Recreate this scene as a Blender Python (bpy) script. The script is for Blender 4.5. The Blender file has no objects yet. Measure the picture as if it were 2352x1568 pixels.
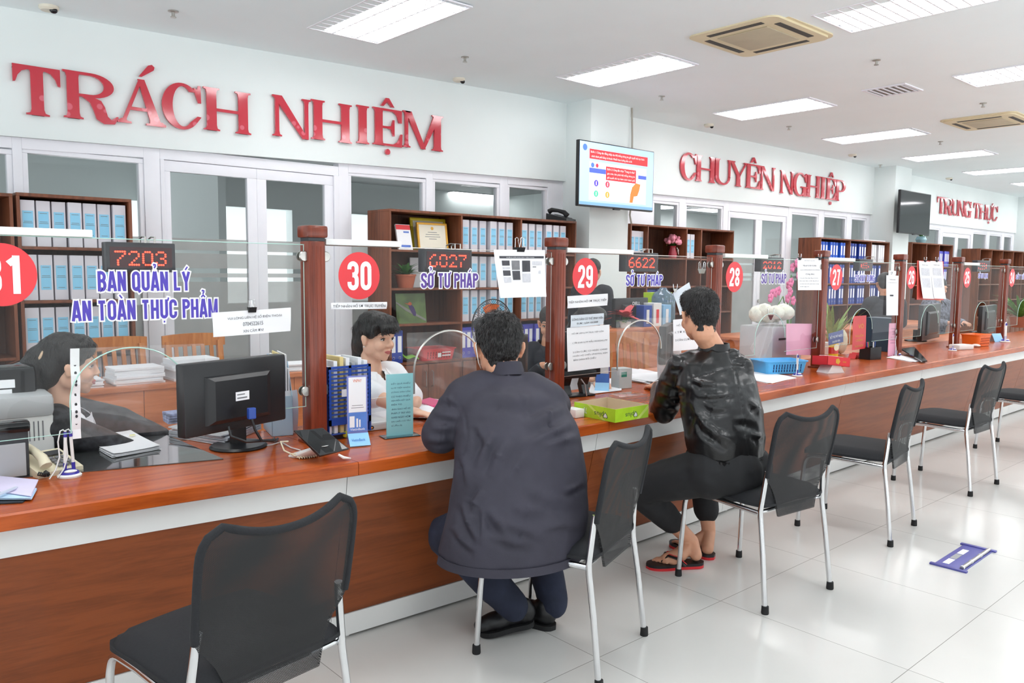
import bpy, bmesh, math, random
from mathutils import Vector, Matrix, noise
V = Vector
C = bpy.context.scene
COL = C.collection
PI = math.pi
random.seed(7)

# ---------------------------------------------------------------- camera
CX, CY, FPX = 1176.0, 784.0, 1827.62561
YAW, PITCH, ROLL = 0.72461784, -0.08828867, 0.00892882
CAM = V((0.0, 0.0, 1.44))
def cam_axes():
    fwd = V((math.sin(YAW)*math.cos(PITCH), math.cos(YAW)*math.cos(PITCH), math.sin(PITCH)))
    right = V((math.cos(YAW), -math.sin(YAW), 0)); up = right.cross(fwd)
    r2 = right*math.cos(ROLL)+up*math.sin(ROLL); u2 = -right*math.sin(ROLL)+up*math.cos(ROLL)
    return r2, u2, fwd
CR, CU, CF = cam_axes()
cam_data = bpy.data.cameras.new('camera')
cam_data.sensor_width = 36.0
cam_data.lens = FPX/2352.0*36.0
cam_data.clip_start = 0.05
cam = bpy.data.objects.new('camera', cam_data)
COL.objects.link(cam)
cam.matrix_world = Matrix(((CR.x, CU.x, -CF.x, CAM.x), (CR.y, CU.y, -CF.y, CAM.y), (CR.z, CU.z, -CF.z, CAM.z), (0, 0, 0, 1)))
C.camera = cam

# ---------------------------------------------------------------- light and exposure
C.view_settings.view_transform = 'Standard'
C.view_settings.look = 'None'
C.view_settings.gamma = 1.0
C.view_settings.exposure = 0.0
C.view_settings.use_curve_mapping = False
WORLD_STRENGTH = 0.95
LOWER_FILL_STRENGTH = 2.8
LAMP_STRENGTH = 15.0
world = bpy.data.worlds.new('daylight')
C.world = world
world.use_nodes = True
_bg = world.node_tree.nodes['Background']
_bg.inputs[0].default_value = (0.93, 0.97, 1.0, 1)
_N = world.node_tree.nodes; _L = world.node_tree.links      # added fill: lower half of the world is brighter, to light the ceiling
_tc = _N.new('ShaderNodeTexCoord'); _sp = _N.new('ShaderNodeSeparateXYZ'); _mr = _N.new('ShaderNodeMapRange')
_L.new(_tc.outputs['Generated'], _sp.inputs[0]); _L.new(_sp.outputs['Z'], _mr.inputs[0])
_mr.inputs[1].default_value = -0.12; _mr.inputs[2].default_value = 0.12
_mr.inputs[3].default_value = LOWER_FILL_STRENGTH; _mr.inputs[4].default_value = WORLD_STRENGTH
_L.new(_mr.outputs[0], _bg.inputs[1])
C.cycles.max_bounces = 10
C.cycles.diffuse_bounces = 4
C.cycles.glossy_bounces = 4
C.cycles.transmission_bounces = 4
C.cycles.transparent_max_bounces = 24
C.cycles.caustics_reflective = False
C.cycles.caustics_refractive = False
C.cycles.sample_clamp_indirect = 6.0

# ---------------------------------------------------------------- pixel -> point in the room
def _ray(x, y):
    return CR*((x-CX)/FPX) - CU*((y-CY)/FPX) + CF
def atY(x, y, Y):
    d = _ray(x, y); return CAM+d*(Y/d.y)
def atX(x, y, X):
    d = _ray(x, y); return CAM+d*(X/d.x)
def to_px(p):
    d = V(p)-CAM; k = d.dot(CF)
    return CX+FPX*d.dot(CR)/k, CY-FPX*d.dot(CU)/k
def atZ(x, y, Z):
    d = _ray(x, y); return CAM+d*((Z-CAM.z)/d.z)

# ---------------------------------------------------------------- materials
def lin(c):
    out = []
    for v in c[:3]:
        v = v/255.0
        out.append(v/12.92 if v <= 0.04045 else ((v+0.055)/1.055)**2.4)
    return (out[0], out[1], out[2], 1.0)
MATS = {}
def mat(name, rgb, rough=0.5, metal=0.0, vary=0.06, scale=6.0, bump=0.0, bscale=60.0, spec=0.5, coat=0.0, emit=0.0, alpha=1.0, stretch=None, trans=0.0, sub=0.0):
    """a principled material whose colour wanders a little with a noise texture"""
    if name in MATS: return MATS[name]
    m = bpy.data.materials.new(name); m.use_nodes = True
    nt = m.node_tree; N = nt.nodes; L = nt.links
    b = N['Principled BSDF']
    c = lin(rgb)
    tc = N.new('ShaderNodeTexCoord')
    mp = N.new('ShaderNodeMapping'); L.new(tc.outputs['Object'], mp.inputs['Vector'])
    if stretch: mp.inputs['Scale'].default_value = stretch
    nz = N.new('ShaderNodeTexNoise'); nz.inputs['Scale'].default_value = scale; nz.inputs['Detail'].default_value = 4
    L.new(mp.outputs[0], nz.inputs['Vector'])
    rp = N.new('ShaderNodeValToRGB')
    rp.color_ramp.elements[0].position = 0.3; rp.color_ramp.elements[1].position = 0.7
    rp.color_ramp.elements[0].color = tuple(v*(1-vary) for v in c[:3])+(1,)
    rp.color_ramp.elements[1].color = tuple(min(1, v*(1+vary)) for v in c[:3])+(1,)
    L.new(nz.outputs['Fac'], rp.inputs[0]); L.new(rp.outputs[0], b.inputs['Base Color'])
    b.inputs['Roughness'].default_value = rough
    b.inputs['Metallic'].default_value = metal
    b.inputs['Specular IOR Level'].default_value = spec
    b.inputs['Coat Weight'].default_value = coat
    b.inputs['Coat Roughness'].default_value = 0.08
    b.inputs['Alpha'].default_value = alpha
    b.inputs['Transmission Weight'].default_value = trans
    if sub: b.inputs['Subsurface Weight'].default_value = sub; b.inputs['Subsurface Radius'].default_value = (0.02, 0.008, 0.005); b.inputs['Subsurface Scale'].default_value = 0.3
    if emit:
        b.inputs['Emission Color'].default_value = c; b.inputs['Emission Strength'].default_value = emit
    if bump:
        n2 = N.new('ShaderNodeTexNoise'); n2.inputs['Scale'].default_value = bscale; n2.inputs['Detail'].default_value = 3
        L.new(mp.outputs[0], n2.inputs['Vector'])
        bp = N.new('ShaderNodeBump'); bp.inputs['Strength'].default_value = bump; bp.inputs['Distance'].default_value = 0.01
        L.new(n2.outputs['Fac'], bp.inputs['Height']); L.new(bp.outputs[0], b.inputs['Normal'])
    MATS[name] = m
    return m
def wood(name, dark, light, rough=0.25, axis=0, coat=0.4, scale=3.0):
    if name in MATS: return MATS[name]
    m = bpy.data.materials.new(name); m.use_nodes = True
    nt = m.node_tree; N = nt.nodes; L = nt.links; b = N['Principled BSDF']
    tc = N.new('ShaderNodeTexCoord'); mp = N.new('ShaderNodeMapping')
    L.new(tc.outputs['Object'], mp.inputs['Vector'])
    s = [9.0, 9.0, 9.0]; s[axis] = 0.55
    mp.inputs['Scale'].default_value = s
    n1 = N.new('ShaderNodeTexNoise'); n1.inputs['Scale'].default_value = scale; n1.inputs['Detail'].default_value = 6; n1.inputs['Distortion'].default_value = 0.6
    n2 = N.new('ShaderNodeTexNoise'); n2.inputs['Scale'].default_value = scale*7; n2.inputs['Detail'].default_value = 3
    n3 = N.new('ShaderNodeTexNoise'); n3.inputs['Scale'].default_value = 1.6; n3.inputs['Detail'].default_value = 2
    L.new(mp.outputs[0], n1.inputs['Vector']); L.new(mp.outputs[0], n2.inputs['Vector']); L.new(tc.outputs['Object'], n3.inputs['Vector'])
    ad = N.new('ShaderNodeMath'); ad.operation = 'MULTIPLY_ADD'; ad.inputs[1].default_value = 0.35
    L.new(n2.outputs['Fac'], ad.inputs[0]); L.new(n1.outputs['Fac'], ad.inputs[2])
    ad2 = N.new('ShaderNodeMath'); ad2.operation = 'MULTIPLY_ADD'; ad2.inputs[1].default_value = 0.5
    L.new(n3.outputs['Fac'], ad2.inputs[0]); L.new(ad.outputs[0], ad2.inputs[2])
    rp = N.new('ShaderNodeValToRGB')
    rp.color_ramp.elements[0].position = 0.68; rp.color_ramp.elements[1].position = 1.12
    rp.color_ramp.elements[0].color = lin(dark); rp.color_ramp.elements[1].color = lin(light)
    L.new(ad2.outputs[0], rp.inputs[0]); L.new(rp.outputs[0], b.inputs['Base Color'])
    b.inputs['Roughness'].default_value = rough; b.inputs['Specular IOR Level'].default_value = 0.3
    b.inputs['Coat Weight'].default_value = coat; b.inputs['Coat Roughness'].default_value = 0.07
    MATS[name] = m
    return m
def glass(name, tint=(0.965, 0.985, 0.98), refl=1.0, haze=0.0, hazecol=(0.8, 0.82, 0.82), rough=0.0):
    """thin sheet glass: clear, mirror reflections by Fresnel, a pale haze for light veil on panes, cloudiness in films"""
    if name in MATS: return MATS[name]
    m = bpy.data.materials.new(name); m.use_nodes = True
    nt = m.node_tree; N = nt.nodes; L = nt.links
    N.remove(N['Principled BSDF']); out = N['Material Output']
    tr = N.new('ShaderNodeBsdfTransparent'); tr.inputs[0].default_value = tint+(1,)
    gl = N.new('ShaderNodeBsdfGlossy'); gl.inputs['Roughness'].default_value = rough; gl.inputs[0].default_value = (1, 1, 1, 1)
    fr = N.new('ShaderNodeFresnel'); fr.inputs[0].default_value = 1.5
    ml = N.new('ShaderNodeMath'); ml.operation = 'MULTIPLY'; ml.inputs[1].default_value = refl
    ge = N.new('ShaderNodeNewGeometry'); fb = N.new('ShaderNodeMath'); fb.operation = 'SUBTRACT'; fb.inputs[0].default_value = 1.0
    L.new(ge.outputs['Backfacing'], fb.inputs[1])        # the reflection is counted once, on the face turned to the ray
    f2 = N.new('ShaderNodeMath'); f2.operation = 'MULTIPLY'; L.new(fr.outputs[0], f2.inputs[0]); L.new(fb.outputs[0], f2.inputs[1])
    L.new(f2.outputs[0], ml.inputs[0]); ml.use_clamp = True
    mx = N.new('ShaderNodeMixShader'); L.new(ml.outputs[0], mx.inputs[0]); L.new(tr.outputs[0], mx.inputs[1]); L.new(gl.outputs[0], mx.inputs[2])
    last = mx
    if haze:
        tc = N.new('ShaderNodeTexCoord'); nz = N.new('ShaderNodeTexNoise'); nz.inputs['Scale'].default_value = 3.0; nz.inputs['Detail'].default_value = 5
        L.new(tc.outputs['Object'], nz.inputs['Vector'])
        mr = N.new('ShaderNodeMapRange'); mr.inputs[3].default_value = haze*0.6; mr.inputs[4].default_value = haze*1.4
        L.new(nz.outputs['Fac'], mr.inputs[0])
        df = N.new('ShaderNodeBsdfDiffuse'); df.inputs[0].default_value = hazecol+(1,)
        tl = N.new('ShaderNodeBsdfTranslucent'); tl.inputs[0].default_value = hazecol+(1,)
        m3 = N.new('ShaderNodeMixShader'); m3.inputs[0].default_value = 0.5; L.new(df.outputs[0], m3.inputs[1]); L.new(tl.outputs[0], m3.inputs[2])
        m2 = N.new('ShaderNodeMixShader'); L.new(mr.outputs[0], m2.inputs[0]); L.new(mx.outputs[0], m2.inputs[1]); L.new(m3.outputs[0], m2.inputs[2]); last = m2
    L.new(last.outputs[0], out.inputs[0])
    MATS[name] = m
    return m

# ---------------------------------------------------------------- mesh builder
def frame(o, right, up):
    r = V(right).normalized(); u = V(up); u = (u-r*u.dot(r)).normalized(); n = r.cross(u); o = V(o)
    return Matrix(((r.x, u.x, n.x, o.x), (r.y, u.y, n.y, o.y), (r.z, u.z, n.z, o.z), (0, 0, 0, 1)))
def yawm(loc, rz):
    return Matrix.Translation(V(loc)) @ Matrix.Rotation(rz, 4, 'Z')
TXT = {}
def text_geo(s, bold=0.0):
    k = (s, bold)
    if k in TXT: return TXT[k]
    cu = bpy.data.curves.new('lettering', 'FONT'); cu.body = s; cu.size = 1.0; cu.offset = bold; cu.resolution_u = 4
    ob = bpy.data.objects.new('lettering', cu); COL.objects.link(ob)
    dg = bpy.context.evaluated_depsgraph_get(); dg.update()
    me = ob.evaluated_get(dg).to_mesh()
    vs = [(v.co.x, v.co.y) for v in me.vertices]; fs = [tuple(p.vertices) for p in me.polygons]
    ob.evaluated_get(dg).to_mesh_clear()
    bpy.data.objects.remove(ob); bpy.data.curves.remove(cu)
    if not vs: vs = [(0, 0), (0.01, 0), (0, 0.01)]; fs = [(0, 1, 2)]
    xs = [p[0] for p in vs]; ys = [p[1] for p in vs]
    TXT[k] = (vs, fs, (min(xs), max(xs), min(ys), max(ys)))
    return TXT[k]
class MB:
    def __init__(s): s.v = []; s.f = []
    def add(s, vs, fs, M=None):
        o = len(s.v)
        for p in vs:
            p = V(p)
            s.v.append(M @ p if M is not None else p)
        for f in fs: s.f.append(tuple(i+o for i in f))
        return s
    def box(s, x0, x1, y0, y1, z0, z1, bev=0.0, M=None):
        if bev <= 0:
            vs = [(x, y, z) for z in (z0, z1) for y in (y0, y1) for x in (x0, x1)]
            return s.add(vs, [(0, 2, 3, 1), (4, 5, 7, 6), (0, 1, 5, 4), (2, 6, 7, 3), (0, 4, 6, 2), (1, 3, 7, 5)], M)
        b = min(bev, (x1-x0)/2.01, (y1-y0)/2.01, (z1-z0)/2.01)
        bm = bmesh.new()
        bmesh.ops.create_cube(bm, size=1.0)
        for v in bm.verts:
            v.co = V((x0+(v.co.x+.5)*(x1-x0), y0+(v.co.y+.5)*(y1-y0), z0+(v.co.z+.5)*(z1-z0)))
        bmesh.ops.bevel(bm, geom=bm.edges[:]+bm.verts[:], offset=b, segments=2, profile=0.6, affect='EDGES')
        bm.verts.ensure_lookup_table(); bm.verts.index_update()
        s.add([v.co.copy() for v in bm.verts], [[v.index for v in f.verts] for f in bm.faces], M)
        bm.free(); return s
    def cbox(s, c, size, bev=0.0, M=None):
        return s.box(c[0]-size[0]/2, c[0]+size[0]/2, c[1]-size[1]/2, c[1]+size[1]/2, c[2]-size[2]/2, c[2]+size[2]/2, bev, M)
    def tube(s, pts, r, n=8, cap=True, closed=False, M=None, flat=1.0):
        P = [V(p) for p in pts]; m = len(P)
        R = r if isinstance(r, (list, tuple)) else [r]*m
        rings = []; prev = None
        for i in range(m):
            a = P[i-1] if (i > 0 or closed) else P[i]
            b = P[(i+1) % m] if (i < m-1 or closed) else P[i]
            t = (b-a)
            if t.length < 1e-9: t = V((0, 0, 1))
            t.normalize()
            if prev is None:
                u = t.cross(V((0, 0, 1)))
                if u.length < 0.05: u = t.cross(V((0, 1, 0)))
            else:
                u = prev-t*prev.dot(t)
                if u.length < 1e-6: u = t.cross(V((1, 0, 0)))
            u.normalize(); w = t.cross(u); prev = u
            rings.append([P[i]+u*(math.cos(2*PI*k/n)*R[i])+w*(math.sin(2*PI*k/n)*R[i]*flat) for k in range(n)])
        vs = [p for rg in rings for p in rg]; fs = []
        for i in range(m-1 if not closed else m):
            j = (i+1) % m
            for k in range(n):
                k2 = (k+1) % n
                fs.append((i*n+k, i*n+k2, j*n+k2, j*n+k))
        if cap and not closed:
            fs.append(tuple(range(n-1, -1, -1))); fs.append(tuple((m-1)*n+k for k in range(n)))
        return s.add(vs, fs, M)
    def lathe(s, prof, n=20, M=None, cap=True):
        vs = []; fs = []; m = len(prof)
        for r, z in prof:
            for k in range(n): vs.append((r*math.cos(2*PI*k/n), r*math.sin(2*PI*k/n), z))
        for i in range(m-1):
            for k in range(n):
                k2 = (k+1) % n; fs.append((i*n+k, i*n+k2, (i+1)*n+k2, (i+1)*n+k))
        if cap:
            fs.append(tuple(range(n-1, -1, -1))); fs.append(tuple((m-1)*n+k for k in range(n)))
        return s.add(vs, fs, M)
    def prism(s, poly, z0, z1, M=None):
        n = len(poly)
        vs = [(p[0], p[1], z0) for p in poly]+[(p[0], p[1], z1) for p in poly]
        fs = [tuple(range(n-1, -1, -1)), tuple(range(n, 2*n))]+[(i, (i+1) % n, n+(i+1) % n, n+i) for i in range(n)]
        return s.add(vs, fs, M)
    def sphere(s, c, r, n=12, M=None):
        if not isinstance(r, (list, tuple)): r = (r, r, r)
        m = max(4, n//2); vs = [(c[0], c[1], c[2]-r[2])]; fs = []
        for i in range(1, m):
            a = PI*i/m
            for k in range(n):
                t = 2*PI*k/n
                vs.append((c[0]+r[0]*math.sin(a)*math.cos(t), c[1]+r[1]*math.sin(a)*math.sin(t), c[2]-r[2]*math.cos(a)))
        vs.append((c[0], c[1], c[2]+r[2])); L = len(vs)-1
        for k in range(n):
            k2 = (k+1) % n; fs.append((0, 1+k2, 1+k)); fs.append((L, 1+(m-2)*n+k, 1+(m-2)*n+k2))
            for i in range(m-2): fs.append((1+i*n+k, 1+i*n+k2, 1+(i+1)*n+k2, 1+(i+1)*n+k))
        return s.add(vs, fs, M)
    def rings(s, rgs, cap=True, M=None):
        n = len(rgs[0]); vs = [p for r in rgs for p in r]; fs = []
        for i in range(len(rgs)-1):
            for k in range(n):
                k2 = (k+1) % n; fs.append((i*n+k, i*n+k2, (i+1)*n+k2, (i+1)*n+k))
        if cap:
            fs.append(tuple(range(n-1, -1, -1))); fs.append(tuple((len(rgs)-1)*n+k for k in range(n)))
        return s.add(vs, fs, M)
    def sheet(s, fn, nu, nv, th=0.0, M=None):
        """grid surface fn(u,v)->point, given thickness th along its own normals"""
        P = [[V(fn(i/nu, j/nv)) for j in range(nv+1)] for i in range(nu+1)]
        vs = [p for row in P for p in row]; w = nv+1; fs = []
        for i in range(nu):
            for j in range(nv): fs.append((i*w+j, (i+1)*w+j, (i+1)*w+j+1, i*w+j+1))
        if th:
            K = len(vs); bk = []
            for i in range(nu+1):
                for j in range(nv+1):
                    a = P[min(i+1, nu)][j]-P[max(i-1, 0)][j]; b = P[i][min(j+1, nv)]-P[i][max(j-1, 0)]
                    nn = a.cross(b)
                    if nn.length > 1e-12: nn.normalize()
                    bk.append(P[i][j]-nn*th)
            vs = vs+bk
            fs += [tuple(reversed([q+K for q in f])) for f in fs[:nu*nv]]
            for i in range(nu):
                a, b = i*w, (i+1)*w; fs.append((a, a+K, b+K, b)); a, b = i*w+nv, (i+1)*w+nv; fs.append((b, b+K, a+K, a))
            for j in range(nv):
                a, b = j, j+1; fs.append((b, b+K, a+K, a)); a, b = nu*w+j, nu*w+j+1; fs.append((a, a+K, b+K, b))
        return s.add(vs, fs, M)
    def disc(s, r, M, n=32, rx=None, z=0.0):
        rx = rx or r
        return s.add([(rx*math.cos(2*PI*k/n), r*math.sin(2*PI*k/n), z) for k in range(n)], [tuple(range(n))], M)
    def text(s, t, M, w=None, h=None, size=None, bold=0.0, align='C', z=0.0, depth=0.0):
        """lettering in the XY plane of M: fitted to a w x h box, or at a given cap size"""
        vs, fs, (x0, x1, y0, y1) = text_geo(t, bold)
        if size is not None: sx = sy = size
        else: sx = w/max(1e-6, x1-x0); sy = h/max(1e-6, y1-y0)
        if size is not None and w is not None: sx = min(sx, w/max(1e-6, x1-x0))
        cx = (x0+x1)/2 if align == 'C' else x0
        cy = (y0+y1)/2 if h is not None and size is None else 0.35
        out = [((x-cx)*sx, (y-cy)*sy, z) for x, y in vs]
        return s.add(out, fs, M)
def mesh(name, mb, m=None, smooth=None):
    me = bpy.data.meshes.new(name)
    me.from_pydata([tuple(p) for p in mb.v], [], mb.f)
    me.validate(); me.update()
    if m is not None: me.materials.append(m)
    if smooth:
        for p in me.polygons: p.use_smooth = True
        me.set_sharp_from_angle(angle=math.radians(smooth))
    return me
T0 = {}
def obj(name, mb, m=None, parent=None, smooth=35, world=False):
    me = mb if isinstance(mb, bpy.types.Mesh) else mesh(name, mb, m, smooth)
    if isinstance(mb, bpy.types.Mesh) and m is not None and not me.materials: me.materials.append(m)
    o = bpy.data.objects.new(name, me); COL.objects.link(o)
    if parent is not None:
        o.parent = parent
        base = T0.get(parent.as_pointer(), Matrix.Identity(4))
        if world: me.transform(base.inverted())
        T0[o.as_pointer()] = base
    return o
def tag(o, label, cat, group=None, kind=None):
    o['label'] = label; o['category'] = cat
    if group: o['group'] = group
    if kind: o['kind'] = kind
    return o
def thing(name, label, cat, loc=(0, 0, 0), rz=0.0, group=None):
    o = bpy.data.objects.new(name, None); COL.objects.link(o)
    o.empty_display_size = 0.1
    o.location = loc; o.rotation_euler = (0, 0, rz)
    T0[o.as_pointer()] = yawm(loc, rz)
    return tag(o, label, cat, group)
def solo(name, mb, m, label, cat, group=None, loc=None, rz=0.0, smooth=35, kind=None):
    """a thing that is one mesh; mb in world coordinates, re-based to its own foot"""
    me = mesh(name, mb, m, smooth)
    if loc is None:
        n = len(me.vertices); c = V((0, 0, 0)); zmin = 1e9
        for v in me.vertices: c += v.co; zmin = min(zmin, v.co.z)
        c /= max(1, n); c.z = zmin
        me.transform(Matrix.Translation(-c)); loc = c
    o = bpy.data.objects.new(name, me); COL.objects.link(o)
    o.location = loc; o.rotation_euler = (0, 0, rz)
    T0[o.as_pointer()] = yawm(loc, rz)
    return tag(o, label, cat, group, kind)
def struct(name, mb, m, parent=None, smooth=None):
    o = obj(name, mb, m, parent, smooth)
    if parent is None: o['kind'] = 'structure'
    return o
def copy_tree(o, loc, rz, label=None, group=None, parent=None):
    c = o.copy(); COL.objects.link(c)
    if parent is not None: c.parent = parent
    else:
        c.location = loc; c.rotation_euler = (0, 0, rz)
        if label: c['label'] = label
        if group: c['group'] = group
        T0[c.as_pointer()] = yawm(loc, rz)
    for ch in list(o.children): copy_tree(ch, None, None, parent=c)
    return c
ORD = ['first', 'second', 'third', 'fourth', 'fifth', 'sixth', 'seventh', 'eighth', 'ninth', 'tenth', 'eleventh', 'twelfth', 'thirteenth', 'fourteenth']

# ---------------------------------------------------------------- palette
M_wall = mat('wall_paint', (228, 235, 234), 0.75, vary=0.015, scale=1.5)
M_ceil = mat('ceiling_paint', (240, 249, 251), 0.85, vary=0.01, scale=2)
M_white = mat('white_upvc', (236, 236, 242), 0.35, vary=0.015)
M_plast = mat('white_plastic', (232, 232, 230), 0.35, vary=0.02)
M_cream = mat('cream_plastic', (226, 216, 188), 0.4, vary=0.03)
M_grey = mat('grey_plastic', (168, 170, 172), 0.45, vary=0.03)
M_black = mat('black_plastic', (24, 25, 28), 0.35, vary=0.1)
M_blackg = mat('black_gloss', (14, 14, 17), 0.08, vary=0.1)
M_dark = mat('charcoal_plastic', (52, 54, 58), 0.5, vary=0.08)
M_chrome = mat('chrome', (225, 226, 228), 0.14, 1.0, vary=0.02)
M_steel = mat('brushed_steel', (190, 188, 182), 0.3, 1.0, vary=0.04)
M_rubber = mat('black_rubber', (22, 22, 24), 0.7, vary=0.1)
M_fab = mat('black_seat_fabric', (30, 31, 35), 0.85, vary=0.15, scale=200, bump=0.25, bscale=700)
M_paper = mat('white_paper', (240, 240, 243), 0.75, vary=0.01)
M_ink = mat('black_ink', (38, 38, 44), 0.7, vary=0.05)
M_greyink = mat('grey_ink', (120, 120, 124), 0.7, vary=0.05)
M_cyan = mat('blue_label_paper', (140, 205, 236), 0.45, vary=0.04)
M_file = mat('box_file_card', (216, 213, 220), 0.6, vary=0.02)
M_blue = mat('blue_plastic', (40, 74, 160), 0.35, vary=0.06)
M_purple = mat('violet_vinyl', (74, 56, 172), 0.4, vary=0.04)
M_redv = mat('red_vinyl', (226, 52, 60), 0.4, vary=0.02)
M_red = mat('red_plastic', (214, 44, 50), 0.35, vary=0.05)
M_skin = mat('skin', (214, 158, 128), 0.55, vary=0.06, scale=14, sub=0.15)
M_skinw = mat('fair_skin', (226, 180, 154), 0.5, vary=0.04, scale=14, sub=0.15)
M_hair = mat('black_hair', (24, 21, 21), 0.42, vary=0.35, scale=90, bump=0.5, bscale=220, stretch=(1, 1, 0.25))
M_green = mat('leaf_green', (84, 142, 66), 0.5, vary=0.25, scale=20)
M_lime = mat('lime_card', (178, 214, 46), 0.5, vary=0.03)
M_pink = mat('pink_card', (236, 170, 194), 0.6, vary=0.03)
M_orange = mat('orange_plastic', (232, 108, 34), 0.4, vary=0.06)
M_aqua = mat('aqua_card', (150, 212, 218), 0.35, vary=0.02)
M_gold = mat('gilt_frame', (214, 160, 56), 0.35, 0.3, vary=0.12)
M_lamp = mat('lamp_light', (255, 255, 255), 0.5, emit=LAMP_STRENGTH, vary=0.0)
M_wood = wood('counter_wood', (146, 60, 16), (186, 86, 30), 0.25, 0, 0.12)
M_woodp = wood('panel_wood', (118, 61, 32), (140, 74, 39), 0.4, 0, 0.1)
M_post = wood('post_wood', (92, 38, 24), (132, 58, 36), 0.3, 2, 0.3)
M_case = wood('bookcase_wood', (88, 50, 34), (126, 74, 50), 0.45, 2, 0.1)
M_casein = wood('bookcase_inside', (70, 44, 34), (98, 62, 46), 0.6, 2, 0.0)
M_chairw = wood('chair_wood', (176, 104, 50), (206, 136, 76), 0.35, 2, 0.3)
M_desk = wood('desk_wood', (172, 96, 56), (206, 124, 78), 0.4, 0, 0.2)
G_pane = glass('clear_glass', (0.98, 0.99, 0.985), 0.32, 0.003)  # faint haze paints the milky veil of light over the pane
G_win = glass('window_glass', (0.88, 0.90, 0.90), 0.8, 0.02)
G_film = glass('plastic_film', (0.98, 0.98, 0.98), 0.8, 0.12, (0.9, 0.9, 0.9), 0.12)
G_frost = glass('frosted_film', (0.85, 0.86, 0.85), 0.3, 0.55, (0.72, 0.71, 0.70), 0.3)
G_clearp = glass('clear_plastic', (0.93, 0.94, 0.94), 1.0, 0.08, (0.9, 0.9, 0.92), 0.05)
def floor_material():
    m = bpy.data.materials.new('polished_tiles'); m.use_nodes = True
    nt = m.node_tree; N = nt.nodes; L = nt.links; b = N['Principled BSDF']
    tc = N.new('ShaderNodeTexCoord'); mp = N.new('ShaderNodeMapping')
    mp.inputs['Location'].default_value = (-2.946+0.8*10, -1.925+0.8*20, 0)
    L.new(tc.outputs['Object'], mp.inputs[0])
    br = N.new('ShaderNodeTexBrick'); br.offset = 0.0; br.squash = 1.0
    br.inputs['Scale'].default_value = 1.0; br.inputs['Brick Width'].default_value = 0.8; br.inputs['Row Height'].default_value = 0.8
    br.inputs['Mortar Size'].default_value = 0.0016; br.inputs['Mortar Smooth'].default_value = 0.3; br.inputs['Bias'].default_value = 0.0
    br.inputs['Color1'].default_value = lin((220, 218, 214)); br.inputs['Color2'].default_value = lin((225, 223, 219)); br.inputs['Mortar'].default_value = lin((150, 146, 142))
    L.new(mp.outputs[0], br.inputs['Vector'])
    nz = N.new('ShaderNodeTexNoise'); nz.inputs['Scale'].default_value = 2.2; nz.inputs['Detail'].default_value = 5
    L.new(tc.outputs['Object'], nz.inputs['Vector'])
    mx = N.new('ShaderNodeMixRGB'); mx.blend_type = 'MULTIPLY'; mx.inputs[0].default_value = 0.1
    L.new(br.outputs['Color'], mx.inputs[1]); L.new(nz.outputs['Fac'], mx.inputs[2]); L.new(mx.outputs[0], b.inputs['Base Color'])
    b.inputs['Roughness'].default_value = 0.16; b.inputs['Specular IOR Level'].default_value = 0.5
    return m
M_floor = floor_material()
def letter_material():
    m = mat('red_acrylic', (196, 46, 66), 0.12, vary=0.05, coat=0.6)
    nt = m.node_tree; N = nt.nodes; L = nt.links; b = N['Principled BSDF']
    tc = N.new('ShaderNodeTexCoord'); vo = N.new('ShaderNodeTexVoronoi'); vo.inputs['Scale'].default_value = 9.0
    L.new(tc.outputs['Object'], vo.inputs['Vector'])
    rp = N.new('ShaderNodeValToRGB'); rp.color_ramp.elements[0].position = 0.2; rp.color_ramp.elements[1].position = 0.24
    rp.color_ramp.elements[0].color = lin((212, 96, 112)); rp.color_ramp.elements[1].color = lin((194, 44, 62))
    L.new(vo.outputs['Distance'], rp.inputs[0]); L.new(rp.outputs[0], b.inputs['Base Color'])
    return m
M_letter = letter_material()
def meshback_material():
    """woven mesh: black threads with tiny open holes between them"""
    m = bpy.data.materials.new('chair_mesh_weave'); m.use_nodes = True
    nt = m.node_tree; N = nt.nodes; L = nt.links; b = N['Principled BSDF']; out = N['Material Output']
    b.inputs['Base Color'].default_value = lin((34, 34, 36)); b.inputs['Roughness'].default_value = 0.55
    tc = N.new('ShaderNodeTexCoord'); sp = N.new('ShaderNodeSeparateXYZ'); L.new(tc.outputs['Object'], sp.inputs[0])
    def wave(sock, k):
        a = N.new('ShaderNodeMath'); a.operation = 'MULTIPLY'; a.inputs[1].default_value = k; L.new(sock, a.inputs[0])
        c = N.new('ShaderNodeMath'); c.operation = 'SINE'; L.new(a.outputs[0], c.inputs[0]); return c.outputs[0]
    w1 = wave(sp.outputs['X'], 1500.0); w2 = wave(sp.outputs['Z'], 1500.0)
    mu = N.new('ShaderNodeMath'); mu.operation = 'MULTIPLY'; L.new(w1, mu.inputs[0]); L.new(w2, mu.inputs[1])
    gt = N.new('ShaderNodeMath'); gt.operation = 'GREATER_THAN'; gt.inputs[1].default_value = 0.22; L.new(mu.outputs[0], gt.inputs[0])
    tr = N.new('ShaderNodeBsdfTransparent')
    mx = N.new('ShaderNodeMixShader'); L.new(gt.outputs[0], mx.inputs[0]); L.new(b.outputs[0], mx.inputs[1]); L.new(tr.outputs[0], mx.inputs[2])
    L.new(mx.outputs[0], out.inputs[0])
    return m
M_mesh = meshback_material()

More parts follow.
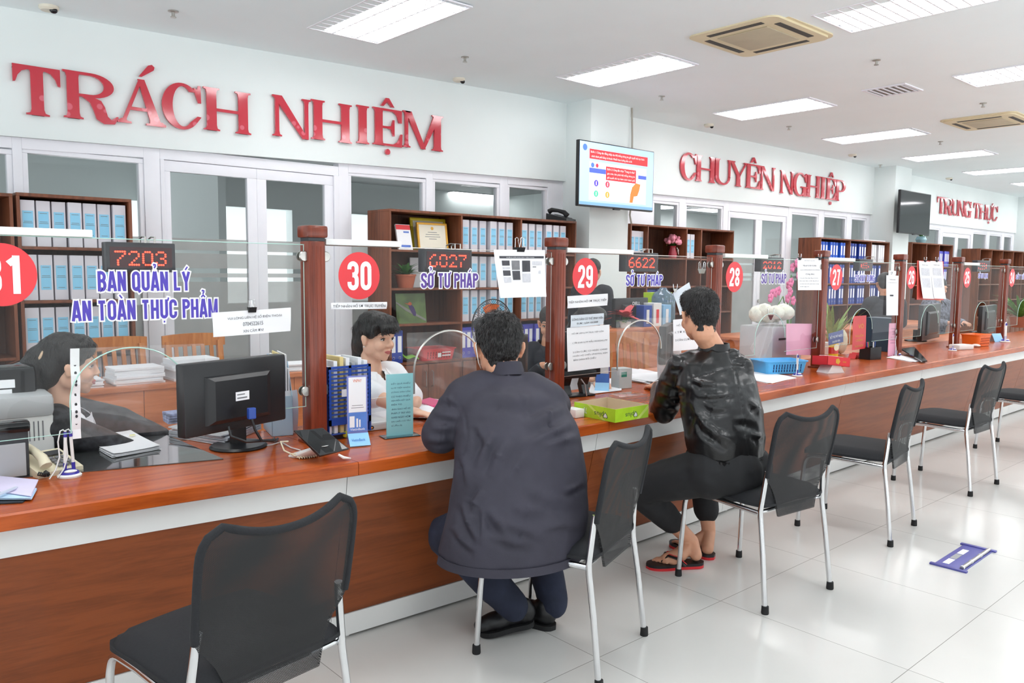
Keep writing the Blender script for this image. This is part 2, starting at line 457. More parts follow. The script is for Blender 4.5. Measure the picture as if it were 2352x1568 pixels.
# ================================================================ the room
ZC = 3.33
MOD = 7.77
WY = 6.5
def zceil(x): return ZC-0.026*max(0.0, 6.0-x)
b = MB().sheet(lambda u, v: (-3+u*29, -3+v*14.5, 0.0), 1, 1)
struct('floor', b, M_floor)
b = MB()
for x0, x1 in ((-3, 6.0), (6.0, 26)):
    b.add([(x0, -3, zceil(x0)), (x0, WY+0.2, zceil(x0)), (x1, WY+0.2, zceil(x1)), (x1, -3, zceil(x1)),
           (x0, -3, zceil(x0)+.1), (x0, WY+0.2, zceil(x0)+.1), (x1, WY+0.2, zceil(x1)+.1), (x1, -3, zceil(x1)+.1)],
          [(0, 1, 2, 3), (7, 6, 5, 4), (0, 3, 7, 4), (1, 0, 4, 5), (2, 1, 5, 6), (3, 2, 6, 7)])
struct('ceiling', b, M_ceil)

def hz(k, x):
    if k == 0: return 2.335+0.0235*(x-1.0)
    if k == 1: return 2.436+0.0106*(x-8.17)
    return 2.462
# header wall above the glazing, one run, with the soffit under it
b = MB()
for k, (xa, xb) in enumerate(((-3.0, 6.56), (7.1, 14.33), (14.9, 22.1))):
    n = 4
    for i in range(n):
        x0 = xa+(xb-xa)*i/n; x1 = xa+(xb-xa)*(i+1)/n
        z0, z1 = hz(k, x0), hz(k, x1)
        b.add([(x0, WY, z0), (x1, WY, z1), (x1, WY, ZC+.05), (x0, WY, ZC+.05), (x0, WY+.2, z0), (x1, WY+.2, z1), (x1, WY+.2, ZC+.05), (x0, WY+.2, ZC+.05)],
              [(0, 1, 2, 3), (5, 4, 7, 6), (1, 0, 4, 5), (2, 1, 5, 6), (3, 2, 6, 7), (0, 3, 7, 4)])
struct('wall_back', b, M_wall)
for k in range(3):
    x0 = 6.55+MOD*k
    b = MB().box(x0, x0+0.66, 6.12, WY+.25, 0, ZC+.04, 0.006)
    o = struct('trim_%d' % (k+1), b, M_wall, smooth=35)
b = MB().box(25.9, 26.0, -3, 11, 0, 3.4)
struct('wall_right', b, M_wall)

# glazing modules: three bays of white framed glass with a double door in each
FR = [(-1.0, -0.92), (0.25, 0.32), (1.12, 1.18), (1.99, 2.11)]
wi = 0
def pane_window(n, x0, x1, z0, z1, band, open_z=None):
    w = MB()
    f = 0.035
    w.box(x0, x1, WY+.05, WY+.11, z1-f, z1, 0.004); w.box(x0, x1, WY+.05, WY+.11, z0, z0+f, 0.004)
    w.box(x0, x0+f, WY+.05, WY+.11, z0+f, z1-f, 0.004); w.box(x1-f, x1, WY+.05, WY+.11, z0+f, z1-f, 0.004)
    o = struct('window_%d' % n, w, M_white)
    obj('window_pane', MB().box(x0+f, x1-f, WY+.075, WY+.083, z0+f, z1-f), G_win, o)
    for za, zb in band:
        obj('frosted_band', MB().box(x0+f, x1-f, WY+.070, WY+.0745, za, zb), G_frost, o)
BANDS = ((0.60, 1.33), (1.365, 1.40), (1.44, 1.56), (1.585, 1.68))
for k in range(3):
    ox = MOD*k
    mull = MB()
    spans = [(1.18, 1.99), (3.77, 4.64), (4.72, 5.60), (5.71, 6.31)] if k == 0 else ([(0.42, 0.97), (1.11, 1.99), (3.85, 4.70), (4.88, 5.68), (5.86, 6.42)] if k == 1 else [(1.18, 1.99), (3.85, 4.70), (4.88, 5.68), (5.86, 6.42)])
    if k == 0: spans = [(-2.9, -0.9), (-0.82, 0.2), (0.27, 1.12)]+spans
    if k == 2: spans = [(0.2, 1.1)]+spans
    for a, c in spans:
        wi += 1
        zt = hz(k, (a+c)/2+ox)-0.075
        pane_window(wi, a+ox, c+ox, 0.12, zt, BANDS)
    # posts between the panes and the rail under the header
    last = -3.0 if k == 0 else -0.6
    edges = sorted(spans+[(2.11, 3.67 if k == 0 else 3.76)])
    for a, c in edges:
        if a-last > 0.01: mull.box(last+ox, a+ox, WY+.04, WY+.14, 0, hz(k, a+ox)+.01, 0.004)
        last = c
    mull.box(last+ox, 6.56+ox, WY+.04, WY+.14, 0, hz(k, 6.4+ox)+.01, 0.004)
    for a, c in spans:
        xm = (a+c)/2
        mull.add([(a+ox, WY+.04, hz(k, a+ox)-.075), (c+ox, WY+.04, hz(k, c+ox)-.075), (c+ox, WY+.04, hz(k, c+ox)+.01), (a+ox, WY+.04, hz(k, a+ox)+.01),
                  (a+ox, WY+.14, hz(k, a+ox)-.075), (c+ox, WY+.14, hz(k, c+ox)-.075), (c+ox, WY+.14, hz(k, c+ox)+.01), (a+ox, WY+.14, hz(k, a+ox)+.01)],
                 [(0, 1, 2, 3), (5, 4, 7, 6), (1, 0, 4, 5), (3, 2, 6, 7), (0, 3, 7, 4), (2, 1, 5, 6)])
        mull.box(a+ox, c+ox, WY+.05, WY+.12, 0, 0.12)
    struct('trim_%d' % (4+k), mull, M_white, smooth=35)
    # double door
    dx0, dx1 = 2.11+ox, (3.67 if k == 0 else 3.76)+ox
    zt = 2.285 if k == 0 else 2.32
    d = MB()
    d.box(dx0, dx1, WY+.045, WY+.13, zt, hz(k, dx0)+.01, 0.004)
    d.box(dx0, dx0+.03, WY+.035, WY+.13, 0, zt, 0.004); d.box(dx1-.05, dx1, WY+.035, WY+.13, 0, zt, 0.004)
    o = struct('door_%d' % (k+1), d, M_white)
    mid = (dx0+dx1)/2+0.01
    for li, (a, c) in enumerate(((dx0+.03, mid), (mid, dx1-.05))):
        w = 0.085; zl = zt-0.003
        lf = MB()
        lf.box(a, c, WY+.055, WY+.10, zl-.085, zl, 0.004); lf.box(a, c, WY+.055, WY+.10, 0.01, 0.16, 0.004)
        lf.box(a, a+w*.6 if li == 0 else a+w, WY+.055, WY+.10, 0.16, zl-.085, 0.004); lf.box(c-w, c, WY+.055, WY+.10, .16, zl-.085, 0.004)
        leaf = obj('door_leaf', lf, M_white, o)
        ga = a+(w*.6 if li == 0 else w)
        obj('door_pane', MB().box(ga, c-w, WY+.074, WY+.081, .16, zl-.085), G_win, leaf)
        for za, zb in BANDS:
            obj('frosted_band', MB().box(ga, c-w, WY+.069, WY+.0735, max(za, .16), zb), G_frost, leaf)
    hd = MB().lathe([(0.0, 0), (.025, 0), (.028, .01), (.025, .025), (0.0, .027)], 16, frame((mid+.045, WY+.055, 1.02), (1, 0, 0), (0, 0, 1)))
    obj('door_knob', hd, M_steel, o)
# the room behind the glass
M_back = mat('back_room_ceiling', (150, 152, 152), 0.9, vary=0.02)  # grey stands for the unlit room, shade put into the colour
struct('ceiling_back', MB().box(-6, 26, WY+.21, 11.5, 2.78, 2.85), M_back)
b = MB()
zz = ((0, 0.9), (2.35, 2.8))
b.box(-6, 26, 11.0, 11.2, 0, 0.95); b.box(-6, 26, 11.0, 11.2, 2.3, 2.8)
x = -6.0
while x < 26:
    b.box(x, x+0.55, 11.0, 11.2, 0.95, 2.3); x += 1.9
struct('wall_back_room', b, M_wall)
b = MB().box(3.25, 3.33, 8.3, 11.0, 0, 2.78); b.box(9.6, 9.7, 7.6, 11, 0, 2.78); b.box(16.6, 16.7, 7.6, 11, 0, 2.78)
struct('wall_partition', b, M_wall)

# ---------------------------------------------------------------- serif letters
def arc(cx, cy, rx, ry, a0, a1, n=22):
    return [(cx+rx*math.cos(math.radians(a0+(a1-a0)*i/n)), cy+ry*math.sin(math.radians(a0+(a1-a0)*i/n))) for i in range(n+1)]
def strip(o, i):
    return [[o[k], o[k+1], i[k+1], i[k]] for k in range(len(o)-1)]
def stem(xc, t, e=0.075, y0=0.0, y1=1.0, h=0.06):
    a, c = xc-t/2, xc+t/2; P = [[(a, y0), (c, y0), (c, y1), (a, y1)]]
    for yy, s in ((y0, 1), (y1, -1)):
        P.append([(a-e, yy), (c+e, yy), (c+e, yy+s*h*.6), (a-e, yy+s*h*.6)])
        P.append([(a-e*.8, yy+s*h*.6), (a, yy+s*h*.6), (a, yy+s*(h+.07)), (a-e*.22, yy+s*(h*.9))])
        P.append([(c+e*.8, yy+s*h*.6), (c, yy+s*h*.6), (c, yy+s*(h+.07)), (c+e*.22, yy+s*(h*.9))])
    return P
def glyph(ch, W):
    t, th, e = 0.232, 0.098, 0.07
    if ch == 'I': return stem(W/2, min(t, W*.5))
    if ch == 'T':
        P = stem(W/2, t, .1)
        P.append([(0, 1), (W, 1), (W, .915), (0, .915)])
        for s, x in ((1, 0), (-1, W)):
            P.append([(x, .93), (x+s*.3, .93), (x+s*.17, .88), (x+s*.09, .78), (x+s*.045, .65), (x, .64)])
        return P
    if ch == 'H':
        a, c = e+t/2, W-e-t/2
        return stem(a, t)+stem(c, t)+[[(a, .46), (c, .46), (c, .53), (a, .53)]]
    if ch == 'U':
        a, c = e+t/2, W-e-th/2
        P = [p for p in stem(a, t, y0=.3)[:1]]+stem(a, t, y0=.3)[4:]+stem(c, th, y0=.3)[:1]+stem(c, th, y0=.3)[4:]
        cx = (a-t/2+c+th/2)/2; ro = (c+th/2-a+t/2)/2; ci = (a+t/2+c-th/2)/2; ri = (c-th/2-a-t/2)/2
        return P+strip(arc(cx, .32, ro, .34, 180, 360), arc(ci, .32, ri, .26, 180, 360))
    if ch == 'N':
        a, c = e+th/2+.02, W-e-th/2-.02
        return [stem(a, th, e)[0]]+stem(a, th, e)[1:4]+[stem(c, th, e)[0]]+stem(c, th, e)[4:]+[[(a-th/2-e, 1), (a+.13, 1), (c+th/2, 0), (c-.10, 0)], [(a-th/2-e, 1), (a+.1, 1), (a+.1, .95), (a-th/2-e, .95)]]
    if ch == 'M':
        a, c = e+th/2, W-e-t/2
        return stem(a, th)+stem(c, t)+[[(a-th/2, 1), (a+.16, 1), (W*.56, .0), (W*.46, .0)], [(c+t/2-.02, 1), (c-t/2, 1), (W*.47, .0), (W*.53, .0)]]
    if ch == 'A':
        m = W*.48
        return [[(.09, .05), (.17, .05), (m+.05, 1), (m-.03, 1)], [(W-.33, .05), (W-.1, .05), (m+.09, 1), (m-.05, 1)],
                [(.24, .3), (W-.3, .3), (W-.34, .37), (.27, .37)], [(0, 0), (.29, 0), (.29, .04), (.2, .055), (.17, .1), (.08, .1), (0, .04)],
                [(W-.43, 0), (W, 0), (W, .04), (W-.08, .1), (W-.35, .1), (W-.35, .05), (W-.43, .04)]]
    if ch in 'CG':
        o = arc(W*.5, .5, W*.5, .53, 42, 318, 34); i = arc(W*.53, .5, W*.5-.21, .46, 50, 312, 34)
        P = strip(o, i)
        P.append([(W*.80, .96), (W*.86, .80), (W*.93, .62), (W, .62), (W*.99, 1.02), (W*.93, 1.02), (W*.9, .93)])
        if ch == 'C': P.append([o[-1], (W, .30), (W*.9, .31), i[-1]])
        else:
            P += [[(W*.74, -.01), (W*.98, -.01), (W*.98, .42), (W*.74, .42)], [(W*.58, .36), (W*1.06, .36), (W*1.06, .42), (W*.58, .42)]]
        return P
    if ch in 'RP':
        a = e+t/2; P = stem(a, t)
        bx = a+t/2; rx = W*(.93 if ch == 'R' else .98)-bx
        cy, ry = (.74, .26) if ch == 'R' else (.72, .28)
        k = .18
        P.append([(a, 1), (bx+rx*.35, 1), (bx+rx*.35, .94), (a, .94)]); P.append([(a, cy-ry), (bx+rx*.35, cy-ry), (bx+rx*.35, cy-ry+.06), (a, cy-ry+.06)])
        P += strip(arc(bx+rx*.35, cy, rx*.65, ry, -90, 90, 16), arc(bx+rx*.32, cy, rx*.65-k, ry-.06, -90, 90, 16))
        if ch == 'R':
            o = [(bx+rx*.3, .52), (bx+rx*.62, .44), (bx+rx*.72, .32), (bx+rx*.80, .12), (bx+rx*.9, .055), (W*.97, .14), (W, .14)]
            i = [(bx+rx*.1, .48), (bx+rx*.3, .38), (bx+rx*.40, .22), (bx+rx*.48, .04), (bx+rx*.7, -.05), (W*.93, -.03), (W, .11)]
            P += strip(o, i)
        return P
    if ch == 'E':
        a = e+t/2; P = stem(a, t)
        P += [[(a, 1), (W, 1), (W, .94), (a, .94)], [(a, 0), (W, 0), (W, .06), (a, .06)], [(a, .47), (W*.68, .47), (W*.68, .53), (a, .53)]]
        P += [[(W, 1), (W-.06, .66), (W-.09, .66), (W-.16, .86), (W-.3, .95)], [(W, .66), (W, 1), (W-.06, .66)], [(W, 0), (W+.02, .36), (W-.03, .36), (W-.13, .15), (W-.3, .05)],
              [(W*.74, .28), (W*.74, .72), (W*.69, .72), (W*.63, .55), (W*.5, .53), (W*.5, .47), (W*.63, .45), (W*.69, .28)]]
        return P
    if ch == 'Y':
        m = W*.5
        P = stem(m, t, y1=.5)[:4]
        P += [[(.06, .97), (.29, .97), (m+.11, .42), (m-.1, .42)], [(W-.1, .97), (W-.17, .97), (m+.0, .42), (m+.1, .42)],
              [(0, 1), (.38, 1), (.38, .95), (0, .95)], [(W-.28, 1), (W, 1), (W, .95), (W-.28, .95)]]
        return P
    return []
def letter(ch, x0, x1, zb, cap, label, accents=(), group=None, th=0.03):
    W = (x1-x0)/cap
    M = frame((x0, WY-0.002, zb), (cap, 0, 0), (0, 0, 1)) @ Matrix.Diagonal((cap, cap, 1, 1))
    mb = MB()
    for i, p in enumerate(glyph(ch, W)):
        mb.prism(p, 0.012, th+0.0001*(i % 5), M)
    o = solo('wall_letter', mb, M_letter, label, 'letter', group, smooth=None)
    for a in accents:
        q = MB(); c = W/2
        if a == 'acute': q.prism([(c-.05, 1.06), (c+.02, 1.06), (c+.28, 1.24), (c+.30, 1.31), (c+.24, 1.36), (c+.16, 1.33)], .012, th, M)
        if a == 'hat': q.prism([(c-.22, 1.06), (c-.13, 1.06), (c, 1.19), (c+.13, 1.06), (c+.22, 1.06), (c+.05, 1.29), (c-.05, 1.29)], .012, th, M)
        if a == 'dot': q.prism([(c+.08*math.cos(2*PI*j/18), -.16+.08*math.sin(2*PI*j/18)) for j in range(18)], .012, th, M)
        if a == 'horn': q.prism([(W-.1, .95), (W-.02, .9), (W+.08, .98), (W+.14, 1.1), (W+.1, 1.18), (W+.01, 1.16), (W+.03, 1.06)], .012, th, M)
        p = obj({'acute': 'acute_accent', 'hat': 'circumflex_accent', 'dot': 'dot_accent', 'horn': 'horn_accent'}[a], q, M_letter, o, None, world=True)
    return o
def word(chars, zf, cap, y_px, wname):
    seen = {}
    for ch, xa, xb, acc in chars:
        X0 = atY(xa, y_px(xa), WY).x; X1 = atY(xb, y_px(xb), WY).x
        seen[ch] = seen.get(ch, 0)+1
        tot = sum(1 for c in chars if c[0] == ch)
        which = ('letter %s' % ch) if tot == 1 else ('%s letter %s' % (ORD[seen[ch]-1], ch))
        letter(ch, X0, X1, zf(X0), cap, 'red acrylic %s of the wall word %s' % (which, wname), acc, 'red letters of the wall word '+wname)
NB = lambda x: 200+x*0.1
word([('T', 28, 137, ()), ('R', 143, 268, ()), ('A', 266, 377, ('acute',)), ('C', 369, 459, ()), ('H', 465, 572, ())], lambda X: 2.495+.036*(X-1.14), .335, lambda x: 205+.09*x, 'TRÁCH')
word([('N', 621, 712, ()), ('H', 712, 804, ()), ('I', 806, 853, ()), ('E', 853, 919, ('hat', 'dot')), ('M', 922, 1013, ())], lambda X: 2.495+.036*(X-1.14), .34, lambda x: 205+.09*x, 'NHIỆM')
word([('C', 1559, 1596, ()), ('H', 1595, 1639, ()), ('U', 1637, 1676, ()), ('Y', 1672, 1714, ()), ('E', 1711, 1743, ('hat',)), ('N', 1743, 1778, ())], lambda X: 2.665, .345, lambda x: 390, 'CHUYÊN')
word([('N', 1789, 1820, ()), ('G', 1819, 1850, ()), ('H', 1850, 1881, ()), ('I', 1880, 1896, ()), ('E', 1896, 1917, ('hat', 'dot')), ('P', 1917, 1940, ())], lambda X: 2.655, .345, lambda x: 410, 'NGHIỆP')
word([('T', 2150, 2168, ()), ('R', 2167, 2185, ()), ('U', 2184, 2199, ()), ('N', 2198, 2214, ()), ('G', 2213, 2228, ())], lambda X: 2.68, .33, lambda x: 475, 'TRUNG')
word([('T', 2234, 2248, ()), ('H', 2248, 2264, ()), ('U', 2263, 2276, ('horn', 'dot')), ('C', 2276, 2289, ())], lambda X: 2.68, .33, lambda x: 485, 'THỰC')

# ---------------------------------------------------------------- ceiling fittings
M_alu = mat('lamp_reflector', (214, 218, 224), 0.18, 0.9, vary=0.02)
def make_light():
    t = thing('ceiling_light', 'x', 'ceiling light', (0, 0, 0))
    w, l = 0.30, 0.60
    f = MB()
    for a in ((-w-.012, w+.012, -l-.012, -l), (-w-.012, w+.012, l, l+.012), (-w-.012, -w, -l, l), (w, w+.012, -l, l)):
        f.box(a[0], a[1], a[2], a[3], -0.008, 0.003)
    obj('light_frame', f, M_white, t)
    g = MB()
    for xx in (-.1, .1): g.box(xx-.006, xx+.006, -l, l, -.006, -.001)
    for i in range(1, 14): g.box(-w, w, -l+i*2*l/14-.006, -l+i*2*l/14+.006, -.006, -.0012)
    obj('louvre_grid', g, M_white, t)
    for xx in (-.2, 0, .2):
        obj('lamp_tube', MB().box(xx-.094, xx+.094, -l+.06, l-.02, -.0007, 0.001), M_lamp, t)
    r = MB().box(-w, w, -l, l, .0015, .0025)
    obj('reflector_tray', r, M_alu, t)
    return t
LP = []
for i in range(9): LP.append((3.23+2.62*i, 5.05, 0, i))
for i in range(9): LP.append((0.55+2.68*i, 2.45, 1, i))
for i in range(9): LP.append((0.55+2.68*i, -0.6, 2, i))
light0 = None
rowname = ['row along the wall of red letters', 'row over the customer chairs', 'row over the open hall floor']
for x, y, r, i in LP:
    lb = 'recessed white louvred ceiling light, %s in the %s' % (ORD[i], rowname[r])
    if light0 is None: light0 = make_light(); o = light0; o.location = (x, y, zceil(x)-.004); o['label'] = lb; o['group'] = 'recessed ceiling lights of the hall'
    else: copy_tree(light0, (x, y, zceil(x)-.004), 0, lb, 'recessed ceiling lights of the hall')
for i, (px, py) in enumerate(((102, 388), (425, 418), (893, 436), (1080, 449), (1512, 476), (1630, 484))):
    p = atZ(px, py, 2.76)
    copy_tree(light0, (p.x, p.y, 2.772), PI/2, 'louvred light on the dim ceiling behind the glass, %s from the left' % ORD[i], 'ceiling lights behind the glass')
def make_ac():
    t = thing('air_conditioner', 'x', 'air conditioner')
    w, l = 0.46, 0.42
    def rr(w, l, r, n=5):
        P = []
        for cx, cy, a in ((w-r, l-r, 0), (-w+r, l-r, 90), (-w+r, -l+r, 180), (w-r, -l+r, 270)):
            P += [(cx+r*math.cos(math.radians(a+90*i/n)), cy+r*math.sin(math.radians(a+90*i/n))) for i in range(n+1)]
        return P
    o = MB(); o.prism(rr(w, l, .09), -.012, 0.0); o.prism(rr(w-.03, l-.03, .08), -.028, -.012)
    obj('ac_panel', o, mat('ac_ivory', (222, 210, 176), 0.5, vary=0.03), t)
    obj('ac_grille', MB().box(-.24, .24, -.22, .22, -.036, -.028, .004), mat('ac_grille', (196, 186, 160), 0.7, vary=0.05, bump=.6, bscale=260), t)
    for a in ((-.25, .25, .285, .335), (-.25, .25, -.335, -.285)):
        obj('air_slot', MB().box(a[0], a[1], a[2], a[3], -.031, -.0275), mat('slot_dark', (70, 70, 66), .7), t)
    for a in ((.31, .36, -.24, .24), (-.36, -.31, -.24, .24)):
        obj('air_slot', MB().box(a[0], a[1], a[2], a[3], -.031, -.0275), mat('slot_dark', (70, 70, 66), .7), t)
    return t
ac = make_ac(); ac.location = (5.78, 3.6, ZC-.001); ac['label'] = 'ivory cassette air conditioner on the ceiling, the nearer and larger one'; ac['group'] = 'ceiling air conditioners'
copy_tree(ac, (10.97, 3.6, ZC-.001), 0, 'ivory cassette air conditioner on the ceiling, farther off at the right edge', 'ceiling air conditioners')
copy_tree(ac, (16.2, 3.6, ZC-.001), 0, 'ivory cassette air conditioner, the farthest of three on the ceiling', 'ceiling air conditioners')
vn = thing('air_vent', 'square white slatted vent in the ceiling beyond the near air conditioner', 'vent', (8.47, 3.7, ZC))
f = MB()
for a in ((-.22, .22, -.22, -.19), (-.22, .22, .19, .22), (-.22, -.19, -.19, .19), (.19, .22, -.19, .19)): f.box(a[0], a[1], a[2], a[3], -.012, -.0005)
obj('vent_frame', f, M_white, vn)
obj('vent_throat', MB().box(-.19, .19, -.19, .19, -.004, -.0005), mat('vent_dark', (120, 116, 110), .8), vn)
for i in range(6): obj('vent_slat', MB().box(-.19, .19, -.17+i*.063, -.155+i*.063, -.012, -.004), M_white, vn)
def make_sprinkler():
    b = MB().lathe([(0, 0), (.035, 0), (.035, -.006), (.012, -.012), (.012, -.035), (.02, -.04), (.02, -.045), (0, -.046)], 14)
    o = solo('sprinkler_head', b, M_steel, 'x', 'sprinkler', 'sprinkler heads on the ceiling', loc=(0, 0, 0)); return o
SP = [(1068, 122, 'over the wall between the two near lights'), (2013, 140, 'between the near air conditioner and the square vent'), (1520, 222, 'near the first grey pillar'), (1812, 291, 'past the third light of the wall row'), (2258, 238, 'in front of the farther air conditioner'), (397, -6, 'at the top edge of the photo, above the word TRÁCH'), (2022, 378, 'beside the second pillar'), (2160, 325, 'under the fourth light of the wall row')]
s0 = None
for x, y, w in SP:
    p = atZ(x, y+3, ZC-.02)
    p.z = zceil(p.x)
    lb = 'small chrome sprinkler head %s' % w
    if s0 is None: s0 = make_sprinkler(); s0.location = p; s0['label'] = lb
    else: copy_tree(s0, p, 0, lb)
def make_dome():
    t = thing('security_camera', 'x', 'security camera')
    obj('camera_base', MB().lathe([(0, 0), (.062, 0), (.062, -.018), (.05, -.03), (0, -.032)], 18), mat('dome_cream', (218, 212, 196), .4), t)
    obj('camera_lens', MB().sphere((.022, -.03, -.030), (.026, .022, .022), 12), M_blackg, t)
    return t
d0 = None
DC = [((77, 20), 'nearest, above the word TRÁCH'), ((1048, 182), 'above the end of the word NHIỆM'), ((1628, 291), 'above the word CHUYÊN'), ((1958, 359), 'above the end of the word NGHIỆP'), ((2180, 412), 'above the word TRUNG')]
for (x, y), w in DC:
    p = atZ(x, y, ZC-.03); p.y = min(p.y, 6.3); p.z = zceil(p.x)
    lb = 'small cream dome camera on the ceiling edge, %s' % w
    if d0 is None: d0 = make_dome(); d0.location = p; d0['label'] = lb; d0['group'] = 'dome cameras along the wall'
    else: copy_tree(d0, p, 0, lb, 'dome cameras along the wall')

# ---------------------------------------------------------------- televisions on the pillars
M_scr = mat('tv_screen_sky', (176, 214, 250), 0.2, vary=0.08, scale=1.5, emit=0.42)
def tv(x0, x1, z0, z1, y, label, on):
    t = thing('television', label, 'television', ((x0+x1)/2, y+.03, (z0+z1)/2))
    cx, cz = (x0+x1)/2, (z0+z1)/2; w, h = (x1-x0)/2, (z1-z0)/2
    obj('casing', MB().box(-w, w, -.025, .02, -h, h, .008), M_black, t)
    obj('back_box', MB().box(-w*.5, w*.5, .02, .06, -h*.7, h*.4, .01), M_black, t)
    obj('wall_bracket', MB().box(.0, .2, .055, .245, -.12, .12, .004), M_dark, t)
    obj('logo_bump', MB().box(-.05, .05, -.028, .0, -h-.012, -h+.002, .003), M_black, t)
    sc = obj('screen', MB().box(-w+.012, w-.012, -.0275, -.024, -h+.018, h-.012), M_scr if on else mat('tv_screen_off', (20, 21, 24), .06), t)
    return t, w, h
tv1, w, h = tv(6.09, 7.325, 2.128, 2.812, 5.85, 'lit flat television on the first pillar showing a blue slide', True)
F = frame((0, -.0285, 0), (1, 0, 0), (0, 0, 1))
def flat(name, mb, m, par, em=None): return obj(name, mb, m, par, None)
def rect(mb, x0, x1, z0, z1, zz=0.0, M=F): return mb.add([(x0, z0, zz), (x1, z0, zz), (x1, z1, zz), (x0, z1, zz)], [(0, 1, 2, 3)], M)
def scr(n, c, e=.45): return mat('slide_'+n, c, .3, vary=.02, emit=e)
scn = [c for c in tv1.children if c.name.startswith('screen')][0]
q = rect(MB(), -.44, .48, .26, .50-.02, .0); q = rect(MB(), -.44, .49, .155, .255, .0006)
flat('slide_headline', rect(MB(), -.46, .50, .16, .262, .0006), scr('red', (228, 40, 48)), scn)
q = MB(); q.text('Bước 1: Công dân đăng nhập vào Hệ thống thông tin giải quyết thủ tục hành', F, w=.88, h=.035, z=.0012)
for i, p in enumerate(q.v): p.z += .232; p.x += 0.0
q2 = MB(); q2.text('chính thành phố bằng tài khoản VNeID theo hướng dẫn trước', F, w=.66, h=.035, z=.0012)
for p in q2.v: p.z += .188; p.x -= .1
q.v, q.f = q.v+q2.v, q.f+[tuple(i+len(q.v) for i in f) for f in q2.f]
flat('slide_lettering', q, scr('white', (255, 240, 240)), scn)
flat('slide_page', rect(MB(), -.46, .48, -.27, .13, .0006), scr('page', (228, 238, 252)), scn)
flat('slide_menu_bar', rect(rect(MB(), -.46, -.20, .015, .065, .0012), .34, .48, .01, .05, .0012), scr('blue', (72, 96, 206)), scn)
flat('slide_caption', rect(MB(), -.20, .30, -.045, .10, .0018), scr('red', (228, 40, 48)), scn)
q = MB()
for i, s in enumerate(('Bước 2: Công dân chọn "Trang cá nhân"', 'góc trên, bên phải Hệ thống thông tin', 'giải quyết thủ tục hành chính thành phố')):
    r = MB().text(s, F, w=.46, h=.032, z=.0024)
    for p in r.v: p.z += .07-i*.043; p.x += .05
    q.f += [tuple(j+len(q.v) for j in f) for f in r.f]; q.v += r.v
flat('slide_lettering', q, scr('white', (255, 240, 240)), scn)
for (px, pz, cn, cc) in ((-.35, -.09, 'indigo', (84, 66, 196)), (-.17, -.09, 'rose', (226, 44, 74)), (-.35, -.2, 'mint', (64, 204, 150)), (-.17, -.2, 'amber', (250, 164, 40))):
    flat('slide_button', MB().disc(.034, frame((px, -.0297, pz), (1, 0, 0), (0, 0, 1)), 20), scr(cn, cc), scn)
    flat('slide_button_mark', rect(MB(), px-.006, px+.006, pz-.02, pz+.02, .0018), scr('white', (255, 240, 240)), scn)
flat('slide_emblem', MB().disc(.034, frame((-.53, -.0291, .27), (1, 0, 0), (0, 0, 1)), 20), scr('emblem', (70, 110, 190)), scn)
flat('slide_emblem', MB().disc(.026, frame((-.41, -.0297, .095), (1, 0, 0), (0, 0, 1)), 20), scr('emblem', (70, 110, 190)), scn)
flat('slide_emblem', MB().disc(.024, frame((-.34, -.0297, .095), (1, 0, 0), (0, 0, 1)), 6), scr('rose', (226, 44, 74)), scn)
q = MB(); q.prism([(.2, -.26), (.25, -.26), (.27, -.19), (.33, -.18), (.36, -.12), (.38, -.05), (.3, -.04), (.24, -.09), (.21, -.17)], 0, .0006, F @ Matrix.Translation((0, 0, .0014)))
flat('slide_figure', q, scr('orangeblob', (204, 124, 40)), scn)
flat('slide_footer', rect(MB(), -w+.014, w-.014, -h+.02, -h+.05, .0006), scr('foot', (120, 168, 226)), scn)
tv(14.04, 15.33, 2.15, 2.885, 5.9, 'switched off black television on the second pillar', False)
solo('television_cable', MB().tube([(7.22, 6.11, ZC-.01), (7.225, 6.1, 3.0), (7.22, 6.09, 2.7), (7.225, 6.06, 2.45), (7.20, 6.09, 2.1), (7.22, 6.08, 2.0)], .011, 8), mat('cable_grey', (170, 165, 155), .6), 'grey cable running down the pillar corner behind the lit television', 'cable')

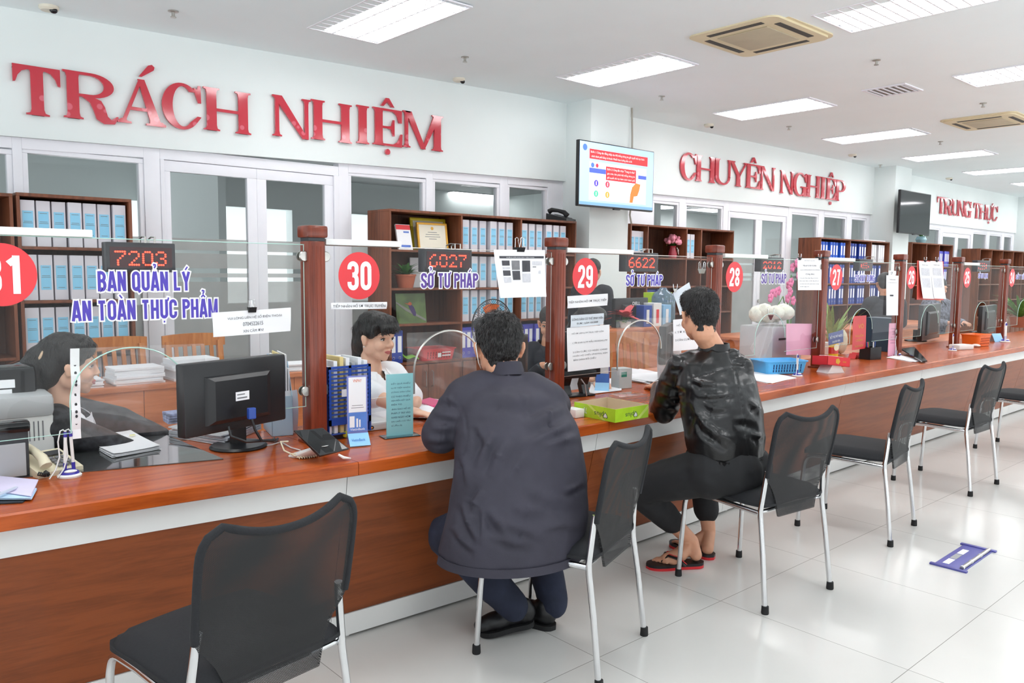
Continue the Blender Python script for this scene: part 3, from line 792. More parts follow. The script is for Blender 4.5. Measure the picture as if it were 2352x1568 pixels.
# ---------------------------------------------------------------- condensed bold sans for the stickers
def _a(cx, cy, rx, ry, a0, a1, n=10):
    return [(cx+rx*math.cos(math.radians(a0+(a1-a0)*i/n)), cy+ry*math.sin(math.radians(a0+(a1-a0)*i/n))) for i in range(n+1)]
SW = .165          # stroke
def _g(ch):
    w = .30; l, r = 0.0, w; m = w/2; k = .15
    T, B = 1-SW/2, SW/2
    if ch == 'I': return [[(0, 0), (0, 1)]], 0
    if ch == 'T': return [[(-.03, T), (r+.03, T)], [(m, T), (m, 0)]], w
    if ch == 'L': return [[(l, 1), (l, B), (r, B)]], w-.02
    if ch == 'H': return [[(l, 0), (l, 1)], [(r, 0), (r, 1)], [(l, .5), (r, .5)]], w
    if ch == 'N': return [[(l, 0), (l, 1)], [(r, 0), (r, 1)], [(l+.01, .97), (r-.01, .03)]], w
    if ch == 'M': return [[(l, 0), (l, 1)], [(.44, 0), (.44, 1)], [(l+.02, .96), (.22, .06), (.42, .96)]], .44
    if ch == 'A': return [[(-.03, 0), (m-.02, 1)], [(r+.03, 0), (m+.02, 1)], [(.03, .24), (r-.03, .24)]], w
    if ch == 'V': return [[(-.03, 1), (m-.0, 0)], [(r+.03, 1), (m+.0, 0)]], w
    if ch == 'Y': return [[(-.03, 1), (m, .45)], [(r+.03, 1), (m, .45)], [(m, .5), (m, 0)]], w
    if ch == 'X': return [[(-.03, 1), (r+.03, 0)], [(r+.03, 1), (-.03, 0)]], w
    if ch == 'E': return [[(r, T), (l, T), (l, B), (r, B)], [(l, .5), (r-.04, .5)]], w-.03
    if ch == 'P': return [[(l, 0), (l, T), (m, T)]+_a(m, .74, k, 1-.74-SW/2, 90, -90)+[(l, .74-(1-.74-SW/2))]], w-.02
    if ch == 'B': return [[(m, .52), (l, .52), (l, T), (m-.02, T)]+_a(m-.02, .72, k, .2, 90, -90), [(l, .55), (l, B), (m, B)]+_a(m, .30, k, .22, -90, 90)+[(l, .52)]], w
    if ch == 'D': return [[(l, B), (l, T), (m, T)]+_a(m, .72, k, .28-SW/2, 90, 0)+_a(m, .28, k, .28-SW/2, 0, -90)+[(l-.0, B)]], w
    if ch in 'OQ0': return [_a(m, .76, k, .24-SW/2, 0, 180)+_a(m, .24, k, .24-SW/2, 180, 360)+[(r, .76)]]+([[(m+.03, .22), (r+.07, -.06)]] if ch == 'Q' else []), w
    if ch == 'C': return [[(r, .66)]+_a(m, .76, k, .24-SW/2, 0, 180)+_a(m, .24, k, .24-SW/2, 180, 360)+[(r, .36)]], w
    if ch == 'G': return [[(r, .68)]+_a(m, .76, k, .24-SW/2, 0, 180)+_a(m, .24, k, .24-SW/2, 180, 360)+[(r, .47), (m+.02, .47)]], w
    if ch == 'U': return [[(l, 1), (l, .24)]+_a(m, .24, k, .24-SW/2, 180, 360)+[(r, 1)]], w
    if ch == 'S': return [[(r, .70)]+_a(m, .77, k, .23-SW/2, 0, 180)+[(l, .68), (l+.04, .58), (r-.04, .42), (r, .32)]+_a(m, .23, k, .23-SW/2, 0, -180)+[(l, .31)]], w
    if ch == '1': return [[(m+.02, 0), (m+.02, 1)], [(m+.02, .92), (-.0, .78)]], w-.08
    if ch == '2': return [[(l, .70)]+_a(m, .76, k, .24-SW/2, 180, 0)+[(r, .66), (r-.03, .52), (l+.02, .20), (l, B), (r+.04, B)]], w
    if ch == '3': return [[(l, .72)]+_a(m, .77, k, .23-SW/2, 180, 0)+_a(m, .68, k, .15, 0, -80)+[(m-.03, .53)], [(m-.03, .53)]+_a(m, .36, k, .17, 80, 0)+_a(m, .23, k, .23-SW/2, 0, -180)+[(l, .29)]], w
    if ch == '4': return [[(r-.04, 0), (r-.04, 1)], [(r-.05, .97), (-.02, .30)], [(-.06, .25), (r+.06, .25)]], w
    if ch == '5': return [[(r, T), (l, T), (l, .52)]+_a(m, .44, k, .16, 160, 0)+_a(m, .23, k, .23-SW/2, 0, -180)+[(l, .29)]], w
    if ch == '6': return [[(r, .72)]+_a(m, .77, k, .23-SW/2, 0, 180)+_a(m, .23, k, .23-SW/2, 180, 360)+_a(m, .42, k, .15, 0, 180)], w
    if ch == '7': return [[(l-.03, T), (r, T), (r-.03, .8), (m-.04, 0)]], w
    if ch == '8': return [_a(m, .76, k, .24-SW/2, 0, 360, 20), _a(m, .26, k, .26-SW/2, 0, 360, 20)], w
    if ch == '9': return [[(l, .28)]+_a(m, .23, k, .23-SW/2, 180, 360)+_a(m, .77, k, .23-SW/2, 0, 180)+_a(m, .58, k, .15, 180, 360)], w
    return [], .12
ACC = {'Ả': 'A?', 'À': 'A`', 'Á': "A'", 'Ý': "Y'", 'Ẩ': 'A^?', 'Ự': 'U+.', 'Ư': 'U+', 'Ở': 'O+?', 'Ị': 'I.', 'Ế': "E^'", 'Â': 'A^'}
def _acc(c, w):
    m = w/2; y = 1.09
    if c == "'": return [[(m-.04, y), (m+.10, y+.17)]]
    if c == '`': return [[(m+.04, y), (m-.10, y+.17)]]
    if c == '^': return [[(m-.12, y), (m, y+.11), (m+.12, y)]]
    if c == '?': return [[(m-.07, y+.22), (m-.03, y+.27), (m+.05, y+.25), (m+.05, y+.18), (m, y+.13), (m, y+.07)]]
    if c == '.': return [[(m-.045, -.16), (m+.045, -.16)]]
    if c == '+': return [[(w, .93), (w+.10, .97), (w+.13, 1.10)]]
    return []
def ribbon(mb, P, wd, M, z):
    n = len(P); L = []; R = []
    for i in range(n):
        a = V(P[i-1]) if i else V(P[i]); c = V(P[i+1]) if i < n-1 else V(P[i]); b = V(P[i])
        d1 = (b-a).normalized() if (b-a).length > 1e-6 else None; d2 = (c-b).normalized() if (c-b).length > 1e-6 else None
        d1 = d1 or d2; d2 = d2 or d1
        if d1 is None: continue
        t = (d1+d2); t = t.normalized() if t.length > .2 else d2
        nn = V((-t.y, t.x)); k = 1/max(.55, nn.dot(V((-d2.y, d2.x))))
        L.append(b+nn*(wd/2*k)); R.append(b-nn*(wd/2*k))
    for i in range(len(L)-1):
        z += .000004
        mb.add([(L[i].x, L[i].y, z), (R[i].x, R[i].y, z), (R[i+1].x, R[i+1].y, z), (L[i+1].x, L[i+1].y, z)], [(0, 1, 2, 3)], M)
def sans(mb, s, M, w, h, grow=0.0, z=0.0):
    """condensed bold capitals fitted to w x h (h = cap height plus accents as in the string)"""
    x = 0; S = []; lo, hi = 0, 1
    for ch in s:
        if ch == ' ': x += .26; continue
        a = ACC.get(ch, ch); st_, cw = _g(a[0])
        for P in st_: S.append(([(p[0]+x, p[1]) for p in P], SW))
        up = 0
        for c in a[1:]:
            for P in _acc(c, cw): S.append(([(p[0]+x, p[1]+up) for p in P], .085 if c != '.' else .10))
            if c == '^': up = .09
            if c in "'`?^": hi = max(hi, 1.27+up)
            if c == '.': lo = min(lo, -.21)
        x += cw+SW+.075
    x -= SW+.075
    X0, X1 = -SW/2, x+SW/2
    sx, sy = w/(X1-X0), h/(hi-lo)
    Mx = M @ Matrix.Translation((-w/2-X0*sx, -h/2-lo*sy, 0)) @ Matrix.Diagonal((sx, sy, 1, 1))
    for qi, (P, wd) in enumerate(S):
        if grow:
            d0 = V(P[0])-V(P[1]); d1 = V(P[-1])-V(P[-2]); e = grow
            P = [tuple(V(P[0])+d0.normalized()*e)]+list(P[1:-1])+[tuple(V(P[-1])+d1.normalized()*e)]
        ribbon(mb, P, wd+2*grow, Mx, z+(qi+1)*.00002)
    return mb

# ================================================================ counter
ED = [(-3, 2.64), (.35, 2.576), (.9, 2.523), (1.46, 2.47), (2.5, 2.425), (3.6, 2.435), (5.2, 2.49), (7, 2.49), (14, 2.49), (30, 2.49)]
def edge(x):
    for (a, ya), (c, yc) in zip(ED, ED[1:]):
        if x <= c: return ya+(yc-ya)*max(0, (x-a))/(c-a)
    return ED[-1][1]
ZT = 0.75
SEAM = [1.455+1.3*i for i in range(-3, 11)]
wt = thing('counter_worktop', 'long polished reddish brown counter top running past all the service windows', 'counter', (1.455, 2.8, .70))
for i in range(len(SEAM)-1):
    a, c = SEAM[i]+.0012, SEAM[i+1]-.0012
    b = MB()
    pts = [a, (a+c)/2, c]
    rg = []
    for x in pts:
        e = edge(x)
        rg.append([V((x, e, .703)), V((x, e, ZT-.006)), V((x, e+.006, ZT)), V((x, 3.22, ZT)), V((x, 3.22, .70)), V((x, e+.004, .70))])
    b.rings(rg)
    obj('worktop_section', b, M_wood, wt, 30, world=True)
fr = None
for i in range(len(SEAM)-1):
    a, c = SEAM[i]-.01, SEAM[i+1]-.01
    t = thing('counter_cabinet', 'brown panelled counter front with white bands, %s section from the left end' % ORD[i], 'counter front', ((a+c)/2, edge((a+c)/2)+.3, 0), group='counter front sections')
    def slab(name, m, off0, off1, z0, z1, d, back=None):
        b = MB(); rg = []
        for x in (a+.0015, (a+c)/2, c-.0015):
            e = edge(x)
            rg.append([V((x, e+off0, z0)), V((x, e+off1, z1)), V((x, e+off1+d, z1)), V((x, e+off0+d, z0))])
        b.rings(rg); return obj(name, b, m, t, None, world=True)
    slab('white_band', M_plast, .075, .06, .602, .699, .02)
    slab('wood_panel', M_woodp, .20, .085, .105, .60, .02)
    slab('kick_board', M_plast, .205, .195, .012, .103, .02)
    b = MB(); rg = []
    for x in (a+.002, (a+c)/2, c-.002):
        e = edge(x); rg.append([V((x, e+.24, .012)), V((x, e+.24, .69)), V((x, 2.84, .69)), V((x, 2.84, .012))])
    b.rings(rg); obj('cabinet_body', b, M_casein, t, None, world=True)
    for x in (a+.08, c-.08):
        obj('cabinet_foot', MB().lathe([(.02, 0), (.018, .0125), (0, .013)], 10, Matrix.Translation((x, edge(x)+.24, 0))), M_plast, t, world=True)

# ================================================================ posts
PX = [1.498, 2.843, 4.22, 5.566, 6.91, 8.20, 9.50, 10.82, 12.14]
GY = 2.87
def make_post():
    t = thing('partition_post', 'x', 'post')
    b = MB().box(-.036, .036, -.036, .036, 0, .80, .005)
    for s in (-.018, 0, .018): b.box(s-.0012, s+.0012, -.0372, -.036, .03, .78)
    obj('post_shaft', b, M_post, t)
    obj('post_base', MB().box(-.05, .05, -.05, .05, 0, .012, .004), M_post, t)
    obj('post_neck', MB().box(-.034, .034, -.034, .034, .80, .812), M_dark, t)
    obj('post_cap', MB().box(-.045, .045, -.045, .045, .812, .86, .010), M_post, t)
    return t
nums = [31, 30, 29, 28, 27, 26, 25, 24, 23, 22]
post0 = None
for i, x in enumerate(PX):
    lb = 'square reddish wooden post on the counter between windows %d and %d' % (nums[i], nums[i+1])
    if post0 is None: post0 = make_post(); post0.location = (x, GY+.01, ZT); post0['label'] = lb; post0['group'] = 'partition posts on the counter'
    else: copy_tree(post0, (x, GY+.01, ZT), 0, lb, 'partition posts on the counter')

# ================================================================ glass panels with their stickers
M_stick_w = mat('white_vinyl', (244, 244, 246), .4, vary=.01)
ZB, ZTOP = .90, 1.535
def px_rect(x0, y0, x1, y1, Yv):
    """middle, width and height of a pixel box on the plane y = Yv (its left edge gives the heights)"""
    a = atY(x0, (y0+y1)/2, Yv); c = atY(x1, (y0+y1)/2, Yv); m = (x0+x1)/2
    t = atY(m, y0, Yv); b_ = atY(m, y1, Yv)
    return (a.x+c.x)/2, (t.z+b_.z)/2, c.x-a.x, t.z-b_.z
def lettering(par, s, x0, y0, x1, y1, Yv, m):
    cx, cz, w, h = px_rect(x0, y0, x1, y1, Yv)
    o = sans(MB(), s, frame((cx, Yv+.0008, cz), (1, 0, 0), (0, 0, 1)), w, h, grow=.075)
    oo = obj('lettering_outline', o, M_stick_w, par, None, world=True)
    return obj('lettering', sans(MB(), s, frame((cx, Yv, cz), (1, 0, 0), (0, 0, 1)), w, h), m, oo, None, world=True)
panels = {}
def glass_panel(i, x0, x1, n, num_c, lines, trim=None):
    t = thing('glass_screen', 'clear glass screen of service window %d, with its red number disc' % n, 'glass screen', ((x0+x1)/2, GY, ZB), group='glass screens on the counter')
    ac = x0+.62; hw = .19
    P = [(x0, ZB), (ac-hw, ZB), (ac-hw, 1.0)]+[(ac-hw*math.cos(a), 1.0+.17*math.sin(a)) for a in [PI*k/24 for k in range(1, 24)]]+[(ac+hw, 1.0), (ac+hw, ZB), (x1, ZB), (x1, ZTOP), (x0, ZTOP)]
    M = frame((0, GY+.004, 0), (1, 0, 0), (0, 0, 1))
    obj('glass_pane', MB().prism(P, 0, .008, M), G_pane, t, None, world=True)
    e = MB()
    ap = [(p[0], GY, p[1]) for p in P[1:-4]]
    e.tube(ap, .0022 if not trim else .0045, 6)
    e.tube([(ac+hw, GY, ZB), (x1, GY, ZB)], .0014, 5); e.tube([(x0, GY, ZB), (ac-hw, GY, ZB)], .0014, 5)
    e.tube([(x0, GY, ZTOP), (x1, GY, ZTOP)], .0016, 5); e.tube([(x1-.002, GY, ZB), (x1-.002, GY, ZTOP)], .0016, 5)
    obj('polished_edge', e, trim or mat('glass_edge', (176, 214, 204), .15, vary=.05), t, 40, world=True)
    for cx in (x0+.004, x1-.004):
        for cz in (ZB+.06, ZTOP-.045):
            k = MB().lathe([(0, 0), (.02, 0), (.021, .004), (.018, .008), (0, .0085)], 18, frame((cx, GY-.004, cz), (1, 0, 0), (0, 0, 1)))
            k.lathe([(0, -.024), (.02, -.024), (.02, -.018), (0, -.017)], 14, frame((cx, GY-.004, cz), (1, 0, 0), (0, 0, 1)))
            obj('clamp', k, M_steel, t, 35, world=True)
    if num_c:
        D = frame((num_c[0], GY-.0055, num_c[1]), (1, 0, 0), (0, 0, 1))
        ds = obj('number_disc', MB().disc(.0965, D, 44), M_redv, t, None, world=True)
        obj('numeral', sans(MB(), str(n), D, .112, .118, z=.0009), M_stick_w, ds, None, world=True)
    for s, bx, mm in lines:
        lettering(t, s, bx[0], bx[1], bx[2], bx[3], GY-.0062, mm)
    panels[n] = t
    return t
M_purp2 = mat('purple_vinyl', (92, 60, 150), .4, vary=.04)
LN = {31: [('BAN QUẢN LÝ', (224, 611, 436, 668), M_purple), ('AN TOÀN THỰC PHẨM', (165, 672, 500, 742), M_purple)],
      30: [('SỞ TƯ PHÁP', (967, 618, 1098, 661), M_purp2)], 29: [('SỞ TƯ PHÁP', (1438, 624, 1522, 656), M_purple)],
      28: [('SỞ TƯ PHÁP', (1749, 622, 1806, 651), M_purp2)], 27: [('SỞ XÂY DỰNG', (1964, 626, 2008, 650), M_purple)],
      25: [('SỞ DU LỊCH', (2247, 625, 2269, 641), M_purple)], 24: [('SỞ Y TẾ', (2334, 627, 2352, 641), M_purple)]}
XS = [.15]+PX
for i, n in enumerate(nums[:9]):
    x0, x1 = XS[i]+.042, XS[i+1]-.042
    glass_panel(i, x0, x1, n, ((.447 if n == 31 else XS[i]+.2), 1.415), LN.get(n, []), trim=(M_steel if n in (30, 29) else None))

# ---------------------------------------------------------------- white cable trunking on the glass tops
for (xa, xb, nm) in ((0.19, .705, 31), (1.545, 1.90, 30), (2.90, 3.42, 29), (4.30, 4.80, 28), (5.63, 6.05, 27), (8.3, 8.7, 25)):
    b = MB().box(xa, xb, GY-.012, GY+.02, ZTOP+.0018, ZTOP+.026, .003)
    solo('cable_trunking', b, M_plast, 'white plastic cable trunking on the glass edge of window %d' % nm, 'trunking', 'white trunking on the glass screens')

# ---------------------------------------------------------------- queue displays
DOT = {'0': '0E11111111110E', '1': '040C040404040E', '2': '0E11010204081F', '3': '0E11010601110E', '5': '1F101E0101110E', '6': '0608101E11110E', '7': '1F010204080808', '8': '0E11110E11110E'}
M_led = mat('led_red', (255, 48, 30), .4, emit=8.0, vary=0)
M_ledcase = mat('display_case', (44, 43, 48), .35, vary=.08)
M_ledoff = mat('led_window', (58, 16, 22), .35, vary=.1)
def display(n, num, box, skip=()):
    cx, cz, w, h = px_rect(*box, GY+.03)
    t = thing('queue_display', 'black queue display with red dot digits %s behind the glass of window %d' % (num, n), 'display', (cx, GY+.05, cz-h/2), group='red number displays')
    cs = MB().box(-w/2, w/2, -.02, .03, 0, h, .004)
    obj('display_case', cs, M_ledcase, t)
    obj('display_window', MB().box(-w/2+.012, w/2-.012, -.0212, -.019, .016, h-.016), M_ledoff, t)
    b = MB(); nd = len(num); pitch = (w-.05)/(nd*6)
    pz = (h-.05)/7
    for d, ch in enumerate(num):
        rows = [int(DOT[ch][2*r:2*r+2], 16) for r in range(7)]
        for r in range(7):
            if r in skip: continue
            for c in range(5):
                if rows[r] >> (4-c) & 1:
                    b.disc(pz*.42, frame((-w/2+.03+(d*6+c)*pitch, -.0218, h-.032-r*pz), (1, 0, 0), (0, 0, 1)), 10, rx=min(pitch, pz)*.46)
    obj('led_digits', b, M_led, t, None)
    for x in (0, .03): obj('hanging_hook', MB().tube([(x, .0, h), (x, 0, h+.012), (x, -.03, h+.02), (x, -.066, h+.018), (x, -.066, h-.002)], .003, 6), M_steel, t)
    return t
display(31, '7203', (243, 557, 403, 625)); display(30, '6027', (975, 570, 1084, 625), skip=(3,)); display(29, '6622', (1437, 580, 1512, 624))
display(28, '2012', (1748, 591, 1800, 624), skip=(2, 3)); display(27, '6', (1974, 595, 2005, 622)); display(25, '3', (2245, 598, 2275, 624))

# ================================================================ visitor chairs
def make_chair():
    t = thing('visitor_chair', 'x', 'chair')
    # seat cushion
    def seat(u, v, top):
        x = (u-.5)*2; y = (v-.5)*2
        k = 1-.10*max(0, abs(x)**4)*(.5+.5*abs(y))
        ex = .232*(1-.10*abs(y)**6); ey = .235*(1-.06*abs(x)**6)
        X = x*ex; Yv = y*ey
        r = max(abs(x), abs(y))
        drop = (max(0, r-.72)/.28)**2.2
        z = (.492-.045*drop-.018*max(0, y-.4)**2*3+.004*math.cos(x*3)) if top else (.437-.012*max(0, y-.3)+.018*drop)
        return (X, Yv, z)
    n = 18; b = MB()
    vs = [V(seat(i/n, j/n, 1)) for i in range(n+1) for j in range(n+1)]; w = n+1
    fs = [(i*w+j, (i+1)*w+j, (i+1)*w+j+1, i*w+j+1) for i in range(n) for j in range(n)]
    K = len(vs); vs += [V(seat(i/n, j/n, 0)) for i in range(n+1) for j in range(n+1)]
    fs += [tuple(reversed([q+K for q in f])) for f in fs]
    for i in range(n):
        for a, c in ((i*w, (i+1)*w), ((i+1)*w+n, i*w+n)): fs.append((a, a+K, c+K, c))
        for a, c in ((i+1, i), (n*w+i, n*w+i+1)): fs.append((a, a+K, c+K, c))
    obj('seat', b.add(vs, fs), M_fab, t, 60)
    def yb(z): return -.212-.012*math.sin((z-.43)*6) - .105*max(0, z-.56)**1.25*2.2
    for s in (-1, 1):
        p = [(s*.236, -.262, .028), (s*.228, -.236, .25), (s*.222, -.214, .40)]+[(s*(.222-.004*k), yb(.43+.034*k), .43+.034*k) for k in range(6)]
        lg = obj('leg', MB().tube(p, .0115, 10), M_chrome, t, 50)
        obj('rubber_foot', MB().lathe([(0, 0), (.0155, 0), (.0165, .004), (.015, .034), (0, .036)], 12, Matrix.Translation((s*.2365, -.2645, 0))), M_rubber, lg)
        q = [(s*.222, .238, .028), (s*.216, .226, .25), (s*.213, .218, .36)]
        q += [(s*.212, .214-.055*(1-math.cos(a)), .372+.048*math.sin(a)) for a in [PI/2*k/5 for k in range(1, 6)]]
        q += [(s*.214, .05, .424), (s*.220, -.10, .421), (s*.222, -.205, .418)]
        lg = obj('leg', MB().tube(q, .0115, 10), M_chrome, t, 50)
        obj('rubber_foot', MB().lathe([(0, 0), (.0155, 0), (.0165, .004), (.015, .034), (0, .036)], 12, Matrix.Translation((s*.2222, .2388, 0))), M_rubber, lg)
    obj('cross_rail', MB().tube([(-.222, -.20, .420), (.222, -.20, .420)], .009, 8), M_chrome, t, 50)
    obj('cross_rail', MB().tube([(-.213, .12, .424), (.213, .12, .424)], .009, 8), M_chrome, t, 50)
    # backrest
    prof = [(.395, .128), (.43, .138), (.47, .150), (.505, .166), (.535, .188), (.56, .210), (.585, .2215), (.64, .2225), (.72, .224), (.79, .2235), (.815, .217), (.835, .205), (.848, .188), (.855, .165)]
    def width(z):
        for (a, wa), (c, wc) in zip(prof, prof[1:]):
            if z <= c: return wa+(wc-wa)*(z-a)/(c-a)
        return prof[-1][1]
    def back(u, v):
        x = (u-.5)*2
        ztop = .855-.034*(1-abs(x)**2.2)
        z = .395+(ztop-.395)*v
        w_ = width(.395+(.855-.395)*v)
        bow = .030*(1-x*x)*min(1, max(0, (z-.45)/.3))
        lowc = .02*(1-min(1, (z-.395)/.12))
        return V((x*w_, yb(z)-.016-bow-lowc*0+.012*(1-min(1, (z-.395)/.1))*-1, z))
    obj('backrest', MB().sheet(back, 22, 26, .010), M_mesh, t, 60)
    rim = [back(0, .40+.60*k/14)+V((.004, 0, 0)) for k in range(14)]+[back(k/18, 1)+V((0, 0, -.001)) for k in range(19)]+[back(1, 1-.60*k/14)-V((.004, 0, 0)) for k in range(1, 15)]
    obj('back_rim', MB().tube([p+V((0, .003, 0)) for p in rim], .0105, 8), M_fab, t, 60)
    return t
CH = [((.80, 2.06), 9, 'empty black mesh chair nearest the camera, cut off by the bottom edge'), ((2.115, 2.10), 20, 'black mesh chair under the man in the navy jacket'),
      ((3.24, 1.965), -6, 'black mesh chair under the man in the leather jacket'), ((4.44, 2.04), 8, 'empty black mesh chair right behind the chair of the leather jacketed man'),
      ((5.87, 2.085), -1, 'empty black mesh chair, second from the right, its whole frame in view'), ((7.45, 2.08), -4, 'empty black mesh chair cut off by the right edge'),
      ]
ch0 = None
for (x, y), a, lb in CH:
    if ch0 is None: ch0 = make_chair(); o = ch0; o.location = (x, y, 0); o.rotation_euler = (0, 0, math.radians(a)); o['label'] = lb; o['group'] = 'visitor chairs along the counter'; T0[o.as_pointer()] = yawm((x, y, 0), math.radians(a))
    else: copy_tree(ch0, (x, y, 0), math.radians(a), lb, 'visitor chairs along the counter')

# floor plate
fp = thing('floor_box_cover', 'flat violet and grey floor plate lying on the tiles at the lower right', 'floor plate', (4.36, 1.425, 0), math.radians(1))
obj('plate', MB().box(-.22, .22, -.07, .07, 0, .004, .001), mat('violet_plate', (92, 92, 168), .4, vary=.05), fp)
for x in (-.215, .215): obj('end_bar', MB().box(x-.012, x+.012, -.085, .085, 0, .009, .002), mat('violet_plate_dark', (80, 80, 156), .4), fp)
for i in range(3): obj('paper_strip', MB().box(-.165+i*.10, -.075+i*.10, .015, .045, .004, .005), M_paper if i != 1 else M_grey, fp)
obj('metal_rod', MB().tube([(-.2, -.055, .012), (.2, -.055, .012)], .009, 10), M_steel, fp)
for x in (-.19, -.07, .06): obj('rod_ring', MB().tube([(x-.006, -.055, .012), (x+.006, -.055, .012)], .0105, 10), M_plast, fp)

# ================================================================ bookcases along the wall
BYF, BYB = 6.10, 6.47
def bookcase(label, x0, x1, top, divs, shelves, doors=True, closed_left=True):
    t = thing('bookcase', label, 'bookcase', ((x0+x1)/2, (BYF+BYB)/2, 0), group='brown bookcases along the wall')
    th = .02
    obj('top_panel', MB().box(x0, x1, BYF, BYB, top-.022, top, .002), M_case, t, world=True)
    for i, x in enumerate([x0]+list(divs)+[x1-th]):
        obj('side_panel' if i in (0, len(divs)+1) else 'divider', MB().box(x, x+th, BYF, BYB, 0, top-.022, .001), M_case, t, world=True)
    obj('back_panel', MB().box(x0+th, x1-th, BYB-.01, BYB-.002, .02, top-.022), M_casein, t, world=True)
    edges = [x0+th]+[v for d in divs for v in (d, d+th)]+[x1-th]
    cells = [(edges[i], edges[i+1]) for i in range(0, len(edges), 2)]
    for z in shelves:
        for a, c in cells: obj('shelf', MB().box(a, c, BYF+.005, BYB-.01, z-.02, z, .001), M_case, t, world=True)
    if doors:
        z = shelves[-1]-.025
        for a, c in cells:
            m = (a+c)/2
            for q, (da, dc) in enumerate(((a, m), (m, c))):
                d = obj('door', MB().box(da+.003, dc-.003, BYF-.016, BYF, .05, z, .002), M_case, t, world=True)
                hx = dc-.04 if q == 0 else da+.04
                obj('handle', MB().tube([(hx, BYF-.017, z-.06), (hx, BYF-.04, z-.07), (hx, BYF-.04, z-.2), (hx, BYF-.017, z-.21)], .005, 8), M_steel, d, world=True)
    return t, cells
def make_file():
    t = thing('box_file', 'x', 'box file')
    b = MB().box(-.0415, .0415, 0, .26, 0, .305, .002)
    obj('file_body', b, M_file, t, None)
    lc = obj('title_card', MB().box(-.031, .031, -.0012, -.0003, .07, .235), M_cyan, t, None)
    q = MB()
    for z, w in ((.222, .022), (.165, .024), (.155, .027), (.085, .02)): q.box(-w, w, -.0016, -.0013, z-.0016, z+.0016)
    obj('title_lines', q, M_greyink, lc, None)
    return t
def make_binder(col):
    t = thing('ring_binder', 'x', 'binder')
    obj('binder_body', MB().box(-.034, .034, 0, .27, 0, .30, .003), col, t, None)
    obj('spine_label', MB().box(-.021, .021, -.0012, -.0003, .10, .25), M_paper, t, None)
    obj('finger_ring', MB().lathe([(.011, 0), (.013, .002), (.011, .003)], 14, frame((0, -.0005, .05), (1, 0, 0), (0, 0, 1)), cap=False), M_steel, t)
    return t
PROT = {}
def put(kind, x, y, z, rz, label, group):
    if kind not in PROT:
        o = make_file() if kind == 'file' else make_binder(mat('binder_'+kind, {'blue': (38, 66, 158), 'bright': (32, 92, 205), 'teal': (30, 62, 84), 'violet': (84, 84, 190), 'white': (222, 222, 226)}[kind], .45, vary=.05))
        PROT[kind] = o; o.location = (x, y, z); o.rotation_euler = (0, 0, rz); o['label'] = label; o['group'] = group
        return o
    return copy_tree(PROT[kind], (x, y, z), rz, label, group)
def row(kind, cell, z, n, where, x0=None, step=None, start=0, name=None):
    a, c = cell
    st = step or min(.0945 if kind == 'file' else .075, (c-a)/n)
    x = (x0 if x0 is not None else a)+st/2
    for i in range(n):
        nm = {'file': 'box file', 'blue': 'dark blue ring binder', 'bright': 'bright blue ring binder', 'teal': 'dark teal ring binder', 'violet': 'violet blue ring binder', 'white': 'white ring binder'}[kind]
        put(kind, x+i*st, BYF+.03+.012*((i*7) % 3), z+.0005, math.radians(((i*5) % 3-1)*.8), '%s, %s from left %s' % (nm, ORD[start+i], where), 'files %s' % where)

# left: an open dark bookcase and the one full of box files
bc, cells = bookcase('brown bookcase at the left edge of the photo, mostly hidden', -.35, 1.035, 1.915, (.34,), (1.56, 1.20, .84, .48))
bc, cells = bookcase('brown bookcase packed with pale box files, under the word TRÁCH', 1.055, 1.765, 1.925, (), (1.575, 1.215, .86, .50))
for j, z in enumerate((1.575, 1.215, .86, .50)):
    row('file', cells[0], z, 7, 'on the %s shelf, left bookcase' % ('top', 'second', 'third', 'bottom')[j])
# middle: three units
bc, cells = bookcase('three part brown bookcase under the word NHIỆM, with frames, a plant and box files', 3.925, 6.325, 1.985, (4.735, 5.505), (1.625, 1.275, .945, .585))
for j, z in enumerate((1.625, 1.275, .945)):
    nm = ('top', 'second', 'third')[j]
    row('file', cells[1], z, 6, 'in the centre cell, %s shelf, middle bookcase' % nm, step=.118 if j == 0 else .12)
    row('file', cells[2], z, 6, 'in the right cell, %s shelf, middle bookcase' % nm, step=.118)
row('violet', cells[1], .585, 5, 'low in the centre cell, middle bookcase')
row('violet', cells[2], .585, 4, 'low in the right cell, middle bookcase')
row('blue', cells[0], .585, 2, 'low in the left cell, middle bookcase')
c0 = cells[0]
# second bookcase (behind the lit television)
bc, cells3 = bookcase('brown bookcase right of the first pillar, with a flower vase in its dark cells', 7.235, 9.37, 2.005, (7.545, 8.315, 8.625), (1.62, 1.27, .93, .57))
row('file', cells3[0], 1.62, 3, 'atop the bookcase right of the pillar')
row('file', cells3[2], 1.62, 2, 'in the narrow cell right of the pillar', step=.11)
row('blue', cells3[1], .93, 5, 'low in the bookcase right of the pillar')
# third bookcase, blue binders
bc, cells4 = bookcase('brown bookcase full of blue ring binders, before the second pillar', 11.73, 14.17, 2.0, (12.70, 13.46), (1.64, 1.29, .95, .60))
row('bright', cells4[0], 1.64, 8, 'on the top shelf, blue binder bookcase', step=.112)
row('blue', cells4[1], 1.64, 6, 'on the top middle shelf, binder bookcase', step=.115)
row('white', cells4[2], 1.64, 6, 'on the top right shelf, binder bookcase', step=.105)
for j, z in enumerate((1.29, .95)):
    nm = ('second', 'third')[j]
    row('blue', cells4[0], z, 8, 'in the left cell, %s shelf, binder bookcase' % nm, step=.112)
    row('blue', cells4[1], z, 6, 'in the middle cell, %s shelf, binder bookcase' % nm, step=.115)
    row('blue', cells4[2], z, 4, 'in the right cell, %s shelf, binder bookcase' % nm, step=.115)
bc, cells5 = bookcase('dark brown bookcase just past the second pillar, plants on its top', 15.1, 17.05, 2.03, (15.75, 16.35), (1.60, 1.25, .9, .55))
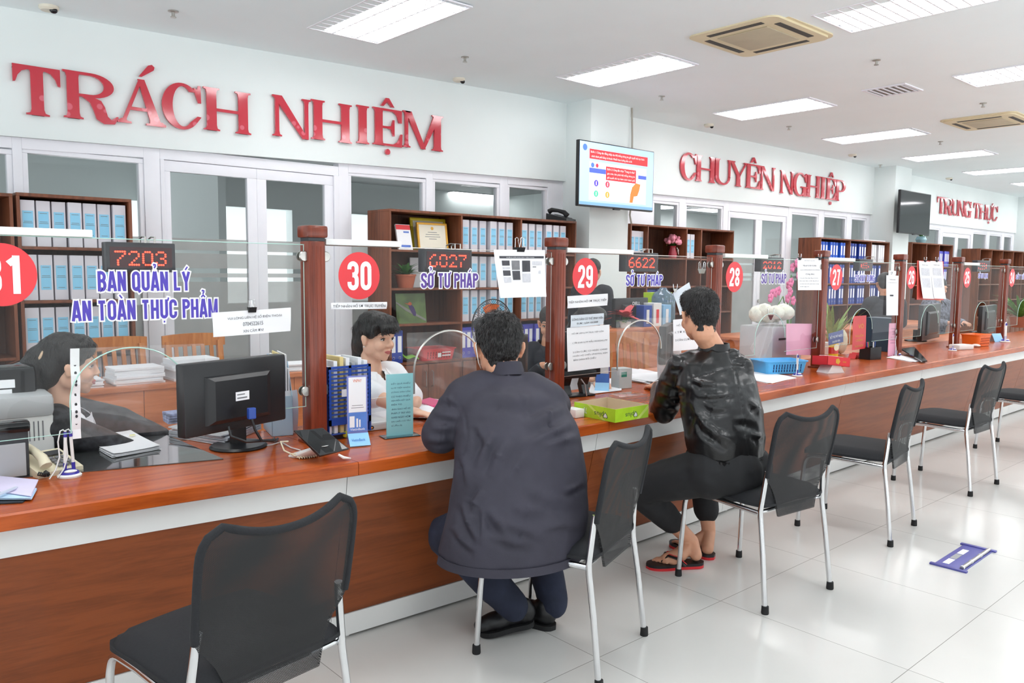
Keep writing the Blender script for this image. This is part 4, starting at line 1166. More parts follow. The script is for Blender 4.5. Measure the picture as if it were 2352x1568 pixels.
row('violet', cells5[2], 1.60, 6, 'atop the bookcase past the second pillar', step=.11)
row('violet', cells5[2], 1.25, 5, 'lower in the bookcase past the second pillar', step=.11)
row('white', cells5[1], 1.60, 1, 'in a dark cell past the second pillar')
bc, cells6 = bookcase('long empty brown bookcase at the far right edge', 18.55, 21.9, 2.0, (19.25, 19.95, 20.65, 21.3), (1.60, 1.25, .9, .55))

# ---------------------------------------------------------------- things on the shelves
def picture(label, x0, x1, z0, z1, y, frame_m, fw, face, extra=None, lean=8, cat='picture frame', nm='picture_frame'):
    t = thing(nm, label, cat, ((x0+x1)/2, y, z0))
    w, h = (x1-x0)/2, z1-z0
    R = Matrix.Rotation(math.radians(-lean), 4, 'X')
    if fw:
        f = MB()
        f.box(-w, w, 0, .02, 0, fw, .003, R); f.box(-w, w, 0, .02, h-fw, h, .003, R); f.box(-w, -w+fw, 0, .02, fw, h-fw, .003, R); f.box(w-fw, w, 0, .02, fw, h-fw, .003, R)
        obj('frame_border', f, frame_m, t)
    obj('picture', MB().box(-w+fw, w-fw, .006, .014, fw, h-fw, 0, R), face, t, None)
    if extra:
        for n, m, mb in extra: obj(n, mb, m, t, None)
        for c in t.children:
            if c.name.split('.')[0] in [e[0] for e in extra]: c.data.transform(R)
    return t
M_cert = mat('certificate_paper', (236, 230, 212), .6, vary=.03)
def cert_marks(w, h, fw):
    q = MB(); 
    for z, ww in ((h*.66, .3), (h*.58, .45), (h*.5, .5), (h*.42, .25)): q.box(-w*ww, w*ww, .0045, .0055, z-.0025, z+.0025)
    q2 = MB().disc(.016, frame((0, .005, h*.8), (1, 0, 0), (0, 0, 1)), 16)
    return [('certificate_text', M_greyink, q), ('certificate_seal', M_gold, q2)]
sz = 1.6255
xa = lambda px, y=530, Yv=6.2: atY(px, y, Yv).x
picture('large yellow framed certificate leaning at the back of the middle bookcase', xa(945, 530, 6.3), xa(1026, 530, 6.3), sz, sz+.315, 6.28, mat('yellow_frame', (198, 176, 40), .4, .2), .028, mat('mat_board', (206, 200, 184), .7), None)
w = (xa(1027)-xa(958))/2
picture('gilt framed certificate in front, on the top shelf of the middle bookcase', xa(958), xa(1027), sz, sz+.265, 6.17, M_gold, .02, M_cert, cert_marks(w, .265, .02))
t = thing('desk_calendar', 'white tear off calendar with a red header beside the gilt certificate', 'calendar', (xa(925), 6.15, sz))
R = Matrix.Rotation(math.radians(-14), 4, 'X')
obj('calendar_pad', MB().box(-.075, .08, 0, .02, .0, .24, .002, R), M_paper, t, None)
obj('calendar_header', MB().box(-.075, .08, -.001, -.0003, .19, .235, 0, R), M_redv, t, None)
obj('calendar_print', MB().box(-.05, .06, -.001, -.0003, .02, .045, 0, R).box(.0, .06, -.001, -.0003, .16, .175, 0, R), mat('print_blue', (90, 120, 200), .6), t, None)
def leafy(mb, base, n, L, w, spread=1.0, up=.6, seed=1, droop=.35):
    rnd = random.Random(seed)
    for i in range(n):
        a = rnd.uniform(0, 2*PI); e = rnd.uniform(up*.5, 1.0); l = L*rnd.uniform(.6, 1.1)
        d = V((math.cos(a)*spread*(1-e*.6), math.sin(a)*spread*(1-e*.6), e)); d.normalize()
        s = d.cross(V((0, 0, 1)))
        if s.length < .05: s = V((1, 0, 0))
        s.normalize(); P = []
        for k in range(6):
            u = k/5; c = V(base)+d*(l*u)-V((0, 0, 1))*(droop*l*u*u)+V((math.cos(a), math.sin(a), 0))*(.15*l*u*u)
            ww = w*math.sin(PI*min(.97, .12+u*.86))
            P.append((c-s*ww, c+V((0, 0, -.15*ww)), c+s*ww))
        vs = [q for r in P for q in r]; fs = []
        for k in range(5):
            for j in range(2): fs.append((k*3+j, k*3+j+1, k*3+4+j, k*3+3+j))
        mb.add(vs, fs)
    return mb
def plant(label, loc, pot_m, pot, leaf_m, n, L, w, nm='potted_plant', seed=3, up=.6, spread=1.0, droop=.35):
    t = thing(nm, label, 'plant', loc)
    obj('pot', MB().lathe(pot, 20), pot_m, t)
    obj('leaves', leafy(MB(), (0, 0, pot[-1][1]-.01), n, L, w, seed=seed, up=up, spread=spread, droop=droop), leaf_m, t, 60)
    return t
M_terra = mat('terracotta', (176, 96, 68), .7, vary=.1)
plant('small leafy plant in a terracotta pot on the second shelf of the middle bookcase', (xa(934, 640), 6.22, 1.2755), M_terra, [(0, 0), (.07, 0), (.095, .11), (.1, .11), (.1, .125), (.085, .125)], M_green, 60, .2, .018, seed=4)
b = MB().box(0, .2, 6.38, 6.392, 1.2755, 1.56)
for v in b.v: v.x += xa(942, 620, 6.38)
solo('white_card', b, M_paper, 'white card standing behind the shelf plant in the middle bookcase', 'card')
M_birdbg = mat('bird_picture_green', (92, 116, 62), .3, vary=.5, scale=7)
x0, x1 = xa(910, 700), xa(978, 700); w = (x1-x0)/2
picture('green picture of a small blue bird on a branch, third shelf of the middle bookcase', x0, x1, .9455, .9455+.28, 6.18, M_dark, .0, M_birdbg,
        [('branch', mat('branch_grey', (130, 130, 124), .6), MB().prism([(-w, .19), (-w*.4, .12), (w*.95, .015), (w*.95, .035), (-w*.35, .145), (-w, .205)], 0, .001, frame((0, .0045, 0), (1, 0, 0), (0, 0, 1)))),
         ('bird', mat('bird_blue', (62, 44, 96), .5, vary=.3, scale=30), MB().prism([(-.03, .17), (-.005, .18), (.03, .15), (.05, .10), (.045, .065), (.02, .07), (-.005, .11), (-.025, .15)], 0, .001, frame((0, .0035, 0), (1, 0, 0), (0, 0, 1)))),
         ('bird_head', mat('bird_orange', (188, 92, 52), .5), MB().prism([(-.075, .19), (-.035, .185), (-.02, .2), (0, .195), (.01, .18), (-.01, .165), (-.035, .175)], 0, .001, frame((0, .003, 0), (1, 0, 0), (0, 0, 1))))], lean=6, cat='picture', nm='bird_picture')
def basket(label, loc, w, d, h, m, rz=0, slots=9, flare=1.12, group=None, mark=None):
    """open plastic tray: flared walls with a row of slots, a floor and a rolled rim"""
    t = thing('plastic_basket', label, 'basket', loc, rz, group)
    th = .003; b = MB()
    def ring(k, z, ins=0.0, r=.03):
        P = []; ww, dd = w/2*k-ins, d/2*k-ins
        for cx, cy, a in ((ww-r, dd-r, 0), (-ww+r, dd-r, 90), (-ww+r, -dd+r, 180), (ww-r, -dd+r, 270)):
            P += [V((cx+r*math.cos(math.radians(a+90*i/4)), cy+r*math.sin(math.radians(a+90*i/4)), z)) for i in range(5)]
        return P
    b.rings([ring(1, 0), ring(1+(flare-1)*.95, h*.95), ring(flare, h), ring(flare+.05, h), ring(flare+.05, h-.006), ring(flare+.06, h-.004), ring(flare+.06, h+.003), ring(flare, h+.003), ring(flare, h, th), ring(1, th*1.5, th)])
    obj('basket_shell', b, m, t, 50)
    s = MB()
    hole = mat('slot_shadow', (40, 60, 90), .8)
    for zz in (.25, .48, .68):
        for i in range(slots):
            k = 1+(flare-1)*zz; x = (i-(slots-1)/2)*w*.8/slots
            for sgn in (-1, 1): s.box(x-.004, x+.004, sgn*d/2*k-.0012-.0006*(sgn < 0), sgn*d/2*k+.0006+.0012*(sgn > 0), h*zz-.008, h*zz+.008)
    o = obj('slot_rows', s, mat('slots_'+m.name, tuple(int(c*140) for c in m.node_tree.nodes['Color Ramp'].color_ramp.elements[0].color[:3]), .7), t, None)
    if mark:
        for n, mm, mb in mark: obj(n, mb, mm, t, None)
    return t
basket('red plastic basket on the lowest open shelf of the middle bookcase', (xa(1000, 822, 6.18), 6.26, .5855), .36, .26, .11, M_red, mark=[('basket_label', M_plast, MB().box(-.02, .02, -.148, -.1465, .03, .07)), ('basket_print', M_plast, MB().box(.03, .13, -.150, -.1485, .04, .05).box(.03, .13, -.150, -.1485, .07, .078))])
b = MB().sheet(lambda u, v: (xa(912, 815, 6.15)+u*.26, 6.17+.1*v, .60+.10*(1-u)**.7*(1-.6*abs(v-.5))+.02*math.sin(9*u)), 12, 6, .01)
solo('green_bag', b, mat('lime_bag', (140, 210, 44), .35, vary=.1), 'crumpled lime green bag beside the red basket', 'bag', smooth=60)
# desk phone on top of the middle bookcase
def phone(label, loc, rz, m, s=1.0, cord=True, tilt=30):
    t = thing('desk_phone', label, 'telephone', loc, rz)
    b = MB().prism([(-.1*s, 0), (.1*s, 0), (.1*s, .07*s), (-.1*s, .02*s)], -.09*s, .09*s, frame((0, 0, 0), (0, 1, 0), (0, 0, 1)))
    obj('phone_base', b, m, t, None)
    R = Matrix.Translation((0, 0, .045*s)) @ Matrix.Rotation(math.radians(14), 4, 'X')
    obj('phone_display', MB().box(.0, .07*s, .03*s, .07*s, .004, .008, 0, R), M_dark, t, None)
    kb = MB()
    for i in range(3):
        for j in range(4): kb.box(.0+.025*i*s, .018*s+.025*i*s, -.08*s+.025*j*s, -.064*s+.025*j*s, .003, .008, 0, R)
    obj('keypad', kb, M_greyink, t, None)
    obj('handset', MB().tube([(-.055*s, -.09*s, .045*s), (-.055*s, -.06*s, .075*s), (-.055*s, .0, .092*s), (-.055*s, .06*s, .10*s), (-.055*s, .09*s, .085*s)], [.024*s, .02*s, .016*s, .02*s, .024*s], 10), m, t, 50)
    if cord: 
        obj('coiled_cord', MB().tube([(-.06*s-.03*s*(k/60)+.006*math.cos(k*1.3), -.09*s-.05*s*math.sin(PI*k/60), .02*s+.006*math.sin(k*1.3)) for k in range(60)], .0022, 5), M_black, t, 60)
    return t
p = atY(1290, 497, 6.25)
phone('black desk telephone on top of the middle bookcase, beside the first pillar', (p.x, 6.26, 1.9855), .3, M_black, 1.25, cord=False)
# flower vase and frame in the bookcase right of the pillar
p = atY(1548, 575, 6.2)
t = thing('flower_vase', 'pink flower bouquet in a small red vase in the bookcase right of the pillar', 'vase', (p.x, 6.22, 1.6205))
obj('vase', MB().lathe([(0, 0), (.05, 0), (.055, .05), (.035, .13), (.045, .15), (.035, .15)], 18), mat('rose_vase', (170, 60, 74), .25), t)
obj('vase_ribbon', MB().tube([(.03, -.04, .13), (.05, -.05, .1), (.055, -.05, .05), (.03, -.055, .1)], .006, 6), M_plast, t)
rnd = random.Random(5)
fl = MB()
for i in range(26):
    a = rnd.uniform(0, 2*PI); r = .11*math.sqrt(rnd.random()); fl.sphere((r*math.cos(a), r*math.sin(a)*.8, .24+rnd.uniform(-.02, .05)-r*.3), rnd.uniform(.02, .034), 7)
obj('blossoms', fl, mat('pink_blossom', (234, 150, 170), .6, vary=.2, scale=40), t, 60)
obj('leaves', leafy(MB(), (0, 0, .15), 24, .13, .014, seed=8), M_green, t, 60)
p0, p1 = atY(1631, 540, 6.2), atY(1648, 540, 6.2)
picture('small wooden framed picture in the top right cell of the bookcase right of the pillar', p0.x, p1.x+.12, 1.6205, 1.80, 6.2, M_chairw, .02, M_cert)
# plants on far bookcase
plant('small green plant on top of the bookcase past the second pillar', (atY(2122, 548, 6.2).x, 6.25, 2.0305), mat('blue_glass_pot', (150, 190, 200), .2), [(0, 0), (.07, 0), (.1, .07), (.07, .13), (.06, .13)], M_green, 26, .16, .02, seed=12)
# blue folders lying on binder bookcase
b = MB().box(13.3, 14.1, 6.15, 6.4, 2.0005, 2.02)
solo('paper_stack', b, M_paper, 'flat stack of white sheets on top of the blue binder bookcase', 'papers')

# ---------------------------------------------------------------- desks and cupboards behind the counter
def desk(label, x0, x1, y0, y1, z, m=M_desk, nm='back_desk', cat='desk', seams=()):
    t = thing(nm, label, cat, ((x0+x1)/2, (y0+y1)/2, 0))
    obj('desk_top', MB().box(x0-.02, x1+.02, y0-.02, y1, z-.03, z, .003), m, t, world=True)
    xs = [x0]+list(seams)+[x1]
    for a, c in zip(xs, xs[1:]): obj('front_panel', MB().box(a+.002, c-.002, y0, y0+.018, .02, z-.03), m, t, None, world=True)
    for x in (x0, x1-.02): obj('side_panel', MB().box(x, x+.02, y0+.018, y1, 0, z-.03), m, t, None, world=True)
    return t
p = atZ(270, 860, .75)
DY = 5.0
desk('orange brown wooden desk behind the woman with long hair, heaped with white papers', .95, 2.95, DY, 5.55, .74, seams=(atY(331, 920, DY).x, 2.45))
rnd = random.Random(2)
xs = [1.13, 1.47, 1.81, 2.15, 2.49, 2.79]
for i, x in enumerate(xs):
    b = MB(); h = (.06, .10, .13, .09, .05, .07)[i]
    for j in range(8):
        b.box(-.14, .14, -.105, .105, h*j/8+.0003, h*(j+1)/8, 0, Matrix.Translation((rnd.uniform(-.01, .01), rnd.uniform(-.01, .01), 0)) @ Matrix.Rotation(rnd.uniform(-.06, .06), 4, 'Z'))
    q = MB().add(b.v, b.f, yawm((x, 5.14, .7405), rnd.uniform(-.1, .1)))
    solo('paper_stack', q, M_paper, 'loose stack of white papers on the orange brown desk, %s from the left' % ORD[i], 'papers', 'paper stacks on the orange brown desk', smooth=None)
def wood_chair(label, loc, rz):
    t = thing('wooden_chair', label, 'chair', loc, rz, 'slatted wooden chairs behind the counter')
    obj('seat', MB().box(-.21, .21, -.21, .21, .43, .46, .006), M_chairw, t)
    for x in (-.19, .19):
        obj('leg', MB().box(x-.02, x+.02, .17, .21, 0, .43, .003), M_chairw, t)
        obj('leg', MB().rings([[V((x-.02, y-.02, z)), V((x+.02, y-.02, z)), V((x+.02, y+.02, z)), V((x-.02, y+.02, z))] for y, z in ((-.2, 0), (-.195, .45), (-.25, .90))]), M_chairw, t)
    obj('top_rail', MB().rings([[V((x, y-.012, .86)), V((x, y+.012, .86)), V((x, y+.010, .945+.012*(1-(x/.23)**2))), V((x, y-.012, .945+.012*(1-(x/.23)**2)))] for x, y in [(-.23+.046*k, -.248-.02*(1-((-.23+.046*k)/.23)**2)) for k in range(11)]]), M_chairw, t)
    for i in range(5):
        x = -.13+.065*i
        obj('slat', MB().rings([[V((x-.014, y-.007, z)), V((x+.014, y-.007, z)), V((x+.014, y+.007, z)), V((x-.014, y+.007, z))] for y, z in ((-.2, .50), (-.258, .87))]), M_chairw, t)
    obj('lower_rail', MB().box(-.19, .19, -.213, -.193, .49, .53), M_chairw, t)
    return t
p = atY(300, 770, 5.75)
wood_chair('slatted wooden chair back showing above the white papers, left of the door post', (p.x, 5.77, 0), PI+.15)
p = atY(450, 780, 5.8)
wood_chair('slatted wooden chair partly hidden behind the phone number notice', (p.x+.06, 5.76, 0), PI)
p = atY(1455, 800, 4.05)
wood_chair('slatted wooden chair behind the arched opening of window 29', (p.x, 3.98, 0), PI-.35)
cb = desk('low wooden cupboard behind window 29 carrying a monitor, a red plant and file racks', atY(1392, 800, 4.7).x, atY(1640, 800, 4.7).x, 4.7, 5.1, .93, M_desk, 'low_cupboard', 'cupboard')
desk('plain wooden desk behind the pink orchid of window 28', 7.45, 9.3, 4.6, 5.2, .75, M_desk)
desk('plain wooden desk behind the hanging red clipboards', 9.8, 12.6, 4.6, 5.2, .75, M_desk)
desk('long plain inner desk behind windows 28 to 25', 4.45, 10.2, 3.235, 3.62, .75, M_desk, 'inner_desk')
# standing fan
p = atY(1135, 748, 4.7)
t = thing('standing_fan', 'standing fan with a black wire cage and orange blades behind the navy jacketed man', 'fan', (p.x, 4.72, 0))
fz = p.z
obj('fan_base', MB().lathe([(0, 0), (.2, 0), (.19, .02), (.03, .035), (.018, .06), (0, .061)], 24), M_dark, t)
obj('fan_pole', MB().tube([(0, 0, .05), (0, .0, fz-.05)], .013, 10), M_chrome, t)
obj('fan_motor', MB().lathe([(0, 0), (.05, 0), (.065, .04), (.055, .13), (0, .14)], 18, frame((0, .045, fz), (1, 0, 0), (0, 0, 1)) @ Matrix.Rotation(PI, 4, 'Y')), M_dark, t)
g = MB(); Rf = .205
for zz, rr in ((0.0, Rf), (-.035, .17), (.035, .17)):
    g.tube([(rr*math.cos(2*PI*k/40), zz, fz+rr*math.sin(2*PI*k/40)) for k in range(40)], .004 if rr == Rf else .002, 6, closed=True)
for k in range(64):
    a = 2*PI*k/64; c, s = math.cos(a), math.sin(a)
    for sg in (-1, 1): g.tube([(.05*c, sg*.05, fz+.05*s), (.17*c, sg*.035, fz+.17*s), (Rf*c, 0, fz+Rf*s)], .0011, 4)
obj('fan_cage', g, M_black, t, 40)
for k in range(3):
    a0 = math.radians(112+120*k)
    bl = MB().sheet(lambda u, v: ((.03+.14*u)*math.cos(a0+(v-.5)*(.5+.5*u)-.3*u), .014*(v-.5), fz+(.03+.14*u)*math.sin(a0+(v-.5)*(.5+.5*u)-.3*u)), 8, 6, .002)
    obj('fan_blade', bl, M_orange, t, 60)
obj('fan_hub', MB().lathe([(0, -.02), (.028, -.02), (.03, .02), (0, .02)], 16, frame((0, 0, fz), (1, 0, 0), (0, 0, 1))), M_orange, t)

# ================================================================ things on the counter
def st(px, py): return atZ(px, py, ZT)
Z1 = ZT+.0005
def flat_papers(label, px, m=M_paper, h=.002, n=1, seed=1, lift=0.0, nm='paper_sheet', cat='papers', group=None, cols=None, jit=.01, curl=0.0):
    """one or more sheets lying on the counter; px are the four corners seen in the photo"""
    P = [atZ(x, y, ZT+lift) for x, y in px]; c = sum(P, V((0, 0, 0)))/4
    t = None; rnd = random.Random(seed); out = None
    b = MB()
    for i in range(n):
        a = rnd.uniform(-jit, jit)*4; R = Matrix.Translation(c) @ Matrix.Rotation(a, 4, 'Z') @ Matrix.Translation(-c)
        z = ZT+lift+.0005+i*(h/n)
        Q = [R @ p for p in P]
        def fn(u, v): 
            p = Q[0].lerp(Q[1], u).lerp(Q[3].lerp(Q[2], u), v)
            return V((p.x, p.y, z+h/n*.8+curl*((2*u-1)**2*.5+(2*v-1)**4*.5)*(1 if i == n-1 else .2)))
        b.sheet(fn, 6, 6, h/n*.75)
    return solo(nm, b, m, label, cat, group, smooth=30)
def sheet_notice(label, px, Yv, texts=(), m=M_paper, clip=None, blocks=(), wob=.004, nm='paper_notice', text_m=None, z0=0.0, curl=0.0, cat='notice'):
    """a sheet of paper held to the glass: px = TL, TR, BR, BL"""
    P = [atY(x, y, Yv) for x, y in px]
    t = thing(nm, label, cat, (P[3]+P[2])/2)
    def fn(u, v):
        p = P[3].lerp(P[2], u).lerp(P[0].lerp(P[1], u), v)
        d = -wob*math.sin(u*5+v*3)*(1-v)-curl*(1-v)**2*(.4+.6*abs(2*u-1))
        return V((p.x, p.y+d, p.z))
    obj('sheet', MB().sheet(fn, 10, 10, .0006), m, t, 60, world=True)
    q = MB()
    def quad(mb, u0, u1, v0, v1):
        k = 6
        for i in range(k):
            a, c = u0+(u1-u0)*i/k, u0+(u1-u0)*(i+1)/k
            r = []
            for (uu, vv) in ((a, v0), (c, v0), (c, v1), (a, v1)):
                p = V(fn(uu, vv)); p.y -= .0012; r.append(p)
            mb.add(r, [(0, 1, 2, 3)])
    for s, uc, vc, w, h in texts:
        vs, fs, (x0, x1, y0, y1) = text_geo(s, .0)
        out = []
        for x, y in vs:
            uu = uc+((x-x0)/(x1-x0)-.5)*w; vv = vc+((y-y0)/(y1-y0)-.5)*h
            p = V(fn(uu, vv)); p.y -= .0014; out.append(p)
        q.add(out, fs)
    if q.v: obj('printed_text', q, text_m or M_ink, t, None, world=True)
    for bm_, u0, u1, v0, v1 in blocks:
        r = MB(); quad(r, u0, u1, v0, v1); obj('printed_block', r, bm_, t, None, world=True)
    return t
def binder_clip(label, p, s=1.0, m=M_black, rz=0.0, flip=1):
    t = thing('binder_clip', label, 'clip', p, rz, 'binder clips on the glass screens')
    b = MB().prism([(-.012*s, -.014*s), (.012*s, -.014*s), (.003*s, .008*s), (-.003*s, .008*s)], -.016*s, .016*s, frame((0, 0, 0), (0, 1, 0), (0, 0, -flip)) )
    obj('clip_body', b, m, t, None)
    for sg in (-1, 1):
        k = [(-.010*s, sg*.010*s, flip*.012*s), (-.006*s, sg*.013*s, flip*.034*s), (-.007*s, sg*.013*s, flip*.042*s), (0, sg*.013*s, flip*.046*s), (.007*s, sg*.013*s, flip*.042*s), (.006*s, sg*.013*s, flip*.034*s), (.010*s, sg*.010*s, flip*.012*s)]
        obj('clip_loop', MB().tube(k, .0012*s, 6), M_chrome, t, 50)
    return t
FG = GY-.009     # plane just in front of the glass
BG = GY+.012     # plane just behind it
# ---------- window 31
sheet_notice('notice with a phone number clipped to the glass of window 31', ((487, 718), (668, 706), (668, 760), (490, 774)), FG,
   [('VUI LÒNG LIÊN HỆ SỐ ĐIỆN THOẠI:', .53, .72, .70, .17), ('0704522615', .50, .44, .26, .16), ('XIN CẢM ƠN!', .50, .17, .27, .15)], text_m=mat('faded_ink', (92, 92, 96), .7))
binder_clip('black binder clip on the phone number notice', atY(579, 713, FG-.004), .9, flip=1)
# film over the arched opening, with the punched white edge
P = [atY(x, y, BG+.02) for x, y in ((160, 800), (470, 789), (473, 980), (166, 1008))]
t = thing('plastic_sleeve', 'clear plastic sleeve with a punched white edge hung over the opening of window 31', 'plastic sheet', (P[3]+P[2])/2)
def fn(u, v):
    p = P[3].lerp(P[2], u).lerp(P[0].lerp(P[1], u), v); return V((p.x, p.y+.006*math.sin(u*9+v*5)*(1-v)+.004*math.sin(v*17+u*4), p.z))
obj('sleeve_film', MB().sheet(fn, 24, 16), G_film, t, 80, world=True)
q = MB(); 
for j in range(10): q.add([fn(u, v)-V((0, .003, 0)) for u, v in ((0, j/10), (.062, j/10), (.062, (j+1)/10), (0, (j+1)/10))], [(0, 1, 2, 3)])
ps = obj('punched_strip', q, M_paper, t, None, world=True)
q = MB()
for v in (.87, .82, .73, .64, .60, .49, .38, .30, .25, .17): q.disc(.0055, frame(fn(.032, v)-V((0, .0038, 0)), (1, 0, 0), (0, 0, 1)), 12, rx=.004)
obj('punch_hole', q, M_dark, ps, None, world=True)
# glass plate lying on the counter
P = [atZ(x, y, ZT) for x, y in ((-60, 1108), (513, 1055), (385, 1001), (-60, 1030))]
solo('glass_plate', MB().add([V((p.x, p.y, ZT+z)) for z in (.0005, .0035) for p in P], [(0, 1, 2, 3)[::-1], (4, 5, 6, 7), (0, 1, 5, 4), (1, 2, 6, 5), (2, 3, 7, 6), (3, 0, 4, 7)]),
     mat('smoked_plate_glass', (60, 62, 62), .03, vary=.02, spec=1.0, coat=1.0), 'flat sheet of glass lying on the counter under the papers of window 31', 'glass plate', smooth=None)
flat_papers('thick white paper pad on the glass plate of window 31', ((181, 1010), (262, 1052), (368, 1032), (300, 997)), h=.012, n=6, lift=.004, curl=.006)
solo('yellow_tab', MB().cbox((0, 0, .0005), (.02, .012, .001)), mat('yellow_note', (232, 222, 90), .6), 'tiny yellow sticky tab at the corner of the white paper pad', 'sticky note', loc=atZ(304, 999, ZT+.024)+V((0, 0, 0)))
# printer, card terminal and phone at the left edge
def bx(label, name, cat, parts, loc, rz=0.0, group=None):
    t = thing(name, label, cat, loc, rz, group)
    for n, m, mb, sm in parts: obj(n, mb, m, t, sm)
    return t
p = st(70, 1066)
vents = MB()
for i in range(4): vents.box(.03+i*.014, .034+i*.014, -.0015, .0, .07, .14)
bx('pale grey office scanner with a rounded lid at the left edge of the counter', 'scanner', 'scanner',
   [('scanner_body', M_plast, MB().box(-.32, .11, 0, .22, 0, .165, .015), None), ('scanner_lid', mat('lid_grey', (176, 178, 180), .4, vary=.02), MB().box(-.33, .112, -.012, .23, .155, .235, .02), 40), ('vent_slots', M_greyink, vents, None)], (p.x-.02, p.y+.06, Z1), -.05)
p = st(40, 1096)
bx('black and silver card terminal in front of the scanner, blue cable plugged in', 'card_terminal', 'card terminal',
   [('terminal_body', M_dark, MB().box(-.16, .05, .0, .07, .0, .18, .008), None), ('silver_front', M_grey, MB().box(-.045, .04, -.004, .001, .005, .115, .003), None),
    ('dark_bezel', M_blackg, MB().box(-.165, .056, -.012, .06, .15, .185, .01), 40), ('screen', M_blackg, MB().box(-.14, -.055, -.004, .001, .02, .14), None),
    ('blue_cable', M_blue, MB().tube([(-.075, -.008, .13), (-.08, -.012, .10), (-.10, -.012, .07), (-.12, -.01, .04)], .004, 6), 50)], (p.x-.015, p.y-.01, Z1), -.06)
p = st(122, 1088)
phone('cream desk telephone with a black coiled cord beside the scanner', (p.x+.0, p.y+.05, Z1), .25, M_cream, .8)
def pen_stand(label, p, n=2, s=1.0, rz=0.0):
    t = thing('pen_stand', label, 'pen stand', p, rz, 'counter pens on stands')
    obj('stand_base', MB().lathe([(0, 0), (.036*s, 0), (.037*s, .006*s), (.030*s, .011*s), (0, .012*s)], 24), M_plast, t)
    obj('stand_dome', MB().lathe([(.030*s, .011*s), (.027*s, .018*s), (.015*s, .024*s), (0, .025*s)], 20, cap=False), mat('violet_blue', (58, 48, 160), .35), t)
    obj('stand_badge', MB().sphere((.0, -.016*s, .020*s), (.020*s, .012*s, .006*s), 12), M_plast, t)
    for i in range(n):
        x = (i-(n-1)/2)*.024*s; dx = (i-(n-1)/2)*-.008*s
        pn = obj('pen', MB().tube([(x, 0, .045*s), (x+dx, 0, .135*s)], .0052*s, 10), M_plast, t, 50)
        obj('pen_collar', MB().tube([(x-dx*.3, 0, .018*s), (x, 0, .047*s)], .0058*s, 10), mat('violet_blue', (58, 48, 160), .35), pn)
        obj('pen_cap', MB().tube([(x+dx, 0, .133*s), (x+dx*1.1, 0, .15*s)], .0058*s, 10), mat('violet_blue', (58, 48, 160), .35), pn)
        c = [(x+dx*1.1, 0, .15*s), (x+dx-.006*s, 0, .158*s), (x+dx-.014*s, .0, .155*s), (x-.018*s, 0, .12*s), (x-.016*s, -.004*s, .07*s), (x-.03*s, -.01*s, .03*s), (x-.05*s, -.015*s, .004*s)]
        obj('pen_cord', MB().tube(c, .0024*s, 6), M_plast, pn, 60)
    return t
p = st(160, 1094)
pen_stand('white and violet stand with two corded pens in front of the cream telephone', (p.x, p.y, Z1), 2, 1.0)
flat_papers('pale violet printed sheet on the paper pile at the left front edge', ((-60, 1122), (75, 1140), (88, 1103), (-20, 1094)), mat('lilac_paper', (214, 206, 232), .7), h=.003, n=2, lift=.012, seed=4)
flat_papers('pale blue sheets under the violet sheet at the left front edge', ((-60, 1148), (70, 1148), (85, 1125), (-40, 1104)), mat('pale_blue_paper', (186, 214, 240), .7, vary=.1, scale=20), h=.006, n=3, lift=.005, seed=6)
flat_papers('black folder under the paper pile at the left front edge', ((-60, 1162), (55, 1155), (82, 1130), (-50, 1112)), M_black, h=.004, nm='folder', cat='folder')
a, c = atZ(-20, 1142, ZT+.022), atZ(40, 1118, ZT+.022)
solo('ballpoint_pen', MB().tube([a, a.lerp(c, .9), c], [.005, .005, .002], 8), mat('pen_body', (200, 206, 222), .3), 'ballpoint pen lying on the pale violet sheet', 'pen')
# monitor seen from behind
def ray_at(px, py, depth): return CAM+_ray(px, py)*depth
def monitor(label, TLp, TRp, base, h, m_back=M_black, stand=True, thick=.045, sticker=True, group=None):
    """TLp, TRp world points of the top corners of the back as the photo sees them"""
    L, Rr = V(TLp), V(TRp); r = (Rr-L); r.z = 0; w = r.length; r.normalize()
    top = (L.z+Rr.z)/2
    t = thing('computer_monitor', label, 'monitor', base, 0.0, group)
    n = V((r.y, -r.x, 0))          # towards the viewer side
    mid = (L+Rr)/2; mid.z = top-h/2
    M = frame(mid, r, (0, 0, 1))
    obj('monitor_shell', MB().box(-w/2, w/2, -h/2, h/2, -thick, 0, .008, M), m_back, t, 40, world=True)
    obj('rear_housing', MB().rings([[V((x*sc, y*sc-.01, z)) for x, y in ((-w*.32, -h*.34), (w*.32, -h*.34), (w*.32, h*.34), (-w*.32, h*.34))] for z, sc in ((0.0, 1), (.012, .96), (.022, .8))], M=M), m_back, t, None, world=True)
    obj('display_glass', MB().box(-w/2+.012, w/2-.012, -h/2+.015, h/2-.012, -thick-.001, -thick+.002, 0, M), M_blackg, t, None, world=True)
    if sticker:
        s = obj('white_sticker', MB().box(-.03, .03, -.02, .012, .0222, .0228, 0, M), M_paper, t, None, world=True)
        obj('sticker_print', MB().box(-.024, .02, -.013, -.008, .0229, .0232, 0, M).box(-.024, .01, .0, .004, .0229, .0232, 0, M), M_greyink, s, None, world=True)
    if stand:
        bz = base[2]
        obj('stand_neck', MB().box(base[0]-.028, base[0]+.028, base[1]-.012, base[1]+.02, bz+.012, mid.z-h*.25, .004), m_back, t, None, world=True)
        obj('stand_foot', MB().lathe([(0, 0), (.105, 0), (.108, .004), (.10, .012), (.03, .016), (0, .017)], 30, Matrix.Translation((base[0], base[1], bz))), m_back, t, 40, world=True)
    return t
p = st(548, 1026)
mL, mR = ray_at(421, 842, 2.68), ray_at(655, 809, 3.06)
t = monitor('black monitor seen from behind under the glass of window 31', mL, mR, (p.x, p.y, Z1), .255)
b1 = ray_at(575, 948, 2.84)
